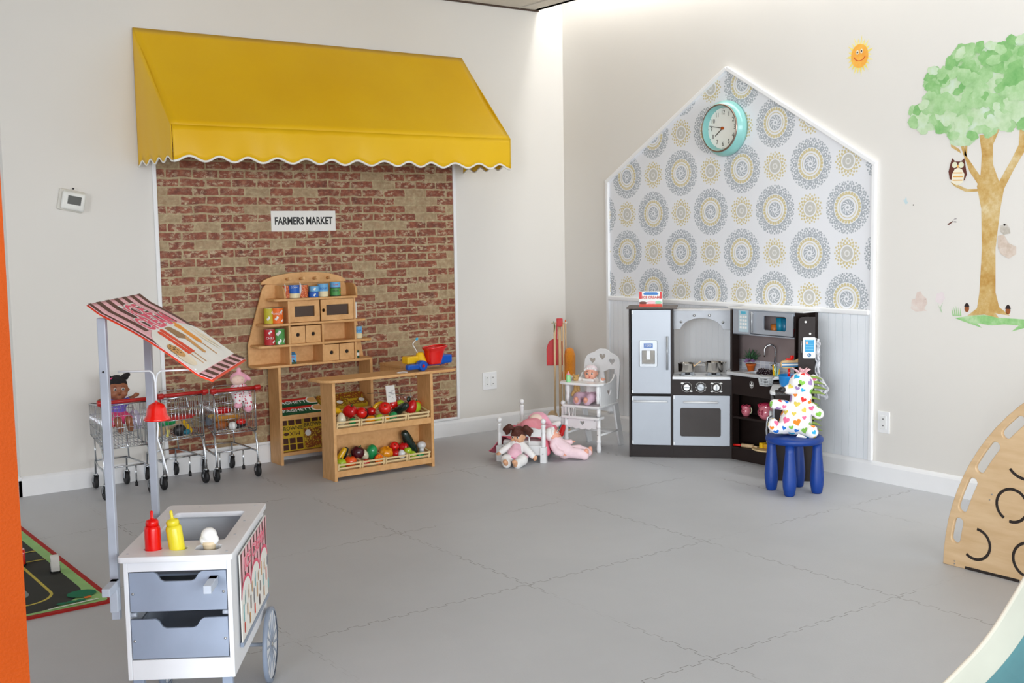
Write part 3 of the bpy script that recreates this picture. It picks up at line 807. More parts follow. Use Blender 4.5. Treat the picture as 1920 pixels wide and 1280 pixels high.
# slatted crates, four to a shelf
def crate(label, x, z):
    """crate standing on the slanted shelf, origin at its front left foot"""
    t = thing('produce_crate', label, 'crate', (x, -0.772, z), group=None)
    T = Ro('X', 12); W, D, H = 0.150, 0.135, 0.054
    b = MB(); b.M = T
    for zz in (0.006, 0.027, 0.048):
        b.bb(0, W, -0.001, 0.003, zz - 0.005, zz + 0.005)
        b.bb(0, W, D - 0.003, D, zz - 0.005, zz + 0.005)
        b.bb(0.0, 0.003, 0.003, D - 0.003, zz - 0.004, zz + 0.004); b.bb(W - 0.003, W, 0.003, D - 0.003, zz - 0.004, zz + 0.004)
    b.build('slats', PINE, t, bevel=0.0006)
    for xx in (0.006, W - 0.006):
        for yy in (0.0065, D - 0.0065):
            b = MB(); b.M = T; b.box((xx, yy, H / 2), (0.010, 0.007, H)); b.build('corner_post', PINE, t, bevel=0.0006)
    b = MB(); b.M = T; b.bb(0.003, W - 0.003, 0.004, D - 0.004, 0.001, 0.004); b.build('base', PINE, t)
    return t


POS = ['far left', 'second from left', 'third from left', 'far right']
for sh, z in (('upper', 0.283), ('lower', 0.043)):
    for i in range(4):
        crate('pale slatted wooden crate, %s on the %s counter shelf' % (POS[i], sh), -2.276 + 0.1535 * i, z)


# ------------------------------------------------------------------ toy food
def fm(n, c, **k): return mat(n, rgb(*c), k.pop('rough', 0.22), coat=0.35, noise=k.pop('noise', 0.03), nscale=40, **k)


F_RED = fm('food_red', (196, 16, 22)); F_RED2 = fm('food_bright_red', (222, 26, 20)); F_ORG = fm('food_orange', (240, 84, 16)); F_YEL = fm('food_yellow', (228, 178, 24)); F_GRN = fm('food_green', (22, 150, 84))
F_LIM = fm('food_lime', (170, 200, 44)); F_DGR = fm('food_dark_green', (22, 44, 38)); F_PUR = fm('food_purple', (74, 20, 34)); F_CRM = fm('food_cream', (226, 216, 186)); F_WHT = fm('food_white', (228, 230, 232)); F_AMB = fm('food_amber', (240, 154, 22)); STEM = mat('stem_green', rgb(40, 92, 44), 0.6)


def fruit(name, label, cat, p, r, m, kind='round', group=None, rot=(0, 0, 0)):
    r *= 1.10
    t = thing(name, label, cat, p, group=group)
    E = Euler(rot).to_matrix().to_4x4(); b = MB(); b.M = E
    def lobed(rr, lob, amp, hz, flat_=0.0, n=28):
        def fn(u, v):
            a = 2 * PI * u; ph = PI * v
            q = rr * (1 + amp * math.cos(lob * a)) * math.sin(ph)
            z = hz * math.cos(ph) - flat_ * math.exp(-(math.sin(ph) * 3.2) ** 2) * (1 if v < .5 else -1)
            return (q * math.cos(a), q * math.sin(a), z)
        b.grid(fn, n, 14)
    if kind == 'round': lobed(r, 5, 0.0, r * .96, r * .22)
    elif kind == 'pumpkin': lobed(r, 8, 0.06, r * .85, r * .25, 48)
    elif kind == 'pepper': lobed(r, 4, 0.10, r * 1.0, r * .35, 40)
    elif kind == 'drop': b.lathe([(0.001, -r)] + [(r * math.sin(a) * (1 - .25 * (1 - math.cos(a)) / 2), -r * math.cos(a) * 1.25 + r * .25) for a in [PI * i / 14 for i in range(1, 14)]] + [(0.001, r * 1.5)], n=24)
    elif kind == 'long': b.lathe([(0.001, -3.0 * r)] + [(r * (math.sin(PI * i / 16) ** 0.45), -3.0 * r * math.cos(PI * i / 16)) for i in range(1, 16)] + [(0.001, 3.0 * r)], n=20)
    elif kind == 'banana':
        pts = [(r * 3.2 * math.cos(a), 0, r * 3.2 * math.sin(a)) for a in [R_(10 + 12 * i) for i in range(13)]]
        b.tube(pts, r, 10, rs=[r * (0.35 + 0.65 * math.sin(PI * min(max(i / 12, 0.06), 0.94)) ** 0.5) for i in range(13)])
    elif kind == 'mushroom': b.sph((0, 0, r * .5), (r, r, r * .85), 20); b.cyl((0, 0, -r * 1.1), (0, 0, r * .3), r * .6, r * .5, 14)
    elif kind == 'half': b.sph((0, 0, 0), (r, r * .55, r), 20)
    elif kind == 'slice': b.lathe([(r, -0.006), (r, 0.006)], n=28, axis=(0.15, -1, 0.1))
    elif kind == 'egg': b.sph((0, 0, 0), (r, r, r * 1.3), 20)
    b.build({'mushroom': 'cap'}.get(kind, 'flesh'), m, t)
    b = MB(); b.M = E
    if kind in ('round', 'pumpkin', 'pepper'):
        b.cyl((0, 0, r * .70), (0.002, 0, r * 1.12), r * .10, r * .08, 8)
        if kind == 'pepper':
            for i in range(5):
                a = 2 * PI * i / 5; b.sph((r * .22 * math.cos(a), r * .22 * math.sin(a), r * .72), (r * .2, r * .12, r * .05), 8, rz=a)
        b.build('stem', STEM if kind != 'pumpkin' else F_AMB, t)
    if kind == 'slice':
        b.lathe([(r * .86, -0.0068), (r * .86, 0.0068)], n=28, axis=(0.15, -1, 0.1)); b.build('flesh_face', F_AMB, t)
        b = MB(); b.M = E
        q = Vector((0.15, -1, 0.1)).to_track_quat('Z', 'Y').to_matrix().to_4x4(); b.M = E @ q
        for i in range(7):
            a = 2 * PI * i / 7
            b.prism([(r * .12 * math.cos(a), r * .12 * math.sin(a), 0.0069), (r * .76 * math.cos(a - .32), r * .76 * math.sin(a - .32), 0.0069), (r * .80 * math.cos(a), r * .80 * math.sin(a), 0.0069), (r * .76 * math.cos(a + .32), r * .76 * math.sin(a + .32), 0.0069)], (0, 0, 0.0006))
        b.build('segments', F_ORG, t)
    return t


UP = 'toy food on the upper counter shelf'; LO = 'toy food on the lower counter shelf'
y = -0.700
fruit('toy_banana', 'yellow toy banana half hidden at the left end of the upper counter shelf', 'toy food', (-2.235, -0.68, 0.325), 0.017, F_YEL, 'banana', UP, (0, R_(-10), R_(20)))
fruit('toy_garlic', 'cream toy garlic bulb at the left front of the upper counter shelf', 'toy food', (-2.225, -0.735, 0.333), 0.028, F_CRM, 'drop', UP)
fruit('toy_apple', 'large dark red toy apple in the leftmost upper crate', 'toy food', (-2.147, -0.695, 0.375), 0.036, F_RED, 'pepper', UP, (0.3, 0.2, 0))
fruit('toy_lime', 'green toy fruit under the large red apple in the leftmost upper crate', 'toy food', (-2.158, -0.740, 0.322), 0.019, F_GRN, 'egg', UP, (1.3, .3, 0))
fruit('toy_tomato', 'bright red toy tomato between the first and second upper crates', 'toy food', (-2.075, -0.70, 0.358), 0.030, F_RED2, 'round', UP, (0.6, 0.9, 0))
fruit('toy_plum', 'dark red toy plum at the back of the second upper crate', 'toy food', (-1.985, -0.655, 0.352), 0.026, F_RED, 'round', UP)
fruit('toy_eggplant', 'black-purple toy vegetable at the back of the second upper crate', 'toy food', (-2.028, -0.648, 0.345), 0.022, F_PUR, 'egg', UP)
fruit('toy_orange', 'orange toy carrot piece behind the slats of the second upper crate', 'toy food', (-2.04, -0.738, 0.318), 0.022, F_AMB, 'egg', UP, (0, 1.4, 0))
fruit('toy_lemon', 'yellow-green toy lemon at the right of the second upper crate', 'toy food', (-1.985, -0.742, 0.322), 0.021, F_LIM, 'egg', UP, (0, 1.2, 0))
fruit('toy_tomato', 'big round red toy tomato leaning on the yellow banana in the third upper crate', 'toy food', (-1.930, -0.715, 0.372), 0.034, F_RED2, 'round', UP, (0.8, -0.6, 0))
fruit('toy_banana', 'yellow toy banana arching over the third upper crate', 'toy food', (-1.932, -0.67, 0.340), 0.0145, F_YEL, 'banana', UP, (0.0, R_(-8), R_(-8)))
fruit('toy_pear', 'green toy pear behind the slats of the third upper crate', 'toy food', (-1.895, -0.742, 0.323), 0.022, F_GRN, 'egg', UP, (0, 1.0, 0))
fruit('toy_peach', 'small orange-yellow toy peach at the left front of the third upper crate', 'toy food', (-1.938, -0.752, 0.322), 0.015, F_AMB, 'round', UP)
fruit('toy_cucumber', 'dark green toy cucumber lying in the third upper crate', 'toy food', (-1.825, -0.700, 0.348), 0.023, F_DGR, 'long', UP, (R_(60), 0, R_(20)))
fruit('toy_watermelon', 'small red toy slice behind the price card crate', 'toy food', (-1.828, -0.645, 0.372), 0.026, F_RED2, 'half', UP, (0, 1.4, 0))
fruit('toy_corn', 'yellow toy pineapple piece behind the red strawberry on the upper shelf', 'toy food', (-1.788, -0.648, 0.378), 0.018, F_LIM, 'egg', UP, (0, 1.4, 0))
fruit('toy_plum', 'purple toy plum left of the red strawberry in the rightmost upper crate', 'toy food', (-1.800, -0.705, 0.365), 0.021, F_PUR, 'round', UP)
fruit('toy_strawberry', 'big red toy strawberry with dark leaf in the rightmost upper crate', 'toy food', (-1.752, -0.712, 0.350), 0.033, F_RED, 'drop', UP, (0.2, 0.3, 0))
fruit('toy_avocado', 'dark green toy leaf piece on top of the red strawberry', 'toy food', (-1.752, -0.690, 0.402), 0.016, F_DGR, 'half', UP, (0, 1.0, 0.3))
fruit('toy_lime', 'half yellow-green toy lime beside the orange in the rightmost upper crate', 'toy food', (-1.702, -0.705, 0.353), 0.027, F_LIM, 'half', UP, (0, 0.1, 0.4))
fruit('toy_orange', 'bright orange toy orange at the right end of the upper crates', 'toy food', (-1.688, -0.668, 0.362), 0.0265, F_ORG, 'round', UP)
fruit('toy_corn', 'yellow toy corn cob leaning in the leftmost lower crate', 'toy food', (-2.212, -0.690, 0.122), 0.0165, F_YEL, 'long', LO, (0.1, R_(32), 0))
fruit('toy_leek', 'dark green toy husk beside the corn cob in the leftmost lower crate', 'toy food', (-2.182, -0.672, 0.120), 0.015, F_DGR, 'long', LO, (0.1, R_(24), 0))
fruit('toy_apple', 'lime green toy apple at the left front of the lower shelf', 'toy food', (-2.232, -0.733, 0.090), 0.027, F_LIM, 'round', LO)
fruit('toy_tomato', 'large orange-red toy tomato behind the slats of the leftmost lower crate', 'toy food', (-2.168, -0.722, 0.088), 0.034, F_ORG, 'round', LO)
fruit('toy_onion', 'large dark purple toy onion above the lower crates', 'toy food', (-2.108, -0.700, 0.132), 0.037, F_PUR, 'round', LO, (0.3, 0.3, 0))
fruit('toy_radish', 'red toy radish behind the slats of the second lower crate', 'toy food', (-2.082, -0.742, 0.074), 0.019, F_RED, 'egg', LO, (0, 1.3, 0))
fruit('toy_pear', 'cream toy pear behind the green avocado on the lower shelf', 'toy food', (-2.058, -0.692, 0.105), 0.024, F_CRM, 'drop', LO, (0, -.3, 0))
fruit('toy_avocado', 'tall bright green toy avocado standing in the second lower crate', 'toy food', (-2.014, -0.700, 0.130), 0.033, F_GRN, 'drop', LO, (PI, 0, 0))
fruit('toy_orange', 'toy orange slice showing its segments behind the lower crate slats', 'toy food', (-2.002, -0.756, 0.086), 0.026, F_ORG, 'slice', LO)
fruit('toy_cantaloupe', 'round orange-yellow toy melon in the third lower crate', 'toy food', (-1.925, -0.705, 0.108), 0.037, F_AMB, 'pumpkin', LO, (0.5, 0, 0))
fruit('toy_pepper', 'red toy tomato with black stem spot above the third lower crate', 'toy food', (-1.856, -0.685, 0.134), 0.0255, F_RED2, 'round', LO, (0.9, -0.5, 0))
fruit('toy_strawberry', 'red toy strawberry behind the white egg in the third lower crate', 'toy food', (-1.866, -0.715, 0.096), 0.023, F_RED, 'round', LO)
fruit('toy_egg', 'white toy egg behind the slats of the third lower crate', 'toy food', (-1.842, -0.745, 0.092), 0.0195, F_WHT, 'egg', LO)
fruit('toy_pepper', 'glossy red toy bell pepper with green stem beside the black eggplant', 'toy food', (-1.792, -0.685, 0.120), 0.029, F_RED, 'pepper', LO)
fruit('toy_apple', 'lime green toy apple on top in the rightmost lower crate', 'toy food', (-1.787, -0.722, 0.103), 0.022, F_LIM, 'round', LO)
fruit('toy_pear', 'lime green toy fruit behind the slats of the rightmost lower crate', 'toy food', (-1.765, -0.742, 0.074), 0.020, F_LIM, 'egg', LO)
fruit('toy_eggplant', 'long black-green toy eggplant leaning back in the rightmost lower crate', 'toy food', (-1.750, -0.680, 0.140), 0.027, F_DGR, 'long', LO, (0.1, R_(-30), 0))
fruit('toy_leek', 'green toy vegetable behind the slats of the rightmost lower crate', 'toy food', (-1.715, -0.742, 0.072), 0.017, F_GRN, 'egg', LO, (0, 1.4, 0))
fruit('toy_mushroom', 'white toy mushroom standing at the right end of the lower shelf', 'toy food', (-1.680, -0.705, 0.108), 0.025, F_WHT, 'mushroom', LO)
t = thing('wire_rack', 'small grey wire rack standing behind the upper produce crates', 'rack', (-1.79, -0.625, 0.33))
b = MB(t)
for i in range(9): b.tube([(-1.86 + .02 * i, -0.628, 0.34), (-1.86 + .02 * i, -0.622, 0.455)], 0.0012, 5)
for z in (.36, .39, .42, .455): b.tube([(-1.87, -0.625, z), (-1.69, -0.625, z - .012)], 0.0014, 5)
b.build('wires', CHROME, t)
b = MB(t); b.tube([(-1.98, -.60, .45), (-1.90, -.61, .448), (-1.80, -.62, .435), (-1.74, -.63, .42)], .002, 6); b.build('dark_wire', BLACK, t)
t = thing('price_card', 'white handwritten price card standing behind the red banana crate', 'card', (-1.85, -0.652, 0.38))
MB(t).box((-1.850, -0.648, 0.440), (0.060, 0.002, 0.10), rx=R_(-8)).build('card', PAPER, t)
b = MB(t)
for i in range(7): b.box((-1.850 + random.uniform(-.018, .018), -0.6545 + 0.0014 * 0, 0.41 + 0.008 * i), (0.03 * random.random() + .006, 0.001, 0.002), rx=R_(-8))
b.build('writing', mat('grey_ink', rgb(90, 90, 96), 0.7), t)

# ------------------------------------------------------------------ cans and boxes on the stand
def can(label, x, z, r, h, bands, txt=None, tc=None, y=-0.135, extra=None, group='toy cans on the market stand'):
    """bands = [(fraction top, material)] from the bottom"""
    t = thing('toy_can', label, 'can', (x, y, z), group=group)
    b = MB(); b.lathe([(r * .97, 0), (r, .002), (r, h - .002), (r * .97, h)], n=28); body = b.build('can_body', STEEL, t)
    f0 = 0.03
    for i, (f1, m_) in enumerate(bands):
        b = MB(); b.lathe([(r + .0004, f0 * h), (r + .0004, f1 * h)], n=28, capb=False, capt=False); b.build('label', m_, t); f0 = f1
    if txt: text('lettering', txt, tc[1], tc[0], t, Tr(0, 0, tc[2] * h) @ FA @ Ro('Y', -22), wrap=r + 0.0008, sx=tc[3] if len(tc) > 3 else 1)
    if extra:
        b = MB()
        for (a, zc, w, hh) in extra[1]:
            b.grid(lambda u, v: ((r + .0009) * math.sin(a + (u - .5) * w * (1 - (2 * v - 1) ** 2) ** .5), -(r + .0009) * math.cos(a + (u - .5) * w * (1 - (2 * v - 1) ** 2) ** .5), h * zc + (v - .5) * hh + (u - .5) * hh * .5), 6, 8)
        b.build('label_print', extra[0], t, solid=-1).modifiers.clear()
    return t


LB = mat('label_light_blue', rgb(110, 176, 222), 0.5); LDB = mat('label_blue', rgb(30, 96, 190), 0.5); LW = mat('label_white', rgb(236, 236, 232), 0.5); LCR = mat('label_cream', rgb(232, 218, 176), 0.5)
LO_ = mat('label_orange', rgb(244, 112, 24), 0.5); LR = mat('label_red', rgb(186, 28, 34), 0.5); LG = mat('label_green', rgb(76, 150, 74), 0.5); LY = mat('label_olive', rgb(196, 182, 40), 0.5); LDG = mat('label_dark_green', rgb(24, 72, 40), 0.5)
g = NG('baked_beans_print', 0.5); vn = g.nt.nodes.new('ShaderNodeTexVoronoi'); vn.inputs['Scale'].default_value = 110; g.nt.links.new(g.co, vn.inputs['Vector'])
BEAN = g.color(g.ramp(vn.outputs['Distance'], (0.25, rgb(240, 160, 100)), (0.5, rgb(196, 78, 20))))
swoosh = [(-.55, .35, .7, .018), (.35, .75, .6, .016), (.5, .2, .5, .012)]
can('orange toy can with white swoosh label on the third shelf of the stand', -2.318, 0.855, 0.034, 0.097, [(.97, LO_)], 'CAROTS', (LW, 0.016, .62), extra=(LW, swoosh))
can('olive yellow toy can behind the orange can', -2.362, 0.855, 0.030, 0.096, [(.97, LY)], y=-0.115, extra=(LW, swoosh[:2]))
can('red toy can with white swoosh label left of the green can', -2.372, 0.729, 0.032, 0.098, [(.97, LR)], 'CHILI', (LW, 0.020, .45), extra=(LW, [(-.3, .8, .7, .016), (.4, .22, .6, .014)]))
can('green toy can with white swoosh label right of the red can', -2.313, 0.729, 0.034, 0.098, [(.97, LG)], extra=(LW, [(-.45, .72, .9, .022), (-.3, .2, .7, .024), (.6, .25, .4, .02)]))
can('white and orange toy bean can at the left end of the top shelf', -2.246, 1.002, 0.026, 0.078, [(.97, BEAN)], y=-0.115, extra=(LW, [(-.75, .5, .5, .07)]))
can('blue and cream toy cereal can second from left on the top shelf', -2.205, 1.002, 0.033, 0.082, [(.36, LCR), (.97, LDB)], 'CORN', (LW, 0.014, .8))
can('white and orange toy bean can in the middle of the top shelf', -2.146, 1.002, 0.034, 0.080, [(.97, BEAN)], y=-0.125, extra=(LW, [(-.85, .5, .6, .075)]))
can('short blue toy milk tub, lower of the pair in the middle of the top shelf', -2.077, 1.002, 0.030, 0.034, [(.97, LDB)], extra=(LW, [(-.2, .5, .5, .014)]))
can('short light blue toy tub, upper of the pair in the middle of the top shelf', -2.073, 1.0365, 0.030, 0.034, [(.97, LB)], extra=(LW, [(-.3, .5, .5, .014)]))
can('light blue and cream toy soup can on the top shelf right of the tubs', -2.012, 1.002, 0.032, 0.083, [(.42, LCR), (.97, LB)], 'SOUP', (LDB, 0.018, .62))
can('green fruit cocktail toy can, lower of the pair at the right of the top shelf', -1.928, 1.002, 0.033, 0.054, [(.12, LDG), (.9, LG), (.97, LDG)], 'FRUIT', (BLACK, 0.014, .62), extra=(LO_, [(.55, .35, .3, .012), (.55, .7, .3, .01)]))
can('light blue tuna toy can, upper of the pair at the right of the top shelf', -1.928, 1.0565, 0.032, 0.034, [(.97, LB)], 'TUNA', (RED, 0.012, .5))
can('light blue and cream toy soup can on the right end of the second shelf', -1.772, 0.729, 0.026, 0.078, [(.42, LCR), (.97, LB)], 'SOUP', (LDB, 0.016, .62), y=-0.12)
can('small green jar on the right end of the desk shelf', -1.785, 0.607, 0.016, 0.048, [(.3, LDG), (.7, LW), (.97, LDG)], y=-0.12)
can('white toy can with purple dashes on the right end of the third shelf', -1.790, 0.855, 0.018, 0.105, [(.97, LW)], y=-0.11, extra=(mat('purple_ink', rgb(90, 60, 100), 0.6), [(-.8, .75, .3, .02), (-.8, .5, .3, .02), (-.8, .25, .3, .02)]))
t = thing('milk_carton', 'small blue toy milk carton standing on the desk shelf of the stand', 'carton', (-2.233, -0.135, 0.607))
b = MB(); b.box((0, 0, .027), (.040, .040, .054)); b.prism([(-.02, -.02, .054), (.02, -.02, .054), (.016, 0, .070), (-.016, 0, .070)], (0, 0.0001, 0)); b.prism([(-.02, -.02, .054), (-.02, .02, .054), (-.018, 0, .070)], (.038, 0, 0)); b.build('carton_body', LB, t)
text('lettering', 'MILK', 0.012, RED, t, Tr(0, -0.0206, .043) @ FA); b = MB(); b.box((0, -.0203, .006), (.040, .001, .012)); b.build('grass_print', LDG, t); b = MB(); b.box((.003, -.0206, .018), (.018, .001, .010), ry=.4); b.build('cow_print', BLACK, t)

# flat boxes
def flatbox(name, label, loc, size, ang, face, edge, deco, upright=False):
    t = thing(name, label, 'box', loc); t.matrix_basis = Tr(*loc) @ Ro('Z', ang[2]) @ Ro('X', ang[0])
    b = MB(); b.box((0, 0, size[2] / 2), size); b.build('carton', edge, t, bevel=0.0008)
    b = MB(); b.box((0, 0, size[2] + .0003), (size[0] * .985, size[1] * .97, .0006)); b.build('front_print', face, t)
    deco(t, size); return t


BY = mat('box_yellow', rgb(206, 172, 34), 0.5); BBR = mat('box_brown', rgb(72, 34, 20), 0.5); BRUST = mat('box_rust', rgb(150, 66, 20), 0.5); BGRN = mat('box_green', rgb(22, 84, 52), 0.45); BRED = mat('box_red', rgb(206, 40, 34), 0.45); BTAN = mat('box_tan', rgb(206, 158, 96), 0.5)
g = NG('granola_print', 0.5); vn = g.nt.nodes.new('ShaderNodeTexVoronoi'); vn.inputs['Scale'].default_value = 90; g.nt.links.new(g.co, vn.inputs['Vector'])
GRAN = g.color(g.ramp(vn.outputs['Distance'], (0.3, rgb(206, 174, 44)), (0.55, rgb(128, 70, 24))))


def spag(t, s):
    b = MB(); b.box((-s[0] * .08, s[1] * .27, s[2] + .001), (s[0] * .80, s[1] * .38, .0006)); b.build('red_stripe', BRED, t)
    text('lettering', 'SPAGHETTI', s[1] * .62, LW, t, Tr(-s[0] * .14, -s[1] * .10, s[2] + .0012), sx=1.15, bold=.01)
    cutout('window_ring', [(s[0] * .49, -s[1] * .47)] + [(s[0] * .49, s[1] * .47)] + [(s[0] * (.36 - .12 * math.sin(PI * i / 8)), s[1] * .47 * math.cos(PI * i / 8)) for i in range(9)], [], .0006, LW, t, Tr(0, 0, s[2] + .0012))
    cutout('pasta_print', [(s[0] * .485, -s[1] * .42)] + [(s[0] * .485, s[1] * .42)] + [(s[0] * (.375 - .10 * math.sin(PI * i / 8)), s[1] * .40 * math.cos(PI * i / 8)) for i in range(9)], [], .0006, BTAN, t, Tr(0, 0, s[2] + .0018))


def gran(t, s):
    text('lettering', 'GRANOLA', s[1] * .26, BRUST, t, Tr(0, s[1] * .30, s[2] + .0012), bold=.02, sx=1.15)
    text('lettering', 'BARS', s[1] * .24, BRUST, t, Tr(s[0] * .12, s[1] * .08, s[2] + .0012), bold=.02, sx=1.1)
    cutout('round_badge', circ(s[1] * .16, 16, s[0] * .30, -s[1] * .18, s[1] * .13), [], .0006, LW, t, Tr(0, 0, s[2] + .001))
    cutout('bar_print', rrect(-s[0] * .35, s[0] * .10, -s[1] * .2, -s[1] * .04, .004), [], .0006, BY, t, Tr(0, 0, s[2] + .001))


# lying on the slanted middle shelf of the stand
SHY = lambda y, o=0: 0.3275 + (y + 0.10) * math.tan(R_(30)) + o
SG = (0.268, 0.062, 0.020)
flatbox('spaghetti_box', 'green and red spaghetti box nearest the shelf edge on the stand', (-2.186, -0.135, SHY(-0.135, .001)), SG, (30, 0, 0), BGRN, BGRN, spag)
flatbox('spaghetti_box', 'green and red spaghetti box lying behind the front one on the stand', (-2.190, -0.068, SHY(-0.068, .001)), SG, (30, 0, 0), BGRN, BGRN, spag)
flatbox('granola_box', 'yellow GRANOLA BARS box in the middle of the slanted shelf', (-1.965, -0.10, SHY(-.10, .001)), (0.150, 0.125, 0.026), (30, 0, 0), GRAN, BY, gran)
flatbox('granola_box', 'yellow GRANOLA BARS box at the right of the slanted shelf', (-1.812, -0.10, SHY(-.10, .001)), (0.145, 0.125, 0.030), (30, 0, 0), GRAN, BY, gran)


def brownie(t, s):
    b = MB()
    for i in range(3):
        for j, yy in enumerate((.39, -.18, -.38)): b.box((s[0] * (-.32 + .32 * i), s[1] * yy, s[2] + .001), (s[0] * .26, s[1] * .17, .0006))
    b.build('brownie_squares', BBR, t)
    text('lettering', 'BROWNIE', s[1] * .165, BLACK, t, Tr(0, s[1] * .20, s[2] + .0012), bold=.012, sx=1.0)
    text('lettering', 'MIX', s[1] * .17, BBR, t, Tr(s[0] * .12, s[1] * .045, s[2] + .0012) @ Ro('Z', 180), sx=1.2)
    cutout('spoon_print', circ(s[0] * .12, 14, -s[0] * .25, s[1] * .035, s[1] * .05), [], .0006, BBR, t, Tr(0, 0, s[2] + .001))


def gran2(t, s):
    b = MB()
    for i in range(3): b.box((s[0] * (-.32 + .32 * i), s[1] * .41, s[2] + .001), (s[0] * .26, s[1] * .14, .0006))
    b.build('brownie_squares', BBR, t)
    text('lettering', 'BROWNIE', s[1] * .17, BLACK, t, Tr(0, s[1] * .25, s[2] + .0012), bold=.012)
    b = MB(); b.box((0, -s[1] * .16, s[2] + .0008), (s[0] * .95, s[1] * .62, .0006)); b.build('granola_print', GRAN, t)
    text('lettering', 'GRANOLA', s[1] * .15, BRUST, t, Tr(0, -s[1] * .34, s[2] + .0014) @ Ro('Z', 180), bold=.015, sx=1.1)
    text('lettering', 'BARS', s[1] * .13, BRUST, t, Tr(0, -s[1] * .19, s[2] + .0014) @ Ro('Z', 180), bold=.015, sx=1.1)
    cutout('round_badge', circ(s[0] * .12, 16, -s[0] * .32, 0), [], .0006, LW, t, Tr(0, 0, s[2] + .0012))


flatbox('brownie_box', 'yellow BROWNIE MIX box standing at the left of the bottom shelf', (-2.249, -0.105, 0.072 + 0.098), (0.150, 0.195, 0.030), (84, 0, 0), BY, BY, brownie)
flatbox('brownie_box', 'yellow box of brownie and upside-down granola print right of the BROWNIE MIX box', (-2.090, -0.100, 0.072 + 0.098), (0.160, 0.195, 0.030), (84, 0, 0), BY, BY, gran2)

# ------------------------------------------------------------------ pull-along toy on the counter
t = thing('pull_toy', 'blue, yellow and red plastic pull toy with bent white antenna on the counter', 'toy', (-1.66, -0.72, 0.573), R_(6))
b = MB(); b.box((0.04, 0.03, .030), (0.26, 0.05, 0.022)); b.box((.165, .03, .052), (.085, .085, .050)); b.build('base', BLUE, t, bevel=0.008, seg=3)
b = MB(); b.box((-0.10, -.02, .027), (0.085, 0.034, 0.030)); b.cyl((-.035, -.045, .031), (-.035, .0, .031), .031, n=24); b.build('arm', BLUE, t, bevel=0.008, seg=3)
MB().cyl((-.040, -.047, .031), (-.040, -.051, .031), .010, n=16).build('button', RED, t, bevel=.002)
b = MB(); b.box((-0.045, .045, .062), (0.125, 0.060, 0.044)); b.cyl((-.005, .03, .040), (-.005, .03, .104), .042, .020, 24); b.build('body', YELLOW, t, bevel=0.008, seg=3)
def bucket(u, v):
    a = 2 * PI * u; e = 4.0
    c_, s_ = math.cos(a), math.sin(a); k_ = 1 / ((abs(c_) ** e + abs(s_) ** e) ** (1 / e))
    w = .040 + .022 * v + (.006 if v > .86 else 0); d = .030 + .016 * v + (.006 if v > .86 else 0)
    return (.075 + w * c_ * k_ + .012 * v, .005 + d * s_ * k_, .030 + .100 * v + .15 * c_ * .04 * v)
b = MB(); b.grid(bucket, 32, 12); b.build('bucket', RED2, t, solid=.004)
b = MB(); b.tube([bucket(i / 40, 1.0) for i in range(40)], .0055, 8, closed=True); b.build('bucket_rim', RED2, t)
b = MB(); b.tube([(-.022, .03, .10), (-.040, .03, .128), (-.055, .03, .150), (-.056, .03, .158), (-.048, .03, .166), (-.030, .03, .180)], .0028, 8); b.build('antenna', LW, t)
b = MB(); b.sph((-.026, .03, .184), (.010, .008, .008), 14, ry=-.7); b.build('antenna_tip', mat('sky_blue_plastic', rgb(60, 180, 220), 0.3), t)
b = MB(); b.tube([(-.14 - .036 + .036 * math.cos(a), -.02 + .020 * math.sin(a), .0035) for a in [2 * PI * i / 28 for i in range(28)]], .0018, 6, closed=True); b.build('pull_ring', LW, t)
b = MB(); b.sph((.105, .075, .062), .010, 12); b.build('knob', BLACK, t)

# ================================================================== SHOPPING CARTS
RHAND = mat('red_handle', rgb(176, 28, 24), 0.35)
RUB = mat('black_rubber', rgb(24, 24, 26), 0.6)


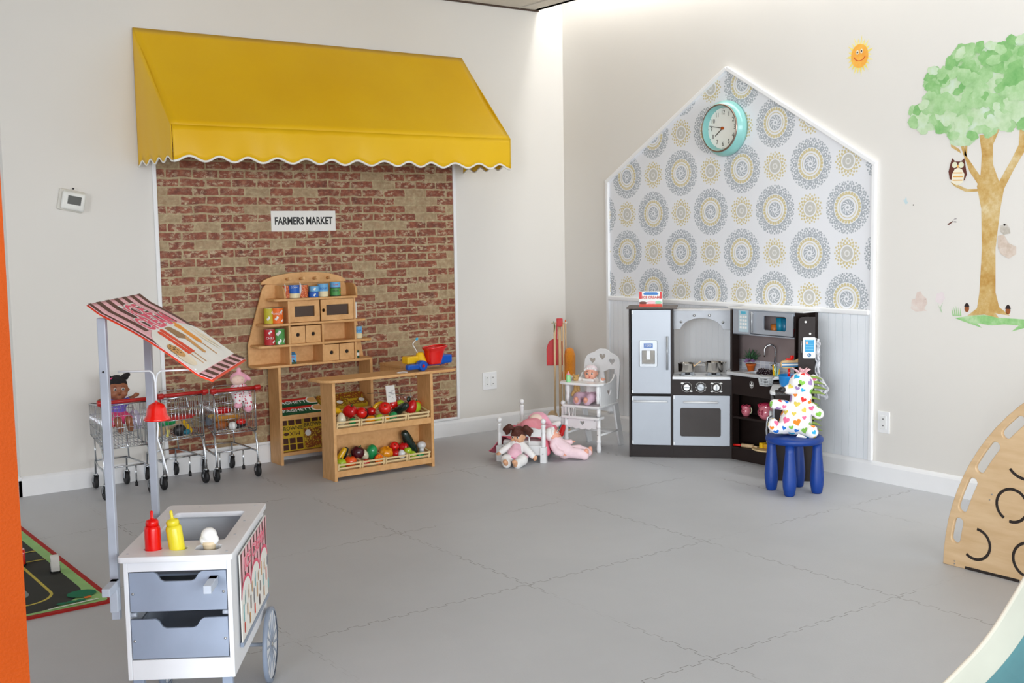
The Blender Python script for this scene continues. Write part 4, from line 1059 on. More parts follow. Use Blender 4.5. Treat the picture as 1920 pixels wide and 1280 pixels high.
def shopping_cart(label, loc, rz=0.0):
    t = thing('shopping_cart', label, 'shopping cart', loc, rz, 'toy shopping carts along the left wall')
    b = MB(); b.cyl((-.118, -.008, .520), (.118, -.008, .520), .0105, n=16); b.build('handle_grip', RHAND, t)
    for s in (-1, 1):
        MB().cyl((s * .112, -.008, .520), (s * .146, -.008, .520), .0145, n=16).box((s * .128, .012, .512), (.020, .040, .022)).build('handle_bracket', RHAND, t, bevel=.003)
    # basket: near face, far face and tapering sides of wire
    def P(u, v, w):   # u across -1..1, v depth 0..1, w height 0..1
        return (u * (.121 - .026 * v), .012 + .338 * v, (.270 + .03 * v) * (1 - w) + (.505 - .035 * v) * w)
    b = MB(); r = .0016
    for w in (0, .06, .45, .72): b.tube([P(-1, 0, w), P(1, 0, w)], r, 5)
    for i in range(13): u = -1 + i / 6; b.tube([P(u, 0, 0), P(u, 0, .96)], r * .8, 5); b.tube([P(u, 1, 0), P(u, 1, 1)], r * .8, 5); b.tube([P(u, 0, 0), P(u, 1, 0)], r * .8, 5)
    for s in (-1, 1):
        for w in (0, .33, .66, 1): b.tube([P(s, 0, w), P(s, 1, w)], r, 5)
        for i in range(1, 15): v = i / 15; b.tube([P(s, v, 0), P(s, v, 1)], r * .8, 5)
    for w in (0, .33, .66, 1): b.tube([P(-1, 1, w), P(1, 1, w)], r, 5)
    for v in (.25, .5, .75): b.tube([P(-1, v, 0), P(1, v, 0)], r, 5)
    b.build('wire_basket', CHROME, t)
    b = MB(); b.tube([P(-1, 0, 1), P(-1, 1, 1), P(1, 1, 1), P(1, 0, 1), P(-1, 0, .97)], .0042, 8)
    for s in (-1, 1): b.tube([P(s, 0, 1.02), P(s, 0, 0)], .0042, 8)
    b.tube([P(-1, 0, 0), P(1, 0, 0)], .0032, 8); b.build('basket_rim', CHROME, t)
    b = MB()   # folding child seat
    for i in range(6): z_ = .345 + .03 * i; b.tube([(-.085, .045 + .018 * i, z_), (.075, .045 + .018 * i, z_)], .0017, 5)
    for x_ in (-.085, .075): b.tube([(x_, .035, .30), (x_, .135, .515), (x_ * .8, .14, .525)], .0028, 6)
    b.tube([(-.085, .135, .515), (-.078, .14, .528), (.068, .14, .528), (.075, .135, .515)], .0028, 6); b.build('child_seat', CHROME, t)
    b = MB()
    for s in (-1, 1):
        b.tube([(s * .110, .10, .272), (s * .119, .045, .270), (s * .121, .022, .245), (s * .122, .008, .19), (s * .122, .004, .12), (s * .122, .002, .080)], .0068, 8)
        b.tube([(s * .122, .004, .150), (s * .110, .18, .155), (s * .085, .32, .160), (s * .085, .325, .080)], .0055, 8)
        b.tube([(s * .090, .29, .158), (s * .088, .30, .285)], .0045, 8)
        b.tube([(s * .070, .10, .152), (s * .070, .10, .052)], .0045, 8)
    b.tube([(-.116, .09, .152), (.116, .09, .152)], .0045, 8); b.tube([(-.085, .32, .160), (.085, .32, .160)], .0045, 8); b.build('frame', CHROME, t)
    for s in (-1, 1): MB().cyl((s * .070, .10, .034), (s * .070, .10, .056), .0085, n=12).build('frame_foot', RUB, t)
    for s, y_, cx in ((-1, .002, .122), (1, .002, .122), (-1, .325, .085), (1, .325, .085)):
        c = MB().cyl((s * cx, y_, .074), (s * cx, y_, .086), .011, n=12).box((s * cx - .0135, y_ + .006, .056), (.002, .020, .044), rx=.3).box((s * cx + .0135, y_ + .006, .056), (.002, .020, .044), rx=.3).build('caster', CHROME, t)
        MB().lathe([(.022, -.010), (.033, -.0105), (.037, -.005), (.037, .005), (.033, .0105), (.022, .010)], (s * cx, y_ + .012, .037), 22, (1, 0, 0)).build('wheel', RUB, c, bevel=.001)
        MB().cyl((s * cx - .012, y_ + .012, .037), (s * cx + .012, y_ + .012, .037), .007, n=10).build('wheel_hub', CHROME, c)
    return t


c3 = shopping_cart('rightmost toy shopping cart, carrying a pink spotted plush doll', (-2.695, -.365, 0), R_(-2))
c2 = dup(c3, 'middle toy shopping cart, with a red seat flap and toy food', (-2.995, -.350, 0), R_(4))
c1 = dup(c3, 'leftmost toy shopping cart, carrying a brown doll with black pigtails', (-3.322, -.395, 0), R_(-1))
MB().box((-.005, .055, .390), (.170, .055, .010)).box((-.005, .030, .383), (.15, .008, .018)).build('seat_flap', RHAND, c2, bevel=.002)

# loose things in the carts
def lump(name, label, cat, prims, m, group=None):
    c = Vector((0, 0, 0)); z = 9
    for p in prims: c += Vector(p[1])
    c /= len(prims)
    t = thing(name, label, cat, (c.x, c.y, min(p[1][2] for p in prims) - .01), group=group)
    blob('body', prims, m, t, voxel=.004, root=t); return t


BEIGE = mat('beige_plush', rgb(214, 186, 144), 0.85); TEA = mat('tan_plastic', rgb(206, 142, 56), 0.4)
lump('toy_bottle', 'green cylinder toy in the middle shopping cart', 'toy', [('c', (-3.08, -.25, .355), (-3.02, -.24, .358), .022, .022)], GREEN)
lump('toy_bread', 'beige curved plush toy lying in the middle shopping cart', 'toy', [('c', (-3.09, -.24, .300), (-3.04, -.22, .338), .024, .026), ('c', (-3.04, -.22, .338), (-2.98, -.20, .338), .026, .024), ('c', (-2.98, -.20, .338), (-2.935, -.19, .305), .024, .018)], BEIGE)
lump('toy_drum', 'black round toy under the beige plush in the middle cart', 'toy', [('s', (-3.00, -.30, .310), (.038, .02, .034))], BLACK)
lump('toy_block', 'blue toy piece beside the black toy in the middle cart', 'toy', [('s', (-2.965, -.315, .300), (.022, .012, .016))], mat('teal_block', rgb(20, 110, 130), 0.4))
lump('toy_corn', 'small pale yellow toy cob at the front of the middle cart', 'toy', [('c', (-3.075, -.315, .290), (-3.070, -.315, .318), .0095, .0095)], mat('pale_yellow_toy', rgb(232, 220, 120), 0.4))
lump('toy_cheese', 'orange-yellow toy wedge on the right in the middle cart', 'toy', [('c', (-2.925, -.25, .295), (-2.945, -.22, .340), .016, .014)], YELLOW)
lump('toy_lemon', 'small yellow toy at the left of the rightmost cart', 'toy', [('s', (-2.775, -.20, .352), (.024, .016, .014))], YELLOW)
lump('toy_baguette', 'orange toy loaf lying low in the rightmost cart', 'toy', [('c', (-2.76, -.24, .345), (-2.66, -.21, .340), .022, .022), ('c', (-2.66, -.21, .34), (-2.62, -.2, .33), .022, .016)], TEA)
lump('toy_basket', 'brown-orange toy basket under the loaf in the rightmost cart', 'toy', [('s', (-2.74, -.25, .305), (.045, .03, .022))], mat('rust_toy', rgb(168, 92, 36), 0.5))
lump('toy_ball', 'white ball at the front of the rightmost cart', 'ball', [('s', (-2.702, -.325, .306), .0245)], LW)
lump('toy_truck', 'red toy box behind the plush legs in the rightmost cart', 'toy', [('s', (-2.70, -.18, .375), (.05, .02, .025))], RED)
lump('toy_tomato', 'red and orange toy at the right in the rightmost cart', 'toy', [('s', (-2.635, -.29, .318), (.030, .02, .018))], RED2)
lump('toy_pan', 'black toy pan at the bottom of the rightmost cart', 'toy', [('s', (-2.645, -.25, .292), (.06, .04, .016))], BLACK)
lump('toy_cup', 'blue-grey toy cup low in the rightmost cart', 'toy', [('c', (-2.78, -.16, .31), (-2.77, -.16, .345), .018, .018)], mat('grey_blue_toy', rgb(120, 140, 160), 0.5))
lump('toy_strawberry', 'small red toy left of the seated doll in the leftmost cart', 'toy', [('c', (-3.355, -.285, .372), (-3.350, -.285, .400), .010, .010)], RED)
lump('toy_blanket', 'pale lilac cloth bundle beside the doll in the leftmost cart', 'cloth', [('s', (-3.225, -.235, .400), (.030, .030, .045)), ('s', (-3.21, -.22, .36), (.03, .03, .03))], mat('lilac_cloth', rgb(206, 196, 222), 0.9, bump=.3))


# ================================================================== DOLLS
IRIS = mat('doll_iris', rgb(44, 34, 30), 0.15, coat=1.0); EYEW = mat('doll_eye_white', rgb(230, 228, 224), 0.2); LIPS = mat('doll_lips', rgb(196, 92, 88), 0.5); LIPD = mat('doll_lips_dark', rgb(96, 44, 36), 0.5)


def fingers(hand, d, side, r, m_n=4):
    """five short fingers fanning from the palm"""
    hand = Vector(hand); d = Vector(d).normalized(); side = (Vector(side) - d * d.dot(Vector(side))).normalized(); out = []
    for i, (o_, L) in enumerate(((-.75, .85), (-.25, 1.1), (.25, 1.05), (.75, .85))):
        p = hand + side * o_ * r * .9 + d * r * .5; e = p + d * r * L * 1.1 + side * o_ * r * .3; out.append(('c', p, e, r * .30, r * .24))
    th = hand - side * r * .7; out.append(('c', th, th - side * r * .6 + d * r * .7, r * .32, r * .26))
    return out


def doll(name, label, loc, face, upv, head, hr, neck, hips, tr, arms, legs, skin, shirt, pants, hairfn=None, hands=True, vox=.004, feet=True, lips=LIPS, sleeve=1.0, pant=1.0, eyes=True, group=None):
    t = thing(name, label, 'doll', loc, group=group)
    F = Vector(face).normalized(); U = Vector(upv); U = (U - F * F.dot(U)).normalized(); Sd = F.cross(U)
    head = Vector(head); neck = Vector(neck); hips = Vector(hips)
    prims = [('s', head, (hr, hr, hr * 1.02)), ('s', head - U * hr * .35 + F * hr * .12, hr * .80), ('c', head, neck, hr * .5, hr * .42), ('c', neck, hips, tr * .85, tr)]
    for s in (-1, 1):
        prims.append(('s', head + Sd * s * hr * .98 - U * hr * .1, hr * .16)); prims.append(('s', head + F * hr * .62 - U * hr * .35 + Sd * s * hr * .45, hr * .36))
    prims.append(('s', head + F * hr * 1.0 - U * hr * .12, hr * .13)); prims.append(('s', head + F * hr * .80 - U * hr * .75, hr * .22))
    for (sh, el, ha, r) in arms:
        prims += [('c', sh, el, r, r * .85), ('c', el, ha, r * .85, r * .62), ('s', ha, r * .75)]
        if hands: prims += fingers(ha, Vector(ha) - Vector(el), Sd if abs((Vector(ha) - Vector(el)).normalized().dot(Sd)) < .8 else U, r * .85)
    for (hp_, kn, ft, r) in legs:
        prims += [('c', hp_, kn, r, r * .9), ('c', kn, ft, r * .9, r * .65)]
        if feet: prims += [('c', ft, Vector(ft) + (F * .5 + U * .6).normalized() * r * 1.2, r * .68, r * .58)]
    blob('body', prims, skin, t, voxel=vox, it=2, root=t)
    if shirt:
        pr = [('c', neck, hips, tr * .85 + .005, tr + .007)]
        for (sh, el, ha, r) in arms:
            e2 = Vector(el) + (Vector(ha) - Vector(el)) * .78 * sleeve
            pr += [('c', neck + (Vector(sh) - neck) * .6, sh, r + .005, r + .006), ('c', sh, Vector(sh) + (Vector(el) - Vector(sh)) * min(1, sleeve * 1.6), r + .006, r * .9 + .006)]
            if sleeve > .6: pr.append(('c', el, e2, r * .88 + .006, r * .75 + .006))
        blob('top_clothes', pr, shirt, t, voxel=vox, it=2, root=t)
    if pants:
        pr = [('s', hips, tr + .009)]
        for (hp_, kn, ft, r) in legs:
            pr += [('c', hp_, Vector(hp_) + (Vector(kn) - Vector(hp_)) * min(1, pant * 1.5), r + .008, r + .008)]
            if pant > .6: pr.append(('c', kn, Vector(kn) + (Vector(ft) - Vector(kn)) * .80, r * .9 + .008, r * .8 + .008))
        blob('pants', pr, pants, t, voxel=vox, it=2, root=t)
    if eyes:
        for s in (-1, 1):
            e = head + F * hr * .90 + U * hr * .10 + Sd * s * hr * .36
            w = MB(t).sph(e, hr * .155, 12).build('eye', EYEW, t); MB(t).sph(e + F * hr * .07, hr * .115, 12).build('iris', IRIS, w)
            b = MB(t); b.tube([e + U * hr * .24 - Sd * s * hr * .15 - F * hr * .0, e + U * hr * .30 - F * hr * .02, e + U * hr * .24 + Sd * s * hr * .16 - F * hr * .08], hr * .022, 5); b.build('eyebrow', LIPD, t)
    b = MB(t); b.sph(head + F * hr * .95 - U * hr * .42, (hr * .15, hr * .12, hr * .07), 12); b.build('mouth', lips, t)
    if hairfn: hairfn(t, head, hr, F, U, Sd)
    return t


BHAIR = mat('black_yarn_hair', rgb(26, 22, 24), 0.85, bump=.6, bscale=200); BRHAIR = mat('brown_hair', rgb(86, 40, 28), 0.6, bump=.6, bscale=160)


def hair_black(t, h, r, F, U, Sd):
    blob('hair', [('s', h + U * r * .38 - F * r * .18, r * .97), ('s', h + U * r * .62 + F * r * .25, r * .55)], BHAIR, t, voxel=.0035, it=2, root=t)
    for s, o_ in ((-1, 0), (1, 0)):
        c = h + U * r * 1.25 + Sd * s * r * (.85 if s > 0 else .75)
        blob('pigtail', [('c', c - Sd * s * r * .35 - U * r * .15, c, r * .16, r * .24), ('s', c + Sd * s * r * .25 + U * r * .08, r * .24), ('s', c + Sd * s * r * .1 - U * r * .18, r * .22)], BHAIR, t, voxel=.003, it=1, root=t)
        MB(t).sph(c - Sd * s * r * .40 - U * r * .18 + F * r * .1, (r * .22, r * .14, r * .12), 10).build('hair_bow', mat('hot_pink_ribbon', rgb(236, 70, 130), 0.6), t)


V = Vector
hx, hy = -3.315, -.25
doll('rag_doll', 'brown doll with black pigtails and pink shorts sitting in the leftmost cart', (hx, hy, .36), (-.12, -1, -.02), (0, 0, 1), (hx, hy, .566), .057, (hx, hy + .01, .508), (hx, hy + .015, .425), .040,
     [((hx - .038, hy, .49), (hx - .075, hy - .02, .505), (hx - .105, hy - .05, .520), .015), ((hx + .038, hy, .49), (hx + .062, hy - .01, .505), (hx + .085, hy - .03, .528), .015)],
     [((hx - .022, hy + .0, .415), (hx - .026, hy - .075, .405), (hx - .020, hy - .088, .352), .024), ((hx + .022, hy + .0, .415), (hx + .030, hy - .075, .405), (hx + .034, hy - .088, .356), .024)],
     SKIN3, mat('purple_print', rgb(120, 100, 196), 0.85), mat('hot_pink_cloth', rgb(238, 78, 130), 0.8), hair_black, hands=True, sleeve=.4, pant=.4, lips=LIPD)

# plush pink doll in the right cart
px, py = -2.640, -.285
t = thing('plush_doll', 'pink plush doll in white outfit with red dots sitting in the rightmost cart', 'plush toy', (px, py, .40))
g = NG('spotted_cloth', 0.9); vn = g.nt.nodes.new('ShaderNodeTexVoronoi'); vn.inputs['Scale'].default_value = 62; g.nt.links.new(g.co, vn.inputs['Vector'])
SPOT = g.color(g.ramp(vn.outputs['Distance'], (0.30, rgb(206, 50, 84)), (0.36, rgb(240, 230, 232))))
PKPL = mat('pink_plush', rgb(240, 170, 190), 0.95, sheen=.3); FCPL = mat('peach_plush', rgb(238, 206, 190), 0.95, sheen=.2)
blob('hood', [('s', (px + .006, py + .012, .566), (.050, .042, .040)), ('c', (px + .004, py, .60), (px + .004, py, .618), .012, .014), ('c', (px + .045, py, .575), (px + .062, py - .005, .560), .014, .012)], PKPL, t, voxel=.004, root=t)
blob('face', [('s', (px - .010, py - .016, .560), (.040, .032, .030))], FCPL, t, voxel=.004, root=t)
blob('outfit', [('c', (px, py, .535), (px, py, .485), .032, .036), ('c', (px - .024, py - .01, .500), (px - .036, py - .070, .462), .030, .028), ('c', (px - .036, py - .070, .470), (px - .040, py - .082, .440), .026, .022), ('c', (px + .022, py - .01, .495), (px + .020, py - .070, .462), .030, .028), ('c', (px + .020, py - .072, .462), (px + .018, py - .085, .425), .027, .024)], SPOT, t, voxel=.004, root=t)
blob('feet', [('s', (px - .044, py - .088, .426), (.024, .020, .018))], PKPL, t, voxel=.004, root=t); blob('feet', [('s', (px + .014, py - .090, .402), (.022, .020, .020))], PKPL, t, voxel=.004, root=t)
blob('arm', [('c', (px + .034, py, .520), (px + .052, py - .01, .485), .014, .016)], PKPL, t, voxel=.004, root=t); blob('arm', [('c', (px - .034, py, .520), (px - .046, py, .500), .014, .014)], PKPL, t, voxel=.004, root=t)
blob('hand', [('s', (px + .062, py - .01, .468), (.014, .010, .020))], FCPL, t, voxel=.004, root=t)
for s in (-1, 1): MB(t).sph((px - .010 + s * .012, py - .047, .565), .0026, 8).build('eye', LIPS, t)

# ================================================================== SNACK CART in the foreground
CW = mat('cart_white', rgb(238, 240, 244), 0.35, noise=0.01); CG = mat('cart_grey', rgb(150, 162, 182), 0.4, noise=0.04, nscale=8); CL = mat('cart_light_grey', rgb(180, 188, 200), 0.35)
t = thing('snack_cart', 'white and grey wooden snack cart with striped canopy in the foreground', 'play cart', (-4.293, -3.444, 0), R_(-32.9))
KX, MX_, YH = .076, .144, .074
cutout('cart_top', rrect(0.0, .300, -.004, .570, .012), [rrect(.048, .250, .150, .470, .01), circ(.0228, 24, KX, YH), circ(.0228, 24, MX_, YH), rrect(.190, .256, .048, .104, .018)], .016, CW, t, Tr(0, 0, .537), .002)
b = MB()
for (x, y_) in ((.02, .03), (.28, .03), (.27, .2), (.27, .35), (.27, .54), (.1, .54), (.02, .3)): b.cyl((x, y_, .5445), (x, y_, .5456), .0035, n=8)
b.build('screw', CL, t)
MB().bb(.010, .022, .016, .552, .203, .529).build('side_panel', CW, t, bevel=.002)
MB().bb(.280, .292, .016, .552, .203, .529).build('side_panel', CW, t, bevel=.002)
MB().bb(.022, .280, .540, .552, .203, .529).build('back_panel', CW, t)
MB().bb(.022, .280, .016, .028, .500, .529).build('front_rail', CW, t); MB().bb(.022, .280, .016, .540, .203, .258).build('base_box', CW, t, bevel=.002)
MB().bb(.022, .280, .130, .480, .452, .458).build('tray_floor', CG, t)
b = MB()
for i in range(4): b.cyl((.030, .20 + .045 * i, .490 - .004 * i), (.272, .20 + .045 * i, .490 - .004 * i), .010, n=12)
b.build('roller', mat('roller_grey', rgb(140, 144, 156), 0.35), t)
for zb, zt_ in ((.390, .497), (.261, .369)):
    w0, w1 = .024, .278
    prof = [(w0, zb), (w1, zb), (w1, zt_)] + [(.216, zt_), (.206, zt_ - .006), (.196, zt_ - .022), (.186, zt_ - .026), (.116, zt_ - .026), (.106, zt_ - .022), (.097, zt_ - .006), (.088, zt_)] + [(w0, zt_)]
    d = cutout('drawer', prof, [], .010, CG, t, Tr(0, .022, 0) @ Ro('X', 90), .001)
    b = MB(); b.bb(w0 + .004, w0 + .010, .030, .40, zb + .004, zt_ - .03).bb(w1 - .010, w1 - .004, .030, .40, zb + .004, zt_ - .03).bb(w0 + .01, w1 - .01, .030, .40, zb + .004, zb + .008).build('drawer_box', CL, d)
    for x in (.032, .270): MB().sph((x, .0165, (zb + zt_) / 2 - .004), (.004, .003, .004), 10).build('screw_cap', STEEL, d)
for x in (.030, .272): MB().cyl((x - .008, .028, .380), (x + .008, .028, .380), .0065, n=12).build('drawer_rail', CL, t)
for x in (.032, .268):
    MB().bb(x - .014, x + .014, .030, .052, 0, .203).build('leg', CG, t, bevel=.002)
for x in (-.010, .247):
    MB().bb(x - .010, x + .011, -.075, .016, .462, .484).bb(x - .010, x + .011, -.012, .014, .40 if x < 0 else .484, .484).build('push_handle', CL, t, bevel=.002)
for s, x in ((1, .309), (-1, -.007)):
    w = MB().lathe([(.104, -.007), (.115, -.006), (.115, .006), (.104, .007)], (x, .490, .116), 48, (1, 0, 0), capb=False, capt=False).build('wheel', CG, t)
    MB().lathe([(.105, -.004), (.105, .004)], (x, .490, .116), 40, (1, 0, 0)).build('wheel_disc', CW, w)
    for k in range(8):
        a = PI * k / 8 + .2; MB().box((x, .490, .116), (.0105, .208, .007), rx=a).build('spoke', CG, w)
    MB().cyl((x - .008, .49, .116), (x + .008, .49, .116), .007, n=14).build('hub', STEEL, w)
MB().cyl((-.007, .490, .116), (.309, .490, .116), .006, n=10).build('axle', CL, t)
# printed panel on the right side
PPK = mat('print_pink', rgb(242, 186, 194), 0.6); PBR = mat('print_brown', rgb(92, 58, 52), 0.6); PHP = mat('print_hot_pink', rgb(232, 92, 120), 0.6); PTN = mat('print_tan', rgb(216, 160, 96), 0.6); PRD = mat('print_red', rgb(232, 74, 40), 0.6); PTL = mat('print_teal', rgb(130, 196, 200), 0.6); PGY = mat('print_grey', rgb(120, 120, 140), 0.6)
pan = MB().box((.3000, .312, .392), (.003, .440, .246), ry=0).build('side_poster', PAPER, t)
XR = .3022
def qd(b, k, y0, y1, z0, z1, sh=0): b.k = k; b.poly([(XR, y0, z0), (XR, y1, z0), (XR, y1 + sh, z1), (XR, y0 + sh, z1)])
b = MB(); cols = [PPK, PBR, PHP, PTN, PRD, PTL, PGY, PAPER]
qd(b, 0, .095, .530, .395, .513)
XR += .0003
for i in range(9): qd(b, 1, .100 + .05 * i, .118 + .05 * i, .395 if i % 3 == 0 else .415, .513)
XR += .0003
for cyc in (.165, .312, .460):
    b.k = 2; b.poly([(XR, cyc + .075 * math.cos(R_(a)), .388 + .052 * math.sin(R_(a))) for a in range(0, 181, 12)])
    b.k = 7; b.poly([(XR + .0003, cyc + .066 * math.cos(R_(a)), .387 + .042 * math.sin(R_(a))) for a in range(0, 181, 12)])
XR += .0006
rnd = random.Random(11)
for i in range(16):
    yy = .115 + .027 * i; zz = .36 if i % 2 else .32; qd(b, rnd.choice([1, 3, 4, 5, 3, 6]), yy, yy + .009, zz, zz + rnd.uniform(.03, .05), .003)
    if i % 3 == 0: qd(b, rnd.choice([1, 3, 5, 4]), yy + .006, yy + .018, .285, .315, .002)
b.build('poster_print', cols, pan)
text('lettering', 'ICE CREAM', .052, PPK, pan, Tr(.3036, .315, .470) @ Ro('Z', 90) @ Ro('X', 90), bold=.05, sx=1.3, ext=.0002)
text('lettering', 'ICE CREAM', .052, PHP, pan, Tr(.3038, .315, .470) @ Ro('Z', 90) @ Ro('X', 90), bold=.0, sx=1.3)
MB().box((.299, .312, .262), (.010, .44, .012)).build('poster_ledge', CG, t, bevel=.001)
# posts, canopy sheet and wire
for y_ in (.060, .500):
    MB().bb(-.036, -.014, y_ - .010, y_ + .010, .36, 1.172).build('post', CL, t, bevel=.002)
    MB().sph((-.025, y_ - .0105, 1.10 if y_ > .3 else 1.03), .003, 8).build('post_screw', BLACK, t)


def sheet(u, v, off=0.0):
    """u down the slope (-.12..1.14), v across"""
    x = -.020 + .245 * u; z = 1.186 - .165 * u + off
    z += .010 * math.sin(PI * min(max(u, 0), 1)) + (.004 * math.sin(v * 14 * 2) if u < 0 or u > 1 else 0)
    if u < 0: z = 1.186 - .20 * u + off
    if u > 1: z = 1.021 - .10 * (u - 1) + off
    return Vector((x, .030 + .500 * v, z))


MB().grid(lambda a, b_: sheet(-.135 + 1.285 * a, b_, -.006), 24, 12).build('canopy_lining', mat('orange_red_lining', rgb(224, 76, 40), 0.6), t, solid=.001)
cs = MB().grid(lambda a, b_: sheet(-.12 + 1.26 * a, b_), 30, 12).build('canopy_sheet', PPK, t, solid=.0014)


def patch(b, k, u0, u1, v0, v1, lift=.0014, n=8):
    b.k = k; b.grid(lambda a, c_: sheet(u0 + (u1 - u0) * a, v0 + (v1 - v0) * c_, lift), n, 2)


def shape(b, k, pts, lift=.0024):
    b.k = k; cu_ = sum(p[0] for p in pts) / len(pts); cv = sum(p[1] for p in pts) / len(pts); n = len(pts)
    b.add([sheet(p[0], p[1], lift) for p in pts] + [sheet(cu_, cv, lift)], [(i, (i + 1) % n, n) for i in range(n)])


b = MB(); KC = [PBR, PAPER, PHP, PRD, PTN, mat('print_dark_tan', rgb(160, 124, 88), 0.6), mat('print_orange', rgb(246, 160, 64), 0.6), BLACK, mat('print_cream', rgb(240, 226, 200), 0.6)]
for i in range(7):
    v0 = max(0.0, -.03 + i * .16); v1 = min(1.0, .05 + i * .16)
    patch(b, 0, -.12, 0, v0, v1); patch(b, 0, 1.0, 1.14, v0, v1)
    patch(b, 0, 0, .40 if i in (1, 2, 3, 4, 5) else 0.62, v0, v0 + (v1 - v0) * .85, n=12)
shape(b, 1, [(.62 + .22 * math.cos(R_(a)) * 1.1 if a <= 270 and a >= 90 else .99, .5 + .5 * math.sin(R_(a))) for a in range(84, 277, 8)], .0021)
shape(b, 1, [(.60, 0.0), (1.0, 0.0), (1.0, 1.0), (.60, 1.0)], .0020)
for v_, c_, u0, u1, w in ((.28, 3, .47, .80, .035), (.36, 3, .45, .80, .035)): shape(b, c_, [(u0, v_ - w), (u0 - .02, v_), (u0, v_ + w), (u1, v_ + w), (u1, v_ - w)], .0030)
for v_ in (.28, .36): shape(b, 4, [(.80, v_ - .008), (.94, v_ - .008), (.94, v_ + .008), (.80, v_ + .008)], .003)
shape(b, 5, [(.44, .45), (.42, .50), (.45, .56), (.60, .60), (.64, .52), (.60, .44)], .0030); shape(b, 4, [(.64, .52), (.60, .60), (.85, .56), (.86, .52), (.83, .50)], .0030)
shape(b, 6, [(.40, .66), (.38, .71), (.42, .77), (.72, .74), (.76, .68), (.72, .65)], .0030); shape(b, 4, [(.76, .68), (.92, .68), (.92, .70), (.76, .70)], .0030)
for a0 in (.84, .90): shape(b, 8, [(.46, a0), (.72, a0 - .03), (.90, a0 + .01), (.72, a0 + .03)], .0030)
for c0, rr, kk in ((.82, .11, 8), (.72, .09, 4)): shape(b, kk, [(c0 + rr * math.cos(R_(a)), .13 + rr * .85 * math.sin(R_(a))) for a in range(0, 360, 20)], .0030 if kk == 8 else .0036)
for i in range(10): u_, v_ = .70 + .05 * math.cos(i * 2.4) * (i / 10) ** .5 * 1.3, .13 + .06 * math.sin(i * 2.4) * (i / 10) ** .5; shape(b, 7, [(u_ - .008, v_ - .008), (u_ + .008, v_ - .008), (u_ + .008, v_ + .008), (u_ - .008, v_ + .008)], .0042)
b.build('canopy_print', KC, cs)
for i, w_ in enumerate(('ICE', 'CREAM')):
    tx = text('lettering', w_, (.125 if i == 0 else .115), PAPER, cs, None, bold=.07, ext=.0002)
    tx2 = text('lettering', w_, (.125 if i == 0 else .115), PHP, cs, None, bold=.02, ext=.0002)
    for k_, o_ in enumerate((tx, tx2)):
        for v_ in o_.data.vertices:
            p = sheet((.12 if i == 0 else .33) - v_.co.y / .40, .50 + v_.co.x / .62, .0030 + .0008 * k_ + v_.co.z)
            v_.co = p
WIRE = mat('white_wire', rgb(232, 236, 240), 0.35)
t9 = thing('bell_lamp', 'glossy red bell hanging from a white wire in front of the shopping carts', 'bell', (-4.293, -3.444, 0), R_(-32.9)); t9.matrix_basis = t.matrix_basis @ Tr(.108, .05, .90)
b = MB(); b.lathe([(.0345, .0), (.0335, .004), (.027, .013), (.024, .030), (.019, .040), (.008, .0455), (.004, .047)], n=32, capb=False); b.build('bell_body', RED2, t9, solid=.0015)
MB().sph((0, 0, .049), .004, 10).build('bell_knob', RED2, t9)
b = MB(); b.tube([(0, 0, .02), (.002, 0, -.02), (-.001, 0, -.05), (.010, 0, -.09), (.017, 0, -.125), (.022, 0, -.145)], .0022, 6); b.build('pull_cord', WIRE, t9)
b = MB(); b.tube([(-.095, 0, .130), (-.012, 0, .130), (-.004, 0, .122), (0, 0, .10), (0, 0, .05)], .0025, 8); b.tube([(.108, 0, .132), (.016, 0, .130), (.006, 0, .122), (.001, 0, .10), (0, 0, .05)], .0025, 8); b.build('hanging_wire', WIRE, t9)


def squeeze(label, x, m_, tilt):
    s = thing('squeeze_bottle', label, 'bottle', (0, 0, 0), group='squeeze bottles in the snack cart top'); s.matrix_basis = t.matrix_basis @ Tr(x, YH, .508) @ Ro('Y', tilt)
    MB().lathe([(.0205, 0), (.0212, .004), (.0212, .092), (.0195, .099), (.0172, .101)], n=28).build('bottle', m_, s)
    MB().lathe([(.0172, .101), (.0172, .112), (.0145, .117), (.0062, .119), (.0042, .124), (.0044, .139), (.0020, .142)], n=24).build('nozzle_cap', m_, s)


squeeze('red squeeze bottle standing in the snack cart top', KX, mat('ketchup_red', rgb(240, 12, 8), 0.25), 0)
squeeze('yellow squeeze bottle leaning in the snack cart top', MX_, mat('mustard_yellow', rgb(238, 222, 50), 0.25), -7)
s = thing('ice_cream_cone', 'white scoop in a tan cone standing in the snack cart top', 'toy food'); s.matrix_basis = t.matrix_basis @ Tr(.225, .078, .521)
MB().lathe([(.013, 0), (.0175, .030), (.0195, .032), (.0200, .040)], n=24).build('cone', mat('cone_tan', rgb(226, 206, 172), 0.5), s)
blob('scoop', [('s', (0, 0, .056), .0215), ('c', (-.01, 0, .044), (.01, 0, .044), .016, .016)], mat('scoop_white', rgb(240, 240, 238), 0.4), s, voxel=.002)

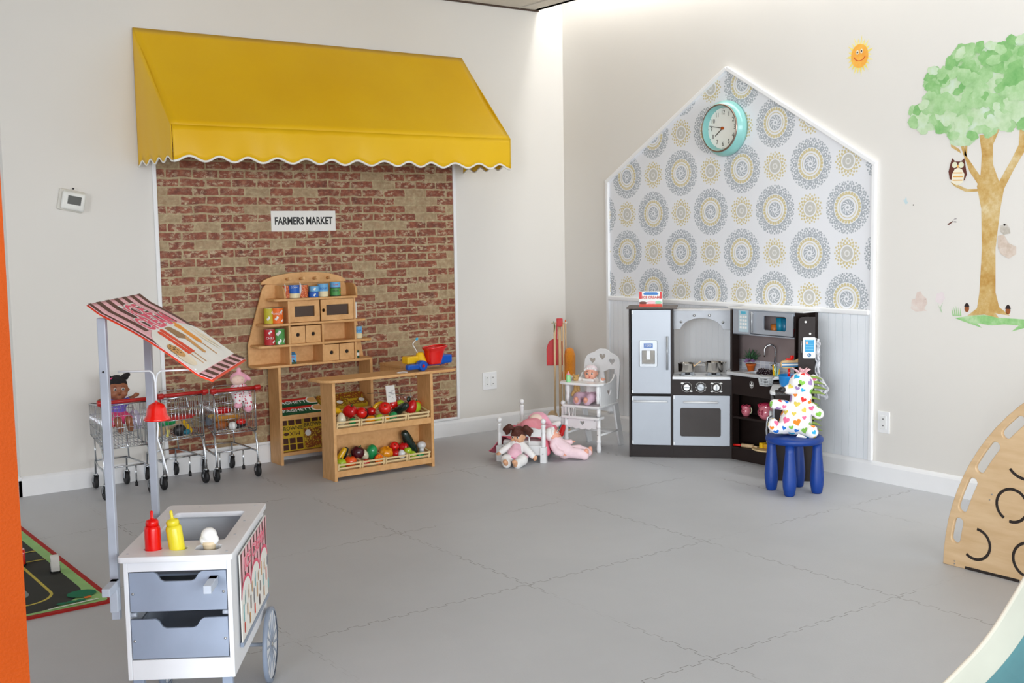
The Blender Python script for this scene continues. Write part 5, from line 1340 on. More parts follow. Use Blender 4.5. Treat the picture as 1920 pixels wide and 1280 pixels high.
# ================================================================== ROAD RUG with toy cars
t = thing('road_rug', 'dark road-print play rug with red edge on the floor at the left', 'rug', (-4.5, -1.4, 0)); t.matrix_basis = Tr(-3.916, -2.12, 0) @ Ro('Z', 0.8)
RW, RL = 1.05, 1.60       # rug reaches left (-x) and back (+y) from its near right corner
b = MB(); b.prism([(p[0], p[1], 0) for p in rrect(-RW, 0, 0, RL, .03)], (0, 0, .008)); b.build('red_edge', mat('rug_red', rgb(178, 32, 26), 0.9, bump=.4, bscale=200), t)
RG = [mat('rug_green', rgb(156, 202, 130), 0.95), mat('rug_road', rgb(52, 54, 50), 0.95), mat('rug_yellow', rgb(206, 190, 84), 0.95), LW, mat('rug_grey', rgb(140, 150, 146), 0.95), mat('rug_dark_green', rgb(20, 120, 84), 0.95), RED, mat('rug_orange', rgb(240, 120, 30), 0.95), mat('rug_black', rgb(30, 30, 30), 0.95), mat('rug_blue', rgb(60, 130, 200), .95)]
b = MB(); lv = [.0083]
def fl_(k, pts): b.k = k; lv[0] += .0002; b.poly([(p[0], p[1], lv[0]) for p in pts])
def arcp(cx, cy, rx, ry, a0, a1, n=12): return [(cx + rx * math.cos(R_(a0 + (a1 - a0) * i / n)), cy + ry * math.sin(R_(a0 + (a1 - a0) * i / n))) for i in range(n + 1)]
fl_(0, rrect(-RW + .022, -.022, .022, RL - .022, .02))
fl_(1, [(-RW + .1, .045)] + arcp(-.29, .26, .225, .215, -90, 0) + [(-.065, RL - .1), (-RW + .1, RL - .1)])
MID = arcp(-.29, .265, .115, .115, -90, 0)
fl_(2, [(-RW + .1, .142)] + arcp(-.29, .265, .124, .123, -90, 0) + [(-.166, .72), (-.178, .72)] + arcp(-.29, .265, .112, .111, 0, -90) + [(-RW + .1, .154)])
fl_(4, [(-RW + .1, .235)] + arcp(-.30, .30, .055, .065, -90, 0) + [(-.245, RL - .3), (-RW + .1, RL - .3)])
fl_(0, [(-RW + .1, .262)] + arcp(-.31, .31, .045, .048, -90, 0) + [(-.265, RL - .3), (-RW + .1, RL - .3)])
fl_(3, [(-.50, .335), (-.285, .335), (-.285, .62), (-.50, .62)])
for yy in (.40, .46): fl_(8, [(-.50, yy), (-.285, yy), (-.285, yy + .008), (-.50, yy + .008)])
fl_(7, [(-.36, .415), (-.31, .415), (-.31, .445), (-.36, .445)]); fl_(7, [(-.39, .475), (-.33, .475), (-.33, .51), (-.39, .51)])
for xx in (-.335, -.40): fl_(6, [(xx - .02, .295), (xx + .035, .295), (xx + .035, .318), (xx - .02, .318)]); fl_(5, arcp(xx + .005, .320, .025, .022, 0, 180))
for yy in (.74, .90): fl_(2, [(-RW + .1, yy), (-.065, yy), (-.065, yy + .012), (-RW + .1, yy + .012)])
fl_(7, [(-.092, .085), (-.066, .085), (-.066, .125), (-.092, .125)]); fl_(5, circ(.055, 20, -.085, .155, .048))
for xx in (-.11, -.145, -.18): fl_(5, circ(.020, 12, xx, .075, .014))
fl_(3, [(-.24, .032), (-.05, .045), (-.06, .056), (-.24, .040)]); fl_(9, [(-.066, RL - .22), (-.03, RL - .22), (-.03, RL - .12), (-.066, RL - .12)])
b.build('printed_pile', RG, t)


def car(name, label, col, loc, rz, up=False):
    c = thing(name, label, 'toy car', loc); c.matrix_basis = Tr(*loc) @ Ro('Z', rz) @ (Ro('X', 90) if up else Matrix())
    prof = [(-.038, .008), (.038, .008), (.040, .026), (.030, .042), (.020, .066), (-.026, .070), (-.037, .060), (-.040, .026)]
    b = MB(); b.prism([(p[0], -.017, p[1]) for p in prof], (0, .034, 0)); b.build('car_body', col, c, bevel=.004, seg=3)
    for x in (-.022, .022):
        for y_ in (-.017, .017): MB().cyl((x, y_ - .003, .009), (x, y_ + .003, .009), .009, n=14).build('wheel', BLACK, c)
    b = MB(); b.box((.001, 0, .050), (.034, .0352, .014)); b.build('window', TINT, c, bevel=.001)


car('toy_car', 'white toy car standing on the dark road of the rug', LW, (-4.005, -1.590, .0105), 78)
car('toy_car', 'red toy car on the rug beside the orange wall', RED2, (-4.095, -1.395, .0105), 80)

# ================================================================== DOLL BED, HIGH CHAIR, BROOMS
def post(b, p, h, kn=.016, sq=None):
    x, y_, z = p
    if sq: b.box((x, y_, sq / 2), (.036, .036, sq), rz=RB)
    z0 = sq or 0
    prof = [(.0125, z0), (.0135, z0 + .02), (.0125, z0 + (h - z0) * .45), (.0105, z0 + (h - z0) * .5), (.0145, z0 + (h - z0) * .55), (.0125, z0 + (h - z0) * .60), (.0125, h - .050), (.0150, h - .045), (.0150, h - .038), (.008, h - .033)]
    b.lathe(prof, (x, y_, 0), 18); b.sph((x, y_, h - kn * .9), kn, 16)


BA = math.atan2(-.8, .6); RB = BA
t = thing('doll_bed', 'white wooden doll bed with turned posts and pink bedding', 'doll bed', (-1.17, -1.005, 0))
dL, dW = V((.80, .60, 0)), V((.60, -.80, 0)); F0 = V((-1.250, -.905, 0)); Wb, Lb = .275, .48
c_ = [F0, F0 + dW * Wb, F0 + dL * Lb, F0 + dL * Lb + dW * Wb]
for i, p in enumerate(c_):
    b = MB(t); post(b, p, .265 if i < 2 else .305, sq=.095 if i < 2 else .09); b.build('bed_post', WHITEG, t, bevel=.002)
    if i < 2: MB(t).sph(V((p.x, p.y, .055)) - dL * .018, (.004, .004, .004), 10).build('bolt', STEEL, t)


def slab(b, p, q, z0, z1, th):
    p = V(p); q = V(q); d = (q - p); n = V((-d.y, d.x, 0)).normalized() * th / 2
    b.prism([p + n + V((0, 0, z0)), q + n + V((0, 0, z0)), q - n + V((0, 0, z0)), p - n + V((0, 0, z0))], (0, 0, z1 - z0))


for k_, (a_, b0, zt_) in enumerate(((c_[0], c_[1], .205), (c_[2], c_[3], .205))):
    d = (b0 - a_); Mf = Matrix.Translation(a_ - V((-1.17, -1.005, 0))) @ Matrix.Rotation(math.atan2(d.y, d.x), 4, 'Z') @ Ro('X', 90)
    outl = [(.012, .155), (Wb - .012, .155), (Wb - .012, zt_)] + [(Wb - .012 - (Wb - .024) * i / 20, zt_ - .010 + .014 * abs(math.sin(PI * i / 20 * 2)) - .008 * (1 if i in (0, 20) else 0)) for i in range(1, 20)] + [(.012, zt_)]
    cutout('end_rail', outl, [], .012, WHITEG, t, Mf, .001)
    cutout('lower_rail', rrect(.012, Wb - .012, .045, .100, .003), [], .012, WHITEG, t, Mf, .001)
    for x in (.085, .185): b = MB(t); p = a_ + d.normalized() * x; b.cyl(p + V((0, 0, .10)), p + V((0, 0, .155)), .004, n=10); b.build('spindle', WHITEG, t)
for s in (0, 1):
    b = MB(t); slab(b, c_[s], c_[s + 2], .05, .09, .012); b.build('side_rail', WHITEG, t)
b = MB(t); m0 = F0 + dL * .02 + dW * Wb / 2
b.prism([m0 - dW * .125 + V((0, 0, .085)), m0 + dW * .125 + V((0, 0, .085)), m0 + dW * .125 + dL * .44 + V((0, 0, .085)), m0 - dW * .125 + dL * .44 + V((0, 0, .085))], (0, 0, .04)); b.build('mattress', WCLOTH, t, bevel=.01)
t = thing('pink_blanket', 'crumpled pink blanket hanging over both sides of the doll bed', 'blanket', (-1.13, -.93, .03))


def blanket(u, v):
    # u along the bed, v across with drops on both sides
    s_ = (v - .5) * 2
    w = max(-1, min(1, s_ * 1.75)); drop = max(0, abs(s_) * 1.75 - 1)
    p = F0 + dL * (.030 + .30 * u) + dW * (Wb / 2 + w * (.132 + .03 * drop * (1 if s_ < 0 else .4)) * (1 + .10 * math.sin(u * 17) * drop))
    z = .142 + .012 * math.sin(u * 13 + s_ * 5) + .010 * math.sin(s_ * 9 + 2 * u) - drop * .13 + .02 * u
    if s_ < 0 and drop > 0: p = p - dW * (.075 * drop * (1 - .6 * u)) - dL * .02 * drop
    if s_ > 0 and drop > 0: p = p + dW * .015 * drop
    return (p.x, p.y, max(z, .012))


MB(t).grid(blanket, 30, 40).build('blanket_cloth', mat('rose_cloth', rgb(236, 120, 140), 0.85, bump=.4, bscale=40), t, solid=.004)
# plush doll lying in the bed
hc = F0 + dL * .375 + dW * .135
t = thing('plush_doll', 'pink hooded plush doll with pale face lying in the doll bed', 'plush toy', (hc.x, hc.y, .13))
UPV = dL
blob('hood', [('s', hc + V((0, 0, .195)), (.070, .058, .050)), ('c', hc + dW * .05 + V((0, 0, .205)), hc + dW * .090 + V((0, 0, .150)) - dL * .0, .018, .016), ('s', hc + dW * .100 + V((0, 0, .135)), .026)], PKPL, t, voxel=.005, root=t)
blob('face', [('s', hc - dL * .028 + V((0, 0, .198)), (.052, .042, .040))], mat('pale_plush_face', rgb(244, 220, 204), 0.95), t, voxel=.004, root=t)
for s in (-1, 1): MB(t).sph(hc - dL * .060 + dW * s * .020 + V((0, 0, .206)), .003, 8).build('eye', LIPS, t)
blob('body', [('c', hc - dL * .04 + V((0, 0, .165)), hc - dL * .20 + V((0, 0, .165)), .050, .068), ('c', hc - dL * .20 - dW * .05 + V((0, 0, .155)), hc - dL * .20 + dW * .07 + V((0, 0, .145)), .05, .05)], mat('coral_pink_plush', rgb(248, 158, 170), 0.95, bump=.2, bscale=50), t, voxel=.005, root=t)
blob('arm', [('c', hc - dL * .05 - dW * .05 + V((0, 0, .165)), hc - dL * .03 - dW * .105 + V((0, 0, .165)), .020, .024)], WCLOTH, t, voxel=.004, root=t)
blob('arm', [('c', hc - dL * .10 + dW * .07 + V((0, 0, .165)), hc - dL * .12 + dW * .120 + V((0, 0, .16)), .020, .022)], PKPL, t, voxel=.004, root=t)
t = thing('pillow', 'white frilled pillow at the head of the doll bed', 'pillow', (hc.x, hc.y, .125))
blob('pillow_case', [('s', hc + dL * .05 + V((0, 0, .150)), (.075, .10, .024), BA + PI / 2), ('c', hc + dL * .03 + dW * .09 + V((0, 0, .15)), hc + dL * .05 + dW * .12 + V((0, 0, .165)), .022, .02)], WCLOTH, t, voxel=.005, root=t)
t = thing('red_toy', 'small red toy between the doll bed and the high chair', 'toy', (-.80, -.96, .10))
cq = c_[1] + dL * .36 + dW * .015
blob('body', [('c', cq + V((0, 0, .11)), cq + V((.01, .0, .150)) + dL * .03, .018, .016)], RED, t, voxel=.004, root=t)


def hair_brown(t, h, r, F, U, Sd):
    blob('hair', [('s', h + U * r * .30 - F * r * .22, r * 1.04), ('s', h + U * r * .72 + F * r * .36, r * .58), ('c', h + U * r * .45 + F * r * .66 - Sd * r * .35, h + U * r * .40 + F * r * .64 + Sd * r * .45, r * .36, r * .34)], BRHAIR, t, voxel=.0035, it=2, root=t)
    for s in (-1, 1):
        c = h + U * r * .95 + Sd * s * r * .95
        blob('pigtail', [('c', c - Sd * s * r * .3, c + Sd * s * r * .30 + U * r * .28, r * .28, r * .42), ('c', c + Sd * s * r * .30 + U * r * .28, c + Sd * s * r * 1.0 - U * r * .15, r * .42, r * .34), ('c', c + Sd * s * r * .8, c + Sd * s * r * .78 - U * r * .75, r * .36, r * .20), ('c', c + Sd * s * r * .4, c + Sd * s * r * .45 - U * r * .6, r * .30, r * .16)], BRHAIR, t, voxel=.0035, it=1, root=t)
        MB(t).sph(c - Sd * s * r * .22, (r * .14, r * .14, r * .14), 10).build('hair_tie', PINK, t)


# doll sitting on the floor against the bed foot
f3 = V((-.62, -.78, 0)).normalized(); s3 = V((.78, -.62, 0)).normalized()
o3 = V((-1.225, -1.045, 0))
def q3(a, b_, z): return o3 + s3 * a + f3 * b_ + V((0, 0, z))
doll('baby_doll', 'brown-haired doll with two pigtails sitting on the floor against the doll bed', (o3.x, o3.y, 0), f3 * 1.0 - s3 * .45 + V((0, 0, -.15)), (0, 0, 1), q3(.010, .000, .168), .044, q3(.0, .0, .128), q3(-.012, .02, .055), .040,
     [(q3(-.035, .005, .115), q3(-.070, .03, .095), q3(-.100, .055, .078), .016), (q3(.035, .005, .112), q3(.072, .02, .075), q3(.100, .035, .048), .017)],
     [(q3(-.025, .03, .040), q3(-.062, .085, .042), q3(-.055, .125, .022), .025), (q3(.015, .03, .038), q3(.035, .085, .040), q3(.000, .130, .020), .026)],
     SKIN2, WCLOTH, WCLOTH, hair_brown)
t = bpy.data.objects['baby_doll']
blob('pinafore', [('c', q3(-.002, .028, .105), q3(-.012, .045, .070), .030, .044), ('s', q3(.02, .035, .045), (.055, .045, .020))], mat('pink_gingham', rgb(240, 190, 205), 0.85, bump=.2), t, voxel=.004, it=2, root=t)
b = MB(t); b.tube([q3(-.062 + .012 * i, .070 + .014 * math.sin(i * .55), .052 + .004 * (i % 2)) for i in range(11)], .005, 6); b.build('ruffle', mat('deep_pink_ruffle', rgb(230, 120, 160), 0.8), t)


def bonnet(mm):
    def fn(t, h, r, F, U, Sd):
        blob('bonnet', [('s', h + U * r * .32 - F * r * .22, r * 1.06)], mm, t, voxel=.0035, it=2, root=t)
        b = MB(t)
        for i in range(9):
            a = R_(-80 + 20 * i); b.sph(h + Sd * r * .95 * math.sin(a) + U * r * (.30 + .62 * math.cos(a)) + F * r * (.35 + .22 * math.cos(a)), r * .16, 10)
        b.build('ruffle', mm, t)
    return fn


# doll lying on its side between bed and high chair
e4 = V((.75, -.35, 0)).normalized()
h4 = V((-.975, -1.015, .110))
e4 = V((.83, -.55, 0)).normalized(); k4 = V((-.5, -.83, 0)).normalized()
def q4(a, b_, z): return V((-1.000, -1.085, 0)) + e4 * a + k4 * b_ + V((0, 0, z))
doll('baby_doll', 'doll in pale pink sleepsuit slumped on the floor between bed and high chair', (q4(.05, 0, 0).x, q4(.05, 0, 0).y, 0), e4 * .8 + k4 * .25 + V((0, 0, .55)), V((0, 0, 1)) - e4 * .7, q4(.015, .0, .150), .040, q4(.030, .01, .115), q4(.085, .01, .058), .042,
     [(q4(.055, -.03, .115), q4(.090, -.035, .095), q4(.135, -.04, .100), .015), (q4(.01, .035, .095), q4(.03, .06, .060), q4(.065, .062, .045), .016)],
     [(q4(.11, .01, .045), q4(.165, .03, .042), q4(.210, .025, .024), .026), (q4(.11, -.01, .050), q4(.175, -.03, .052), q4(.245, -.045, .028), .024)],
     SKIN, PPINK, PPINK, bonnet(WCLOTH))

# ------------------------------------------------------------------ doll high chair
FR = V((-.630, -1.100, 0)); wd_ = V((-math.sin(R_(20)), math.cos(R_(20)), 0)); bk = V((.865, .50, 0)).normalized(); bk = (V((wd_.y, -wd_.x, 0))).normalized()
FL = FR + wd_ * .235
def hq(a, b_, z): return FR + wd_ * a + bk * b_ + V((0, 0, z))     # a: 0 right .. .235 left, b: back, z
t = thing('doll_high_chair', 'white wooden doll high chair with heart cut-outs and a tray', 'high chair', (FR.x, FR.y, 0)); Wc = .235
for a_ in (0.0, Wc):
    b = MB(t); b.lathe([(.013, 0), (.016, .02), (.012, .055), (.0125, .06), (.015, .065), (.015, .075), (.0125, .08), (.0125, .150)], hq(a_, 0, 0), 18)
    b.lathe([(.0125, .150), (.015, .160), (.0125, .170), (.0125, .205)], hq(a_, 0, 0), 18); b.lathe([(.0125, .225), (.0125, .275)], hq(a_, 0, 0), 18); b.build('front_leg', WHITEG, t)
    b = MB(t); b.lathe([(.009, .305), (.013, .335), (.010, .360), (.014, .380), (.014, .405), (.010, .418)], hq(a_ * .93 + .008, .008, 0), 18); b.build('arm_post', WHITEG, t)
def hboard(name, a0, a1, b0, b1, z0, z1, bev=.003):
    b = MB(t); b.prism([hq(a0, b0, z0), hq(a1, b0, z0), hq(a1, b1, z0), hq(a0, b1, z0)], (0, 0, z1 - z0)); return b.build(name, WHITEG, t, bevel=bev)
hboard('seat', -.015, Wc + .015, -.025, .235, .275, .290, .005)
hboard('foot_board', -.018, Wc + .018, -.035, .045, .205, .222, .005)
trp = [(-.04, .00), (-.02, -.045), (.03, -.058), (Wc - .03, -.058), (Wc + .02, -.045), (Wc + .04, .00), (Wc + .03, .045), (-.03, .045)]
b = MB(t); b.prism([hq(p[0], p[1], .420) for p in trp], (0, 0, .016)); b.build('tray', WHITEG, t, bevel=.006)
ML = Matrix.Translation(-V(t.location if False else (FR.x, FR.y, 0))) @ Matrix((( -wd_.x, 0, bk.x, hq(Wc / 2, 0, 0).x), (-wd_.y, 0, bk.y, hq(Wc / 2, 0, 0).y), (0, 1, 0, 0), (0, 0, 0, 1)))
def hrt(s, cx, cy): return [(p[0] + cx, p[1] + cy) for p in heart(s)]
fap = [(-.118, .155), (-.118, .205), (.118, .205), (.118, .155)] + [(.118 - .0118 * i, .155 - .008 * abs(math.sin(i * PI / 4)) - .012 * math.sin(PI * i / 20)) for i in range(1, 20)]
cutout('front_apron', fap, [hrt(.034, 0, .178)], .010, WHITEG, t, ML @ Tr(0, 0, 0), .001)
bw = .130
backo = [(-bw, .29), (bw, .29), (bw, .50)] + [(bw - .004, .535), (bw - .018, .560), (.085, .575), (.060, .582), (.040, .598), (.02, .606), (-.02, .606), (-.040, .598), (-.060, .582), (-.085, .575), (-bw + .018, .560), (-bw + .004, .535), (-bw, .50)]
MBk = ML @ Tr(0, .018, .208) @ Matrix.Rotation(R_(6), 4, 'X')
cutout('backrest', [(p[0], p[1] - .0) for p in backo], [hrt(.046, 0, .556), hrt(.044, -.072, .528), hrt(.044, .072, .528), [(-.095, .34), (-.04, .34), (-.015, .46), (-.05, .475), (-.095, .48)], [(.095, .34), (.095, .48), (.05, .475), (.015, .46), (.04, .34)]], .012, WHITEG, t, MBk, .001)
for a_, nm in ((0.0, 'arm_panel'), (Wc, 'arm_panel')):
    pts = [(.02, .290), (.225, .290), (.225, .455), (.205, .470), (.190, .445), (.150, .425), (.02, .420)]
    Ms = Matrix.Translation(-V((FR.x, FR.y, 0))) @ Matrix(((bk.x, 0, wd_.x, hq(a_, 0, 0).x), (bk.y, 0, wd_.y, hq(a_, 0, 0).y), (0, 1, 0, 0), (0, 0, 0, 1)))
    cutout(nm, pts, [hrt(.050, .13, .365)], .010, WHITEG, t, Ms, .001)
    pts = [(.175, .275), (.235, .275), (.265, 0), (.315, 0), (.262, .29), (.235, .30), (.18, .29)]
    cutout('rear_leg', [(.190, .285), (.240, .285), (.320, 0), (.262, 0)], [], .014, WHITEG, t, Ms @ Tr(0, 0, 0), .001)
    b = MB(t); b.cyl(hq(a_, .005, .105), hq(a_, .285, .105), .007, n=12); b.build('side_stretcher', WHITEG, t)
hboard('rear_panel', 0, Wc, .225, .235, .225, .275, .001)
b = MB(t); b.cyl(hq(0, .16, .105), hq(Wc, .16, .105), .005, n=12); b.build('cross_stretcher', WHITEG, t)
for a_, z_ in ((0, .11), (Wc, .13), (.02, .20), (Wc - .02, .20)): MB(t).sph(hq(a_, -.014, z_), .004, 10).build('bolt', STEEL, t)
# seated baby doll, teddy, bottle and hanging cloth
def h5(a, b_, z): return hq(a, b_, z)
fv = V((-.80, -.60, 0))
doll('baby_doll', 'baby doll with white flower headband sitting in the high chair', (h5(.11, .12, 0).x, h5(.11, .12, 0).y, .29), fv + V((0, 0, -.1)), (0, 0, 1), h5(.118, .115, .480), .043, h5(.118, .125, .435), h5(.115, .13, .345), .042,
     [(h5(.075, .11, .425), h5(.030, .085, .420), h5(.004, .06, .450), .015), (h5(.160, .11, .425), h5(.200, .085, .435), h5(.238, .055, .450), .015)],
     [(h5(.095, .10, .325), h5(.075, .035, .335), h5(.085, -.005, .312), .024), (h5(.140, .10, .325), h5(.165, .035, .335), h5(.150, -.010, .312), .024)],
     SKIN, WCLOTH, LILAC, None)
t = bpy.data.objects['baby_doll.002']
def headband(t, h, r, F, U, Sd):
    blob('headband', [('s', h + U * r * .42 - F * r * .14, (r * .98, r * .98, r * .80))], mat('white_pink_headband', rgb(244, 226, 230), 0.9), t, voxel=.0035, it=2, root=t)
    for i in range(7):
        a = R_(-75 + 25 * i); MB(t).sph(h + Sd * r * .85 * math.sin(a) + U * r * (.42 + .35 * math.cos(a)) + F * r * (.45 + .30 * math.cos(a)), (r * .17, r * .17, r * .17), 10).build('flower', WCLOTH, t)
Fh = fv.normalized(); Uh = V((0, 0, 1)); headband(t, h5(.118, .115, .480), .043, Fh, Uh, Fh.cross(Uh))
blob('collar', [('c', h5(.085, .075, .438), h5(.150, .075, .438), .011, .011), ('c', h5(.085, .13, .438), h5(.150, .13, .438), .012, .012)], WCLOTH, t, voxel=.003, root=t)
t = thing('teddy_bear', 'small golden brown teddy bear held beside the baby doll in the high chair', 'teddy bear', tuple(h5(.175, .03, .34)))
TED = mat('golden_plush', rgb(196, 158, 100), 0.95, bump=.4, bscale=150)
blob('body', [('s', h5(.190, .045, .452), .020), ('s', h5(.192, .028, .447), .010), ('s', h5(.172, .045, .470), .008), ('s', h5(.206, .045, .470), .008), ('c', h5(.185, .05, .420), h5(.185, .05, .375), .018, .022), ('c', h5(.175, .04, .365), h5(.170, .03, .345), .011, .011), ('c', h5(.200, .04, .365), h5(.205, .03, .345), .011, .011), ('c', h5(.17, .04, .41), h5(.160, .03, .38), .009, .009)], TED, t, voxel=.003, root=t)
for s in (-.006, .006): MB(t).sph(h5(.190 + s, .024, .457), .0024, 8).build('eye', BLACK, t)
MB(t).sph(h5(.192, .018, .448), .003, 8).build('nose', BLACK, t)
t = thing('toy_bottle', 'pale green baby bottle with pink teat on the high chair tray', 'bottle', tuple(h5(.200, -.028, .436)))
MB().lathe([(.014, 0), (.0155, .004), (.0155, .030), (.0135, .034), (.0155, .038), (.0140, .044)], n=20).build('bottle', mat('pale_green_plastic', rgb(158, 226, 158), 0.35), t)
MB().lathe([(.0125, .044), (.0125, .050), (.006, .053), (.004, .062), (.0035, .066)], n=18).build('teat', mat('pink_rubber', rgb(246, 160, 170), 0.4), t)
t = thing('striped_cloth', 'black and white zebra-striped cloth hanging at the high chair seat front', 'cloth', tuple(h5(.19, -.03, .215)))
b = MB(t); b.grid(lambda u, v: hq(.150 + .055 * u, -.030 + .003 * math.sin(u * 12), .275 - .055 * v), 12, 6); cz_ = b.build('cloth', WCLOTH, t, solid=.002)
b = MB(t)
for i in range(5): b.tube([hq(.155 + .010 * i + .003 * math.sin(3 * v + i), -.0335, .272 - .048 * v) for v in [k / 6 for k in range(7)]], .0015, 5)
b.build('stripes', BLACK, t)

# ------------------------------------------------------------------ cleaning set in the corner
bx, by = -.335, -.345
view = V((.59, .81, 0)); rg = V((.81, -.59, 0))
def bq(a, b_, z): return V((bx, by, 0)) + rg * a + view * b_ + V((0, 0, z))
t = thing('broom_stand', 'wooden stand with red top block holding toy cleaning tools in the corner', 'stand', (bx, by, 0))
b = MB(t); b.prism([bq(-.07, -.07, 0), bq(.07, -.07, 0), bq(.07, .07, 0), bq(-.07, .07, 0)], (0, 0, .016)); b.build('base', DOWEL, t, bevel=.004)
b = MB(t); b.cyl(bq(.004, 0, .016), bq(.004, 0, .735), .0105, n=16); b.build('pole', DOWEL, t)
b = MB(t); b.prism([bq(-.018, -.02, .728), bq(.024, -.02, .728), bq(.024, .02, .728), bq(-.018, .02, .728)], (0, 0, .055)); b.build('top_block', RED, t, bevel=.004)
b = MB(t); b.cyl(bq(-.052, -.01, .752), bq(.058, -.01, .752), .0035, n=10); b.build('hook_peg', DOWEL, t)
for i, a_ in enumerate((-.036, .046)): MB(t).sph(bq(a_, -.012, .752), .0065, 10).build('peg_end', LW, t)
t = thing('dustpan', 'red toy dustpan hanging on the corner broom stand', 'dustpan', tuple(bq(-.03, -.03, .45)))
b = MB(t); o_ = [(-.088, .455), (.024, .455), (.036, .60), (.020, .625), (-.02, .640), (-.040, .640), (-.064, .628), (-.080, .600), (-.088, .57)]
b.prism([bq(p[0], .02, p[1]) for p in o_], tuple(view * .010)); b.build('pan', RED, t, bevel=.003)
b = MB(t); b.prism([bq(-.024, .02, .63), bq(-.012, .02, .63), bq(-.008, .02, .75), bq(-.018, .02, .75)], tuple(view * .008)); b.build('pan_handle', RED, t, bevel=.002)
t = thing('duster', 'orange fluffy toy duster hanging on the corner broom stand', 'duster', tuple(bq(.05, .02, .35)))
b = MB(t); b.cyl(bq(.046, .022, .50), bq(.044, .014, .745), .006, n=12); b.build('handle', DOWEL, t)
MB(t).cyl(bq(.044, .0135, .745), bq(.044, .0135, .772), .0055, .003, 10).build('handle_tip', ORANGE, t)
blob('fluff', [('c', bq(.068, .02, .36), bq(.072, .02, .52), .042, .040), ('s', bq(.070, .02, .545), .034), ('c', bq(.050, .02, .36), bq(.050, .02, .40), .034, .034)], mat('orange_fluff', rgb(250, 150, 20), 0.95, bump=1.0, bscale=180, sheen=.3), t, voxel=.005, it=1, root=t)
t = thing('toy_broom', 'toy broom with wooden handle and half-round head at the front of the stand', 'broom', tuple(bq(-.035, -.045, .05)))
b = MB(t); b.cyl(bq(-.034, -.028, .13), bq(-.032, -.014, .742), .0072, n=12); b.build('handle', DOWEL, t)
b = MB(t); b.prism([bq(-.052 + .036 * math.cos(R_(a)), -.028, .105 + .040 * math.sin(R_(a))) for a in range(0, 181, 15)], tuple(view * .022)); b.build('head', DOWEL, t, bevel=.002)
b = MB(t); b.prism([bq(-.088, -.028, .105), bq(-.016, -.028, .105), bq(-.014, -.028, .072), bq(-.090, -.028, .072)], tuple(view * .022)); b.build('bristles', BLACK, t)
b = MB(t); b.tube([bq(-.036, -.021, .69), bq(-.030, -.024, .73), bq(-.038, -.024, .765)], .003, 6); b.build('cord', mat('green_cord', rgb(70, 110, 70), 0.8), t)
t = thing('toy_mop', 'toy mop with thin wooden handle right of the central pole', 'mop', tuple(bq(.03, -.03, .05)))
b = MB(t); b.cyl(bq(.026, -.034, .12), bq(.027, -.016, .745), .0062, n=12); b.build('handle', DOWEL, t)
b = MB(t)
for i in range(12): b.tube([bq(.026, -.034, .13), bq(.026 + .025 * math.cos(i), -.034 + .02 * math.sin(i), .09), bq(.026 + .035 * math.cos(i), -.034 + .03 * math.sin(i), .022)], .004, 5)
b.build('mop_strings', mat('mop_blue', rgb(90, 180, 200), 0.9), t)

# ================================================================== PLAY KITCHEN
ESP = mat('espresso_brown', rgb(34, 24, 21), 0.5, spec=0.3, noise=0.06, nscale=20); SIL = mat('silver_panel', rgb(172, 178, 186), 0.35, 0.15, noise=0.02, nscale=3); SILD = mat('silver_plastic', rgb(176, 180, 184), 0.3, 0.4); KWH = mat('kitchen_white', rgb(232, 234, 236), 0.35, noise=0.01)
GLS = mat('smoked_glass', rgb(62, 56, 54), 0.12, noise=0.05, nscale=6); SCRB = mat('screen_blue', rgb(60, 110, 180), 0.3)
t = thing('play_kitchen', 'large dark brown and silver corner play kitchen against the house-shaped panel', 'play kitchen', (-.577, -1.324, 0), R_(-46.5)); KT = t.matrix_basis.copy()
XZk = lambda y: Tr(0, y, 0) @ Ro('X', 90)
H = .905
# wing with fridge and oven (local x along the front, y to the back)
for x in (.006, .258, .611): MB().bb(x - .006, x + .006, .001, .200, 0, H if x < .3 else .895).build('side_panel', ESP, t)
MB().bb(-.012, .288, -.014, .205, H, H + .011).build('fridge_top', mat('espresso_top', rgb(92, 80, 72), 0.4), t, bevel=.002)
MB().bb(.012, .252, .190, .198, .06, H).build('back_panel', ESP, t); MB().bb(.264, .605, .190, .198, .06, .47).build('back_panel', ESP, t)
MB().bb(.012, .605, .006, .018, 0, .072).build('plinth', ESP, t); MB().bb(.012, .252, .002, .190, .380, .386).build('shelf', ESP, t)
fd = MB().bb(.018, .252, -.010, .001, .392, .900).build('fridge_door', SIL, t, bevel=.0015)
MB().cyl((.231, -.030, .540), (.231, -.030, .742), .0062, n=14).cyl((.231, -.010, .56), (.231, -.030, .56), .004, n=8).cyl((.231, -.010, .72), (.231, -.030, .72), .004, n=8).build('handle', SILD, fd)
dp = MB().bb(.066, .172, -.020, -.010, .556, .716).build('dispenser', SILD, fd, bevel=.006, seg=3) if False else None
dd = cutout('dispenser', rrect(.066, .172, .556, .716, .008), [rrect(.081, .157, .575, .655, .003)], .012, SILD, fd, XZk(-.016), .0015)
b = MB(); b.bb(.079, .159, -.0115, -.0105, .573, .657); b.build('dispenser_recess', mat('dark_steel', rgb(110, 106, 100), 0.25, 0.7), fd)
b = MB(); b.bb(.108, .130, -.020, -.0105, .600, .655); b.build('dispenser_lever', KWH, fd, bevel=.001)
b = MB(); b.bb(.092, .146, -.0232, -.0222, .672, .699); b.build('clock_display', SCRB, fd)
text('lettering', '12:00', .019, LW, fd, Tr(.119, -.0238, .685) @ FA, sx=.9)
rd = MB().bb(.018, .252, -.010, .001, .078, .376).build('freezer_door', SIL, t, bevel=.0015)
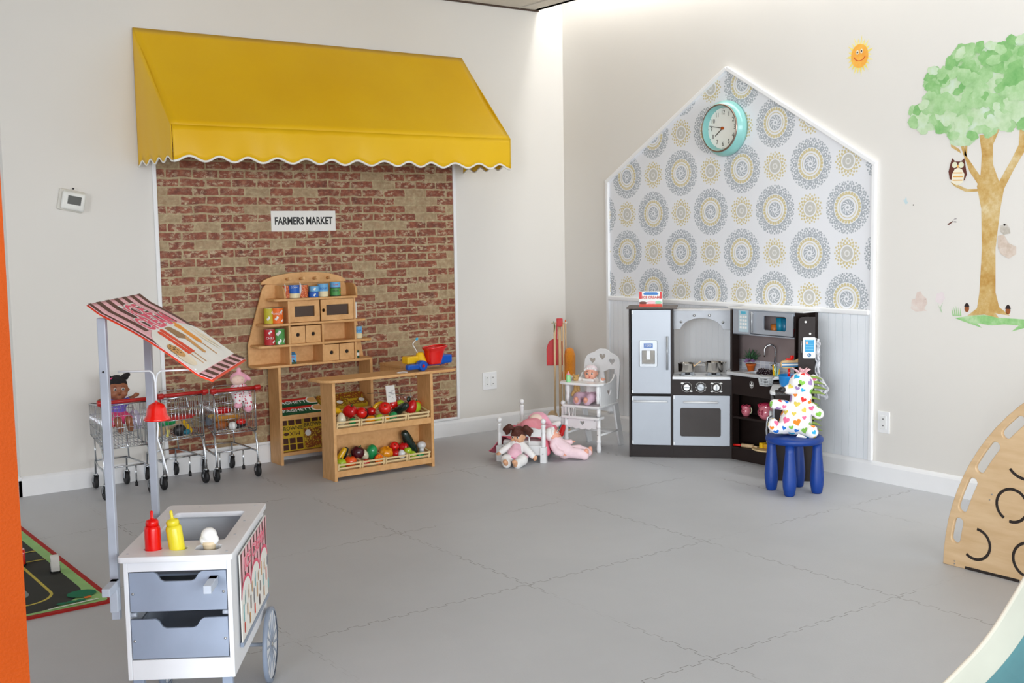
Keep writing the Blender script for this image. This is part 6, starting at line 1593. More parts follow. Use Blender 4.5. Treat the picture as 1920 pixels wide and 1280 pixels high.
MB().cyl((.030, -.030, .347), (.232, -.030, .347), .0058, n=14).cyl((.050, -.010, .347), (.050, -.030, .347), .004, n=8).cyl((.212, -.010, .347), (.212, -.030, .347), .004, n=8).build('handle', KWH, rd)
od = cutout('oven_door', rrect(.266, .603, .078, .383, .002), [rrect(.308, .549, .133, .307, .012)], .011, SIL, t, XZk(-.0045), .001)
MB().bb(.302, .555, .000, .003, .127, .313).build('window', GLS, od)
MB().cyl((.328, -.030, .345), (.531, -.030, .345), .0058, n=14).cyl((.350, -.010, .345), (.350, -.030, .345), .004, n=8).cyl((.509, -.010, .345), (.509, -.030, .345), .004, n=8).build('handle', KWH, od)
for dr, x, zs in ((fd, .0225, (.885, .405)), (rd, .0225, (.36, .095)), (od, .271, (.372, .090))):
    for z_ in zs: MB().bb(x - .004, x + .004, -.0115, -.0101, z_ - .010, z_ + .010).build('hinge', KWH, dr)
cp = MB().bb(.264, .605, -.004, .008, .386, .480).build('control_panel', ESP, t)
for i, x in enumerate((.347, .430, .523)):
    k_ = MB().lathe([(.0235, 0), (.023, .006), (.019, .008), (.018, .014)], (x, -.004, .433), 28, (0, -1, 0)).build('knob', STEEL if i != 1 else SILD, cp)
    MB().box((x, -.021, .433), (.032, .010, .007), ry=(0, .5, PI / 2)[i]).build('knob_grip', SILD, k_, bevel=.002)
    MB().tube([(x + .030 * math.cos(a), -.0045, .433 + .030 * math.sin(a)) for a in [2 * PI * j / 32 for j in range(32)]], .0007, 5, closed=True).build('knob_ring', LW, cp)
    for (ax, az) in (((-.026, .024), (.026, -.025)), ((-.03, 0), (.03, 0), (0, .03), (-.025, .02), (.025, .02), (-.025, -.02), (.025, -.02)), ((-.026, .024), (.026, .024), (-.026, -.025), (.026, -.025)))[i]:
        MB().sph((x + ax, -.0046, .433 + az), (.0095 if i != 1 else .004, .0010, .0048 if i != 1 else .002), 14).build('dial_mark', LW, cp)
# stove top
b = MB(); b.prism([(.262, .195, .480)] + [(.262 + .343 * i / 14, -.006 - .010 * math.sin(PI * i / 14), .480) for i in range(15)] + [(.605, .195, .480)], (0, 0, .016)); b.build('stove_top', KWH, t, bevel=.002)
for x in (.350, .508):
    bn = MB().lathe([(.050, 0), (.052, .003), (.046, .005), (.030, .006)], (x, .085, .496), 28).build('burner', SILD, t)
    for k_ in range(4):
        a = PI / 4 + k_ * PI / 2; MB().box((x + .036 * math.cos(a), .085 + .036 * math.sin(a), .508), (.030, .007, .016), rz=a).build('pot_support', SILD, bn, bevel=.001)
    MB().cyl((x, .085, .500), (x, .085, .512), .024, n=20).build('burner_core', BLACK, bn)
# hood with arch and hooks
ho = [(.264, .886), (.264, .772), (.302, .772)] + [(.432 + .128 * math.cos(R_(a)), .760 + .080 * math.sin(R_(a))) for a in range(172, 7, -8)] + [(.563, .770), (.605, .770), (.605, .886)]
hd = cutout('hood_panel', ho, [], .010, mat('hood_grey', rgb(150, 152, 156), 0.3, .2), t, XZk(.120), .001)
for x, z_ in ((.310, .818), (.389, .857), (.480, .857), (.560, .815)): MB().cyl((x, .114, z_), (x, .098, z_), .003, n=8).sph((x, .096, z_), .0075, 12).build('hook', STEEL, hd)
MB().bb(.264, .605, .100, .200, .886, .896).build('hood_shelf', mat('top_grey', rgb(196, 192, 190), 0.4), t, bevel=.001)
# corner section, parallel to the wall: frame with x along -Y of the room
CT = Matrix.Translation((.611, 0, 0)) @ Matrix.Rotation(R_(-43.5), 4, 'Z')
def kb():
    b = MB(); b.M = CT; return b
kb().bb(0.000, .008, .002, .060, 0, H - .01).build('corner_post', ESP, t)
kb().bb(.008, .305, .004, .015, 0, .066).build('plinth', ESP, t)
kb().bb(.006, .306, .000, .150, .066, .078).build('bottom_shelf', ESP, t); kb().bb(.006, .306, .008, .145, .250, .262).build('middle_shelf', ESP, t)
kb().bb(-.17, .42, .138, .145, .0, .51).build('corner_back', ESP, t)
cp2 = cutout('sink_panel', [(.004, .395), (.300, .395), (.300, .505), (.004, .505)], [], .010, ESP, t, CT @ XZk(.004), .001)
cl = kb().tube([(.160 + .014 * math.cos(a), -.0020, .465 + .021 * math.sin(a)) for a in [2 * PI * j / 28 for j in range(28)]], .0007, 5, closed=True); cl.build('emblem_ring', LW, cp2)
b = kb(); b.sph((.160, -.0018, .475), (.005, .0008, .005), 12); b.bb(.150, .170, -.0026, -.0012, .458, .467); b.bb(.154, .166, -.0026, -.0012, .451, .454); b.build('emblem', LW, cp2)
# counter: outer shape in corner frame; hole for the sink
ctop = [(-.030, -.022), (.300, -.022), (.300, .025), (.52, .025), (.52, .150), (-.19, .150), (-.13, .090), (-.03, .004)]
ctp = cutout('counter_top', [(-.018, -.024), (.312, -.024), (.330, -.060), (.345, .02), (.50, .06), (.50, .142), (-.10, .142), (-.10, .075)], [rrect(.085, .260, .012, .110, .012)], .018, KWH, t, CT @ Tr(0, 0, .521), .002)
b = kb(); b.k = 0; b.bb(.082, .263, .009, .113, .470, .474); b.bb(.082, .086, .009, .113, .474, .513); b.bb(.259, .263, .009, .113, .474, .513); b.bb(.086, .259, .009, .013, .474, .513); b.bb(.086, .259, .109, .113, .474, .513); b.build('sink_basin', mat('dark_basin', rgb(70, 70, 72), 0.3, .5), ctp)
g = NG('backsplash_tiles', 0.35)
sq = g.nt.nodes.new('ShaderNodeTexBrick'); sq.offset = 0; sq.inputs['Scale'].default_value = 1; sq.inputs['Brick Width'].default_value = .026; sq.inputs['Row Height'].default_value = .026; sq.inputs['Mortar Size'].default_value = .0015
cb = g.nt.nodes.new('ShaderNodeCombineXYZ'); g.nt.links.new(g.x, cb.inputs[0]); g.nt.links.new(g.z, cb.inputs[1]); g.nt.links.new(cb.outputs[0], sq.inputs[0])
sq.inputs['Color1'].default_value = rgb(206, 208, 214); sq.inputs['Color2'].default_value = rgb(172, 176, 190); sq.inputs['Mortar'].default_value = rgb(222, 222, 224)
g.nt.links.new(sq.outputs['Color'], g.b.inputs['Base Color'])
kb().bb(-.13, .47, .139, .1445, .530, .590).build('tile_strip', g.m, t)
g = NG('taupe_backsplash', 0.25); kb().bb(-.13, .47, .139, .1445, .590, .900).build('backsplash', g.color(g.ramp(g.noise(3, 2), (0.3, rgb(122, 108, 106)), (0.7, rgb(158, 144, 142)))), t)
kb().bb(-.020, .545, -.014, .145, .905, .914).build('kitchen_top', mat('top_pale', rgb(214, 214, 212), 0.4), t, bevel=.002)
kb().bb(.472, .480, .002, .143, .530, .905).build('side_panel', ESP, t); kb().bb(.480, .520, .120, .144, .530, .905).build('side_wing_back', ESP, t)
# microwave
MWG = kb().bb(.010, .470, .002, .012, .882, .905).bb(.010, .140, .002, .012, .755, .882).bb(.010, .470, .002, .146, .755, .762).bb(.010, .014, .012, .146, .762, .905).bb(.466, .470, .012, .146, .762, .905).bb(.130, .137, .012, .146, .762, .905).build('microwave', SIL, t, bevel=.001)
md = cutout('microwave_door', rrect(.168, .466, .768, .898, .003), [rrect(.252, .418, .794, .876, .012)], .010, SIL, MWG, CT @ XZk(-.004), .001)
MWG2 = kb().cyl((.176, -.022, .772), (.176, -.022, .896), .0052, n=12).cyl((.176, 0, .785), (.176, -.022, .785), .0035, n=8).cyl((.176, 0, .885), (.176, -.022, .885), .0035, n=8).build('microwave_handle', SILD, MWG)
kd = kb().bb(.056, .130, -.0015, .0025, .772, .900).build('keypad', mat('keypad_blue', rgb(186, 206, 214), 0.4), MWG)
kb().bb(.074, .112, -.0025, -.0012, .878, .894).build('keypad_display', mat('keypad_display_blue', rgb(90, 180, 205), 0.3), MWG)
b = kb()
for i in range(3):
    for j in range(4): b.bb(.066 + .020 * i, .080 + .020 * i, -.0026, -.0012, .855 - .021 * j, .868 - .021 * j)
b.build('keypad_buttons', LW, MWG)
# faucet
b = kb(); b.lathe([(.012, 0), (.012, .004), (.008, .02), (.0075, .035), (.009, .05), (.006, .060)], (.225, .125, .530), 20)
b.tube([(.225, .125, .585), (.230, .125, .66)] + [(.210 + .020 * math.cos(R_(a)), .125 - .018 * math.sin(R_(a)) * 0 - .10 * (1 - math.cos(R_(a))) / 4, .665 + .032 * math.sin(R_(a))) for a in range(0, 181, 20)] + [(.190, .075, .650), (.190, .075, .628)], .0062, 12)
b.cyl((.225, .118, .560), (.212, .095, .590), .0035, n=8); b.build('faucet', mat('polished_chrome', rgb(210, 210, 212), 0.08, 1.0, noise=0), t)
# end wing, perpendicular to the oven wing
WT = CT @ Tr(.310, 0, 0) @ Matrix.Rotation(R_(-46.5), 4, 'Z')      # x runs towards the room
def we():
    b = MB(); b.M = WT; return b
we().bb(.010, .350, .002, .200, 0, .062).build('plinth', ESP, t)
we().bb(.004, .012, .002, .200, 0, .50).build('divider', ESP, t)
we().bb(.010, .350, .006, .200, .062, .470).build('washer_body', ESP, t)
fr = we().bb(.040, .315, -.008, .004, .090, .440).build('washer_front', SILD, t, bevel=.003)
b = we(); b.lathe([(.085, 0), (.088, .010), (.070, .014)], (.18, -.008, .27), 32, (0, -1, 0)); b.build('porthole', KWH, fr); b = we(); b.lathe([(.070, 0), (.060, .008)], (.18, -.018, .27), 32, (0, -1, 0)); b.build('porthole_glass', GLS, fr)
b = we(); b.tube([(.305, -.006, .19), (.305, -.035, .20), (.305, -.040, .27), (.305, -.035, .34), (.305, -.006, .35)], .006, 10); b.build('washer_handle', CHROME, fr)
ctw = [(0, -.010), (.355, -.010), (.375, .02), (.375, .12), (.36, .130), (.02, .19), (-.02, .14)]
cutout('counter_top', [(.035, .004), (.30, -.024), (.345, -.020), (.362, .0), (.362, .130), (.03, .190)], [], .018, KWH, t, WT @ Tr(0, 0, .480), .002)
ep = [(0.0, 0), (.208, 0), (.208, .898), (.140, .898), (.128, .893), (.122, .880), (.120, .52), (.112, .500), (.0, .500)]
EPM = WT @ Matrix(((0, 0, 1, .356), (1, 0, 0, .002), (0, 1, 0, 0), (0, 0, 0, 1)))
pe = cutout('end_panel', ep, [], .012, ESP, t, EPM, .001)
b = we(); b.bb(.06, .350, .182, .190, .50, .885); b.build('side_wing_panel', ESP, t); b = we(); b.bb(.30, .350, .125, .205, .700, .708); b.build('upper_shelf', ESP, t)
b = MB(); b.M = EPM; b.sph((.157, .872, .010), .0065, 12); b.build('hook', LW, t)
b = MB(); b.M = EPM; b.sph((.181, .808, .010), .0065, 12); b.build('hook', LW, t)
ph = cutout('phone', rrect(.143, .211, .676, .790, .008), [], .010, mat('phone_white', rgb(222, 224, 226), 0.35), t, EPM @ Tr(0, 0, .011), .002)
b = MB(); b.M = EPM; b.box((.1785, .744, .0168), (.047, .066, .001)); b.build('phone_screen', mat('phone_blue', rgb(36, 146, 196), 0.3), ph)
b = MB(); b.M = EPM; b.box((.165, .760, .0178), (.012, .014, .001)); b.build('phone_picture', mat('peach_print', rgb(222, 170, 140), 0.5), ph)
b = MB(); b.M = EPM
for i in range(4): b.box((.1785, .775 - .013 * i - (.01 if i else 0), .0176), (.040, .002, .0006))
b.build('phone_text', mat('phone_pale', rgb(130, 200, 226), 0.4), ph)
b = MB(); b.M = EPM; b.cyl((.1775, .694, .016), (.1775, .694, .0178), .010, n=24); b.build('phone_button', mat('phone_navy', rgb(20, 100, 150), 0.4), ph)
b = MB(); b.M = EPM; b.tube([(.1735, .699, .0182), (.1745, .694, .0184), (.1795, .689, .0182)], .0014, 6); b.build('phone_symbol', LW, ph)
b = MB(); b.M = EPM; b.tube([(.139, .770, .006), (.137, .745, .006), (.139, .705, .006)], .0022, 6); b.build('phone_cord', SILD, t)

KM = KT
def kthing(name, label, cat, p, M=None, group=None):
    o = thing(name, label, cat, (0, 0, 0), group=group); q = (KM @ (M or Matrix())) @ Tr(*p); o.matrix_basis = q; return o


# things on and in the kitchen
s = kthing('ice_cream_box', 'ICE CREAM carton standing on top of the fridge of the play kitchen', 'box', (.131, .045, .916), Ro('Z', 0))
b = MB(); b.box((0, 0, .046), (.140, .045, .092)); b.build('carton', LW, s, bevel=.0015)
b = MB(); b.box((0, -.0229, .009), (.139, .0008, .017)); b.build('red_base', mat('carton_red', rgb(214, 64, 40), 0.5), s)
b = MB(); b.box((-.060, -.0229, .070), (.017, .0008, .042)); b.box((.062, -.0229, .070), (.012, .0008, .042)); b.build('red_stripes', BRED, s)
b = MB(); b.prism([(-.036, -.0230, .072), (.040, -.0230, .072), (.048, -.0230, .080), (.036, -.0230, .088), (-.034, -.0230, .088), (-.044, -.0230, .078)], (0, -.0006, 0)); b.build('blue_banner', mat('banner_blue', rgb(50, 120, 190), 0.5), s)
text('lettering', 'ICE CREAM', .0215, mat('lettering_red', rgb(206, 66, 50), 0.5), s, Tr(.002, -.0234, .057) @ FA, bold=.03, sx=.98)
b = MB(); b.sph((-.046, -.0228, .024), (.024, .0010, .009), 16); b.build('chocolate_print', mat('chocolate_print', rgb(110, 50, 34), 0.5), s); b = MB(); b.sph((.006, -.0228, .026), (.028, .0010, .010), 16); b.build('strawberry_print', mat('strawberry_print', rgb(240, 190, 196), 0.5), s); b = MB(); b.sph((.046, -.0228, .026), (.022, .0010, .010), 16); b.build('mint_print', mat('mint_print', rgb(150, 206, 170), 0.5), s)
POL = mat('polished_pot', rgb(200, 196, 190), 0.12, 1.0, noise=0.02)
for nm, lab, x, r_, hh in (('saucepan', 'steel toy saucepan with wooden spoon on the left burner', .342, .050, .052), ('stock_pot', 'steel toy pot with two loop handles on the right burner', .508, .054, .060)):
    s = kthing(nm, lab, 'pot', (x, .085, .517))
    MB().lathe([(.001, .0012), (r_ * .94, 0), (r_ * .97, .004), (r_, hh - .003), (r_ * 1.05, hh)], n=36, capt=False).build('pot_body', POL, s, solid=.0012)
    if nm == 'saucepan': MB().box((.092, -.012, hh - .010), (.090, .012, .004), rz=-.1).cyl((.046, -.008, hh - .010), (.052, -.010, hh - .010), .004).build('handle', POL, s, bevel=.001)
    else:
        for q in (-1, 1): MB().tube([(q * r_, -.016, hh - .008), (q * (r_ + .014), -.014, hh - .004), (q * (r_ + .018), 0, hh - .002), (q * (r_ + .014), .014, hh - .004), (q * r_, .016, hh - .008)], .002, 8).build('loop_handle', POL, s)
s = kthing('wooden_spoon', 'wooden spoon resting in the steel saucepan', 'spoon', (.36, .07, .535))
MB().cyl((0, 0, -.005), (.070, -.010, .048), .0035, .003, 10).sph((-.006, .002, -.008), (.013, .009, .004), 14, ry=-.6).build('spoon_body', DOWEL, s)
# plant
s = kthing('potted_plant', 'green and purple succulent in a small orange pot by the sink', 'plant', (.062, .100, .5305), CT)
MB().lathe([(.018, 0), (.026, .032), (.030, .033), (.031, .042), (.027, .042)], n=28).build('pot', mat('terracotta_orange', rgb(214, 104, 34), 0.6), s)
b = MB(); rnd = random.Random(5)
for i in range(46):
    a = rnd.uniform(0, 2 * PI); el = rnd.uniform(.2, 1.35); L = rnd.uniform(.05, .082); dv = V((math.cos(a) * math.cos(el), math.sin(a) * math.cos(el), math.sin(el)))
    p = V((0, 0, .060)); b.tube([p, p + dv * L * .5 + V((0, 0, .004)), p + dv * L], .003, 5, rs=[.003, .0036, .0004])
b.build('green_leaves', wc('plant_green', rgb(30, 60, 38), rgb(44, 84, 52), rgb(74, 112, 70), 60), s)
b = MB()
for i in range(44):
    a = rnd.uniform(0, 2 * PI); el = rnd.uniform(-.1, 1.4); dv = V((math.cos(a) * math.cos(el), math.sin(a) * math.cos(el) - .15, math.sin(el) * .8)); p = V((0, -.006, .056)); e_ = p + dv * .034
    b.tube([p + dv * .012, p + dv * .026, e_], .004, 6, rs=[.003, .0052, .001])
b.build('purple_leaves', wc('plant_purple', rgb(104, 66, 110), rgb(142, 102, 150), rgb(176, 140, 176), 60), s)
s = kthing('toy_grapes', 'bunch of dark toy grapes lying in the sink', 'toy food', (.215, .060, .520), CT); b = MB(); rnd = random.Random(8)
for i in range(34): b.sph((rnd.uniform(-.052, .040), rnd.uniform(-.020, .022), .010 + .030 * rnd.random() * (1 - abs(i - 17) / 30)), .0092, 12)
b.build('grape_bunch', mat('grape_black', rgb(50, 34, 40), 0.18, coat=.6), s)
s = kthing('dish_basket', 'small white plastic basket hanging on the counter edge beside the blue bowl', 'basket', (.302, -.040, .480), CT)
def bk_(u, v): a = 2 * PI * u; e = 5; c_2, s_2 = math.cos(a), math.sin(a); q = 1 / ((abs(c_2) ** e + abs(s_2) ** e) ** (1 / e)); return ((.030 + .008 * v) * c_2 * q, (.026 + .006 * v) * s_2 * q, .048 * v)
b = MB()
for i in range(24): b.tube([bk_(i / 24, 0), bk_(i / 24, 1)], .0018, 5)
for v_ in (0, .33, .66): b.tube([bk_(i / 24, v_) for i in range(24)], .0018, 5, closed=True)
b.tube([bk_(i / 24, 1) for i in range(24)], .0035, 6, closed=True); b.bb(-.028, .028, -.024, .024, 0, .002); b.build('basket_body', mat('basket_grey', rgb(214, 218, 220), 0.4), s)
# blue bowl with wooden hand mixer
s = kthing('mixing_bowl', 'blue toy mixing bowl on the kitchen counter behind the plush', 'bowl', (.262, .092, .4895), WT)
MB().lathe([(.001, .001), (.038, .0), (.046, .004), (.062, .036), (.067, .076), (.071, .081), (.067, .081), (.060, .042), (.036, .006), (.001, .004)], n=36, capb=False, capt=False).build('bowl', mat('bright_blue', rgb(30, 140, 215), 0.3), s)
s = kthing('toy_mixer', 'wooden toy hand mixer with blue and white stripes and red beater above the blue bowl', 'mixer', (.262, .092, .538), WT); s.matrix_basis = s.matrix_basis @ Ro('Z', 136.5 - 46.5 - 5)
s.matrix_basis = Matrix.Translation(s.matrix_basis.translation) @ Matrix.Rotation(R_(-36), 4, 'Z')
mo = [(-.058, .082), (-.060, .098), (-.050, .112), (-.030, .117), (.020, .114), (.040, .122), (.055, .130), (.066, .130), (.064, .118), (.066, .04), (.058, .030), (.056, .074), (.040, .082), (.010, .074), (-.03, .070), (-.05, .074)]
md_ = cutout('mixer_body', mo, [], .028, wood('mixer_wood', rgb(196, 158, 106), rgb(216, 182, 132), .5), s, Ro('X', 90), .003)
for z0, z1, m_ in ((.080, .087, mat('stripe_blue', rgb(30, 120, 170), 0.5)), (.088, .096, LW), (.097, .103, mat('stripe_blue', rgb(30, 120, 170), 0.5))):
    MB().bb(-.055, .040, -.0150, -.0142, z0, z1).build('stripe', m_, md_)
b = MB(); b.bb(-.030, .006, -.010, .010, .116, .126).box((.004, 0, .132), (.018, .018, .020)).build('switch', RED2, s, bevel=.002)
MB().cyl((-.012, 0, .012), (-.012, 0, .074), .0075, n=14).lathe([(.012, .004), (.022, .008), (.024, .014), (.012, .020)], (-.012, 0, 0), 20).build('beater', RED2, s)
for i, (m_, dx) in enumerate(((YELLOW, -.010), (mat('pale_green', rgb(160, 210, 150), 0.5), .004), (mat('pale_teal', rgb(150, 210, 200), 0.5), .018), (YELLOW, .024))):
    s = kthing('toy_utensil', ('yellow', 'pale green', 'pale teal', 'second yellow')[i] + ' toy utensil leaning behind the white basket', 'utensil', (.318 + dx, .020, .532), CT)
    MB().prism([(-.006, 0, 0), (.006, 0, 0), (.002 - .010 * (1 - i * .4), .006, .062 - .006 * i), (-.003 - .014 * (1 - i * .4), .006, .060 - .006 * i)], (0, .003, 0)).build('blade', m_, s, bevel=.001)
# pitchers, boards, cups
CER = mat('pink_ceramic', rgb(214, 120, 134), 0.2, coat=.5); CERD = mat('dark_pink_ceramic', rgb(190, 52, 84), 0.25, coat=.4); CERH = mat('green_cream_ceramic', rgb(206, 206, 170), 0.3)
for nm, lab, x, r_, hh in (('creamer', 'small pink ceramic creamer with butterfly on the kitchen shelf', .068, .029, .062), ('teapot', 'large round pink ceramic teapot with ruffled red top on the kitchen shelf', .222, .050, .086)):
    s = kthing(nm, lab, 'pitcher', (x, .055, .263), CT)
    MB().lathe([(r_ * .45, 0), (r_ * .60, .004), (r_ * .92, hh * .30), (r_ * 1.0, hh * .50), (r_ * .86, hh * .72), (r_ * .68, hh * .85), (r_ * .78, hh * .97)], n=32, capt=False).build('body', CER, s, solid=.0015)
    b = MB(); n_ = 36; b.tube([((r_ * .80 + .004 * math.sin(6 * 2 * PI * i / n_)) * math.cos(2 * PI * i / n_), (r_ * .80 + .004 * math.sin(6 * 2 * PI * i / n_)) * math.sin(2 * PI * i / n_), hh + .003 * math.cos(6 * 2 * PI * i / n_)) for i in range(n_)], .0042 if r_ > .04 else .0025, 8, closed=True); b.build('ruffled_rim', CERD, s)
    b = MB(); b.tube([(-r_ * .8, 0, hh * .62), (-r_ * 1.15, 0, hh * .85), (-r_ * 1.25, 0, hh * .95)], .006, 10, rs=[.008, .005, .0035]); b.build('spout', CERD, s)
    b = MB(); b.tube([(r_ * .85, 0, hh * .80), (r_ * 1.35, 0, hh * .85), (r_ * 1.5, 0, hh * .6), (r_ * 1.3, 0, hh * .35), (r_ * .95, 0, hh * .28)], .003, 8); b.build('handle', CERH, s)
    b = MB(); rr = r_ * 1.012
    for sg in (-1, 1):
        for (zz, w_, h_) in ((.58, .34, .20), (.42, .26, .14)):
            b.grid(lambda u, v: (rr * math.sin(sg * (.05 + w_ * u)) * 1.0, -rr * math.cos(sg * (.05 + w_ * u)), hh * zz + hh * h_ * (v - .5) * (.3 + 1.2 * u)), 5, 3)
    o_ = b.build('butterfly_print', mat('butterfly_red', rgb(150, 40, 66), 0.4), s, solid=-1); o_.modifiers.clear()
    if r_ > .04:
        b = MB(); b.sph((0, 0, hh + .002), (r_ * .7, r_ * .7, .012), 18); b.build('lid', CERD, s)
s = kthing('cutting_board', 'round wooden cutting board on the bottom kitchen shelf', 'board', (.222, .055, .0785), CT); MB().lathe([(.066, 0), (.068, .003), (.068, .007), (.066, .009)], n=36, sx=1.35).build('board', PINE, s)
s = kthing('toy_bread', 'two yellow toy bread pieces on the cutting board', 'toy food', (.215, .050, .0885), CT)
MB().bb(-.030, -.004, -.014, .022, 0, .032).build('slice', YELLOW, s, bevel=.004); MB().bb(-.001, .034, -.014, .022, 0, .030).build('loaf_end', mat('bread_amber', rgb(214, 160, 36), 0.4), s, bevel=.010, seg=3)
s = kthing('rolling_pin', 'pale wooden toy rolling pin on the bottom kitchen shelf', 'rolling pin', (.105, .020, .090), CT); MB().cyl((-.040, 0, 0), (.034, .020, 0), .0115, n=16).cyl((.034, .020, 0), (.058, .026, 0), .005, n=10).build('roller', DOWEL, s)
s = kthing('toy_knife', 'red-handled toy knife at the left of the bottom kitchen shelf', 'knife', (.035, .010, .086), CT); MB().cyl((-.025, 0, 0), (.025, .008, .004), .0072, .0065, 12).build('handle', RED2, s)
for i, (x, m_, r_, hh) in enumerate(((.275, mat('cup_amber', rgb(190, 110, 40), 0.4), .022, .060), (.318, mat('cup_teal', rgb(20, 130, 160), 0.35), .024, .100), (.352, mat('cup_blue', rgb(28, 116, 150), 0.35), .020, .098), (.392, RED, .026, .040))):
    s = kthing('toy_cup', ('amber', 'tall teal', 'tall blue', 'short red')[i] + ' toy cup inside the microwave', 'cup', (x, .060, .7625), CT)
    MB().lathe([(r_ * .8, 0), (r_, hh), (r_ * .93, hh), (r_ * .74, .003)], n=24, capt=False).build('cup_body', m_, s)
s = kthing('apron', 'crumpled white and grey ruffled apron hanging on the right side of the kitchen', 'apron', (.30, .205, .60), WT)
rnd = random.Random(4)
def apr(u, v):
    w = .018 + .062 * (1 - v) ** 1.2 * math.sin(PI * min(1, v * 2.2 + .15))
    return (.350 - .30 * w * 0 + .018 * math.sin(u * 19 + v * 7) - .05 * (1 - u) * .3, .210 + (u * 1.0) * w + .010 * math.sin(v * 33 + u * 7) * (1 - v * .4) + .004, .46 + .31 * v + .012 * math.sin(u * 11))
b = MB(); b.M = WT; q0 = s.matrix_basis
o_ = MB(); o_.M = q0.inverted() @ KM @ WT; o_.grid(apr, 16, 36); o_.build('apron_cloth', mat('grey_white_cloth', rgb(214, 214, 218), 0.8, bump=1.0, bscale=35), s, solid=.003)

# ================================================================== STOOL AND PLUSH
cx, cyy = -.535, -2.560
SB = mat('stool_blue', rgb(0, 54, 134), 0.45, bump=.08, bscale=120)
t = thing('stool', 'round blue plastic children stool with four thick legs in front of the kitchen', 'stool', (cx, cyy, 0), R_(-16))
MB().lathe([(.10, .262), (.130, .262), (.142, .266), (.148, .276), (.147, .288), (.140, .296), (.125, .300), (.05, .2985)], n=48).build('seat', SB, t)
for k_ in range(4):
    a = PI / 4 + k_ * PI / 2; top_ = V((.080 * math.cos(a), .080 * math.sin(a), .266)); bot = V((.118 * math.cos(a), .118 * math.sin(a), 0))
    MB().lathe([(.022, 0), (.028, .008), (.0345, .050), (.036, .085), (.030, .160), (.024, .225), (.023, (top_ - bot).length)], bot + V((0, 0, .0)), 24, None).build('leg', SB, t)
    lg = t.children[-1]
    # lean each leg outward along its own axis
    sh = Matrix.Identity(4); dd_ = (top_ - bot); sh[0][2] = dd_.x / dd_.z; sh[1][2] = dd_.y / dd_.z
    lg.data.transform(Matrix.Translation(-bot)); lg.data.transform(sh); lg.data.transform(Matrix.Translation(bot))

# plush hedgehog with printed hearts, sitting and looking to the left
rg = V((.808, -.589, 0)); vw = V((.589, .808, 0)); B0 = V((-.54, -2.55, 0))
def pq(a, z, d=0.0): return B0 + rg * a + vw * d + V((0, 0, z))
t = thing('plush_hedgehog', 'white plush hedgehog printed with colourful hearts sitting on the blue stool', 'plush toy', (B0.x, B0.y, .302))
PW = mat('plush_white', rgb(240, 238, 236), 0.95, sheen=.3, bump=.1, bscale=200)
body = blob('body', [('c', pq(.020, .385, 0), pq(.040, .455, .01), .082, .058), ('s', pq(.012, .368, -.004), (.088, .078, .068)), ('c', pq(.040, .455, .01), pq(.045, .500, .0), .055, .055),
    ('s', pq(.045, .565, 0), (.070, .062, .066)), ('c', pq(.02, .552, -.01), pq(-.028, .540, -.012), .042, .024),
    ('c', pq(-.040, .460, -.02), pq(-.105, .470, -.045), .026, .026), ('c', pq(.090, .445, -.03), pq(.118, .420, -.070), .028, .028),
    ('c', pq(-.040, .340, -.02), pq(-.098, .345, -.050), .032, .030), ('s', pq(-.112, .362, -.055), (.030, .028, .036)),
    ('c', pq(.050, .330, -.03), pq(.078, .330, -.085), .036, .036), ('s', pq(.110, .590, .01), (.022, .018, .026))], PW, t, voxel=.005, it=3, root=t)
HC = [mat('heart_' + n, rgb(*c), 0.9) for n, c in (('red', (226, 50, 44)), ('orange', (240, 134, 34)), ('yellow', (222, 200, 90)), ('green', (132, 190, 76)), ('blue', (32, 112, 200)), ('cyan', (50, 170, 216)), ('pink', (234, 110, 150)), ('lilac', (160, 130, 180)))]
bm = bmesh.new(); bm.from_mesh(body.data); bm.faces.ensure_lookup_table(); rnd = random.Random(21); pts = []; shp = []
fs = [f for f in bm.faces]; tries = 0
while len(pts) < 190 and tries < 14000:
    tries += 1; f = rnd.choice(fs); c_3 = f.calc_center_median(); sz = rnd.choice((.036, .042, .026, .032))
    if any((c_3 - p).length < .5 * (sz + z_) + .0035 for p, z_ in pts): continue
    pts.append((c_3, sz)); a = rnd.uniform(-.6, .6); hh_ = heart(sz, 22); hh_ = [(p[0] * math.cos(a) - p[1] * math.sin(a), p[0] * math.sin(a) + p[1] * math.cos(a)) for p in hh_]
    k_ = rnd.randrange(8); shp.append((c_3.copy(), f.normal.copy(), (0, 0, 1), hh_, k_))
bm.free()
decals('heart_print', body, shp, HC, body)
MB(t).sph(pq(-.060, .541, -.022), (.020, .019, .017), 18).build('nose', BLACK, t)
MB(t).sph(pq(.020, .570, -.064), .008, 14).build('eye', BLACK, t)
b = MB(t)
for i in range(18): b.tube([pq(.045 + .012 * math.sin(i * 2.1), .620, .012 * math.cos(i * 1.7)), pq(.045 + .030 * math.sin(i * 2.1), .640, .030 * math.cos(i * 1.7)), pq(.045 + .045 * math.sin(i * 2.1), .648, .040 * math.cos(i * 1.7))], .004, 6, rs=[.005, .004, .002])
b.build('hair_tuft', mat('pale_pink_fluff', rgb(238, 190, 196), 0.95), t)
OLV = mat('olive_felt', rgb(128, 150, 72), 0.95, bump=.3, bscale=150)
for i in range(11):
    z_ = .600 - .027 * i; a0 = .100 + .018 * math.sin(i * .55) if i < 4 else .088 + .012 * math.sin(i * .8)
    for dd_ in (-.012, .022):
        MB(t).tube([pq(a0 - .02, z_ + .006, dd_), pq(a0 + .022, z_ + .002, dd_), pq(a0 + .052 + .004 * (i % 3), z_ - .010, dd_)], .007, 8, rs=[.008, .0065, .001]).build('quill', OLV, t)
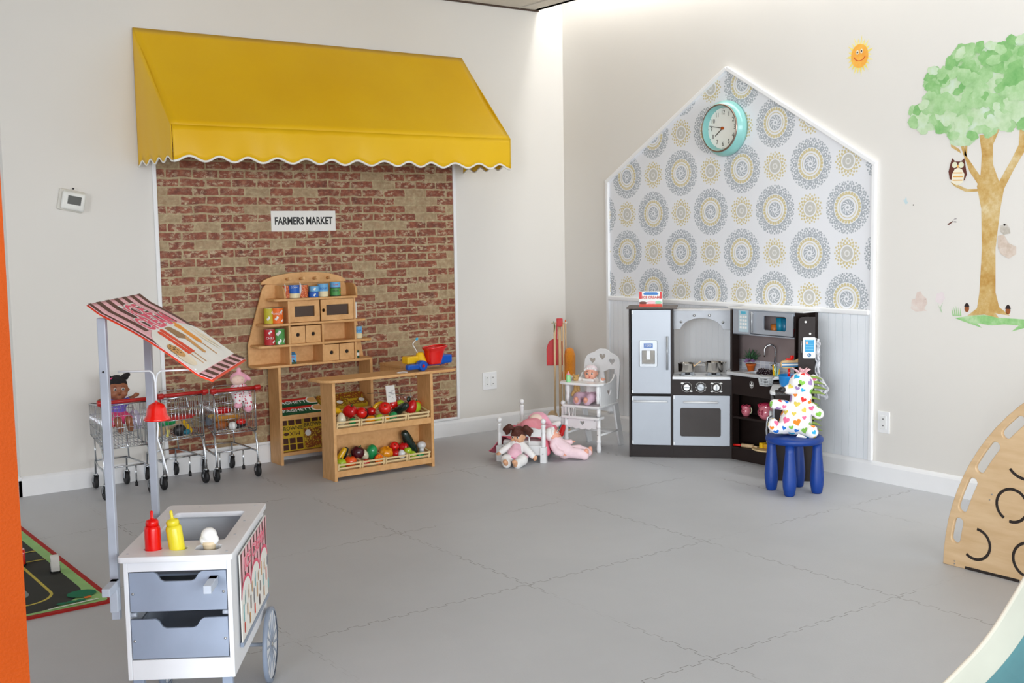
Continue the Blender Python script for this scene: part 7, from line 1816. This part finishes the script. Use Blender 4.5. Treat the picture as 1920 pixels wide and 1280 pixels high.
b = MB(t); b.prism([pq(.000, .304, -.086), pq(.045, .300, -.098), pq(.050, .303, -.100), pq(.012, .318, -.080)], (0, 0, .002)); b.build('care_tag', LW, t)

# ================================================================== PLYWOOD ARCH AND SOFT PLAY RING at the right
g = NG('birch_plywood', 0.5); f_ = g.noise(9, 4, stretch=(1, .5, 3), rough=.6)
PLY = g.color(g.ramp(f_, (0.3, rgb(196, 162, 120)), (0.7, rgb(212, 182, 142))))
t = thing('climbing_arch', 'half-round plywood climbing arch panel with slots and grooves at the right edge', 'climbing arch', (-1.07, -4.706, 0))
Rr = .92
outer = [(Rr * math.cos(R_(a)), Rr * math.sin(R_(a))) for a in range(0, 181, 4)]
outer += [(-.60, 0), (-.58, .012), (-.02, .012), (.0, .012), (.58, .012), (.60, 0)]
holes = []
for sgn in (1, -1):
    for (a0, a1) in ((6.3, 13.6), (15.2, 25.6), (27.4, 37.6), (39.6, 47.6), (50, 60), (62, 72), (74, 84)):
        if sgn < 0 and False: continue
        ri, ro = .853, .893; w = 1.4; h_ = []
        for k_ in range(7): a = R_(a0 + w + (a1 - a0 - 2 * w) * k_ / 6); h_.append((ro * math.cos(a), ro * math.sin(a)))
        rm = (ri + ro) / 2; hw = (ro - ri) / 2
        for k_ in range(1, 6): an = R_(k_ * 30); a = R_(a1 - w); h_.append(((rm + hw * math.cos(an)) * math.cos(a) - hw * math.sin(an) * math.sin(a), (rm + hw * math.cos(an)) * math.sin(a) + hw * math.sin(an) * math.cos(a)))
        for k_ in range(7): a = R_(a1 - w - (a1 - a0 - 2 * w) * k_ / 6); h_.append((ri * math.cos(a), ri * math.sin(a)))
        for k_ in range(1, 6): an = R_(k_ * 30); a = R_(a0 + w); h_.append(((rm - hw * math.cos(an)) * math.cos(a) + hw * math.sin(an) * math.sin(a), (rm - hw * math.cos(an)) * math.sin(a) - hw * math.sin(an) * math.cos(a)))
        holes.append([(sgn * p[0], p[1]) for p in h_])
AM = Matrix(((0, 0, 1, 0), (1, 0, 0, 0), (0, 1, 0, 0), (0, 0, 0, 1)))
cutout('arch_panel', outer, holes, .018, PLY, t, AM, .0025)
GRV = mat('groove_black', rgb(36, 26, 20), 0.8)
def groove(cy_, cz_, r_, a0, a1):
    pts = [(-.0095, cy_ + 4.706 + r_ * math.cos(R_(a0 + (a1 - a0) * i / 20)), cz_ + r_ * math.sin(R_(a0 + (a1 - a0) * i / 20))) for i in range(21)]
    b = MB(); b.tube(pts, .0058, 8); b.M = Matrix(); o_ = b.build('groove', GRV, t); o_.data.transform(Matrix.Translation((-.0095, 0, 0)) @ Matrix.Diagonal((.25, 1, 1, 1)) @ Matrix.Translation((.0095, 0, 0)))
groove(-3.929, .112, .062, 95, 308); groove(-4.077, .297, .063, -60, 200); groove(-4.077, .295, .063, 212, 278)
groove(-4.130, .490, .082, -38, -140); groove(-4.155, .097, .067, 72, -72); groove(-4.33, .30, .07, 0, 250); groove(-4.40, .60, .08, 0, 250); groove(-4.60, .20, .08, 30, 300)
b = MB(); b.bb(-.0098, -.0088, .590, .820, .000, .012); b.build('base_gap', GRV, t)
for (y_, z_) in ((.867, .022), (.867, .011), (.722, .302), (.712, .325)): MB().cyl((-.009, y_, z_), (-.0105, y_, z_), .003, n=10).build('screw', STEEL, t)

t = thing('toy_slide', 'cream-edged teal toddler slide at the bottom right corner of the photo', 'slide')
so, sr, sn = V((-4.0335, -4.8660, 0)), V((.80809, -.58906, 0)), V((.58906, .80809, 0))
t.matrix_basis = Tr(so.x + sr.x * .6, so.y + sr.y * .6, 0)
def spline(P, n=5):
    out = []
    for i in range(len(P) - 1):
        p0, p1, p2, p3 = P[max(i - 1, 0)], P[i], P[i + 1], P[min(i + 2, len(P) - 1)]
        for k in range(n):
            q = k / n; out.append(tuple(.5 * (2 * p1[j] + (p2[j] - p0[j]) * q + (2 * p0[j] - 5 * p1[j] + 4 * p2[j] - p3[j]) * q * q + (3 * p1[j] - p0[j] - 3 * p2[j] + p3[j]) * q ** 3) for j in (0, 1)))
    return out + [P[-1]]
top_ = [(-.35, .030), (-.18, .045), (.02, .090), (.20, .165), (.38, .275), (.54, .395), (.66, .500), (.746, .586), (.776, .618), (.807, .650), (.835, .692), (.860, .736), (.875, .761), (.930, .865), (.985, .985), (1.04, 1.09), (1.12, 1.14)]
top_ = spline([(-.35, .030), (-.18, .045), (.02, .090), (.20, .165), (.38, .275), (.54, .395), (.66, .500), (.752, .592), (.816, .664), (.868, .750), (.930, .865), (.985, .985), (1.04, 1.09), (1.12, 1.14)])
low_ = []
for i, p in enumerate(top_):
    a_ = top_[max(i - 1, 0)]; c_4 = top_[min(i + 1, len(top_) - 1)]; d_ = V((c_4[0] - a_[0], c_4[1] - a_[1], 0)).normalized()
    w_ = .060 if i < 36 else .056
    low_.append((p[0] + d_.y * w_, max(p[1] - d_.x * w_, 0.0)))
def sp(p, d): return so + sr * p[0] + V((0, 0, p[1])) + sn * d
N_ = len(top_)
vs_ = [sp(p, 0) for p in top_] + [sp(p, 0) for p in low_[::-1]]
b = MB(t); b.prism(vs_, sn * .010); b.build('side_rail', mat('cream_vinyl', rgb(206, 202, 186), 0.45, noise=.05, nscale=5), t, bevel=.008, seg=3)
b = MB(t); b.prism([v_ - sn * .45 for v_ in vs_], -sn * .02); b.build('side_rail', MATS['cream_vinyl'], t, bevel=.008, seg=3)
TEALM = mat('teal_plastic', rgb(84, 146, 158), 0.5, noise=.03)
b = MB(t)
for i in range(N_ - 1): b.add([sp(low_[i], 0), sp(low_[i + 1], 0), sp(low_[i + 1], -.45), sp(low_[i], -.45)], [(0, 1, 2, 3)])
b.build('slide_bed', TEALM, t, solid=.008)
b = MB(t); b.prism([sp(p, .004) for p in low_] + [sp((1.18, 0.0), .004), sp((-.25, 0.0), .004)], sn * .02); b.build('side_panel', TEALM, t)
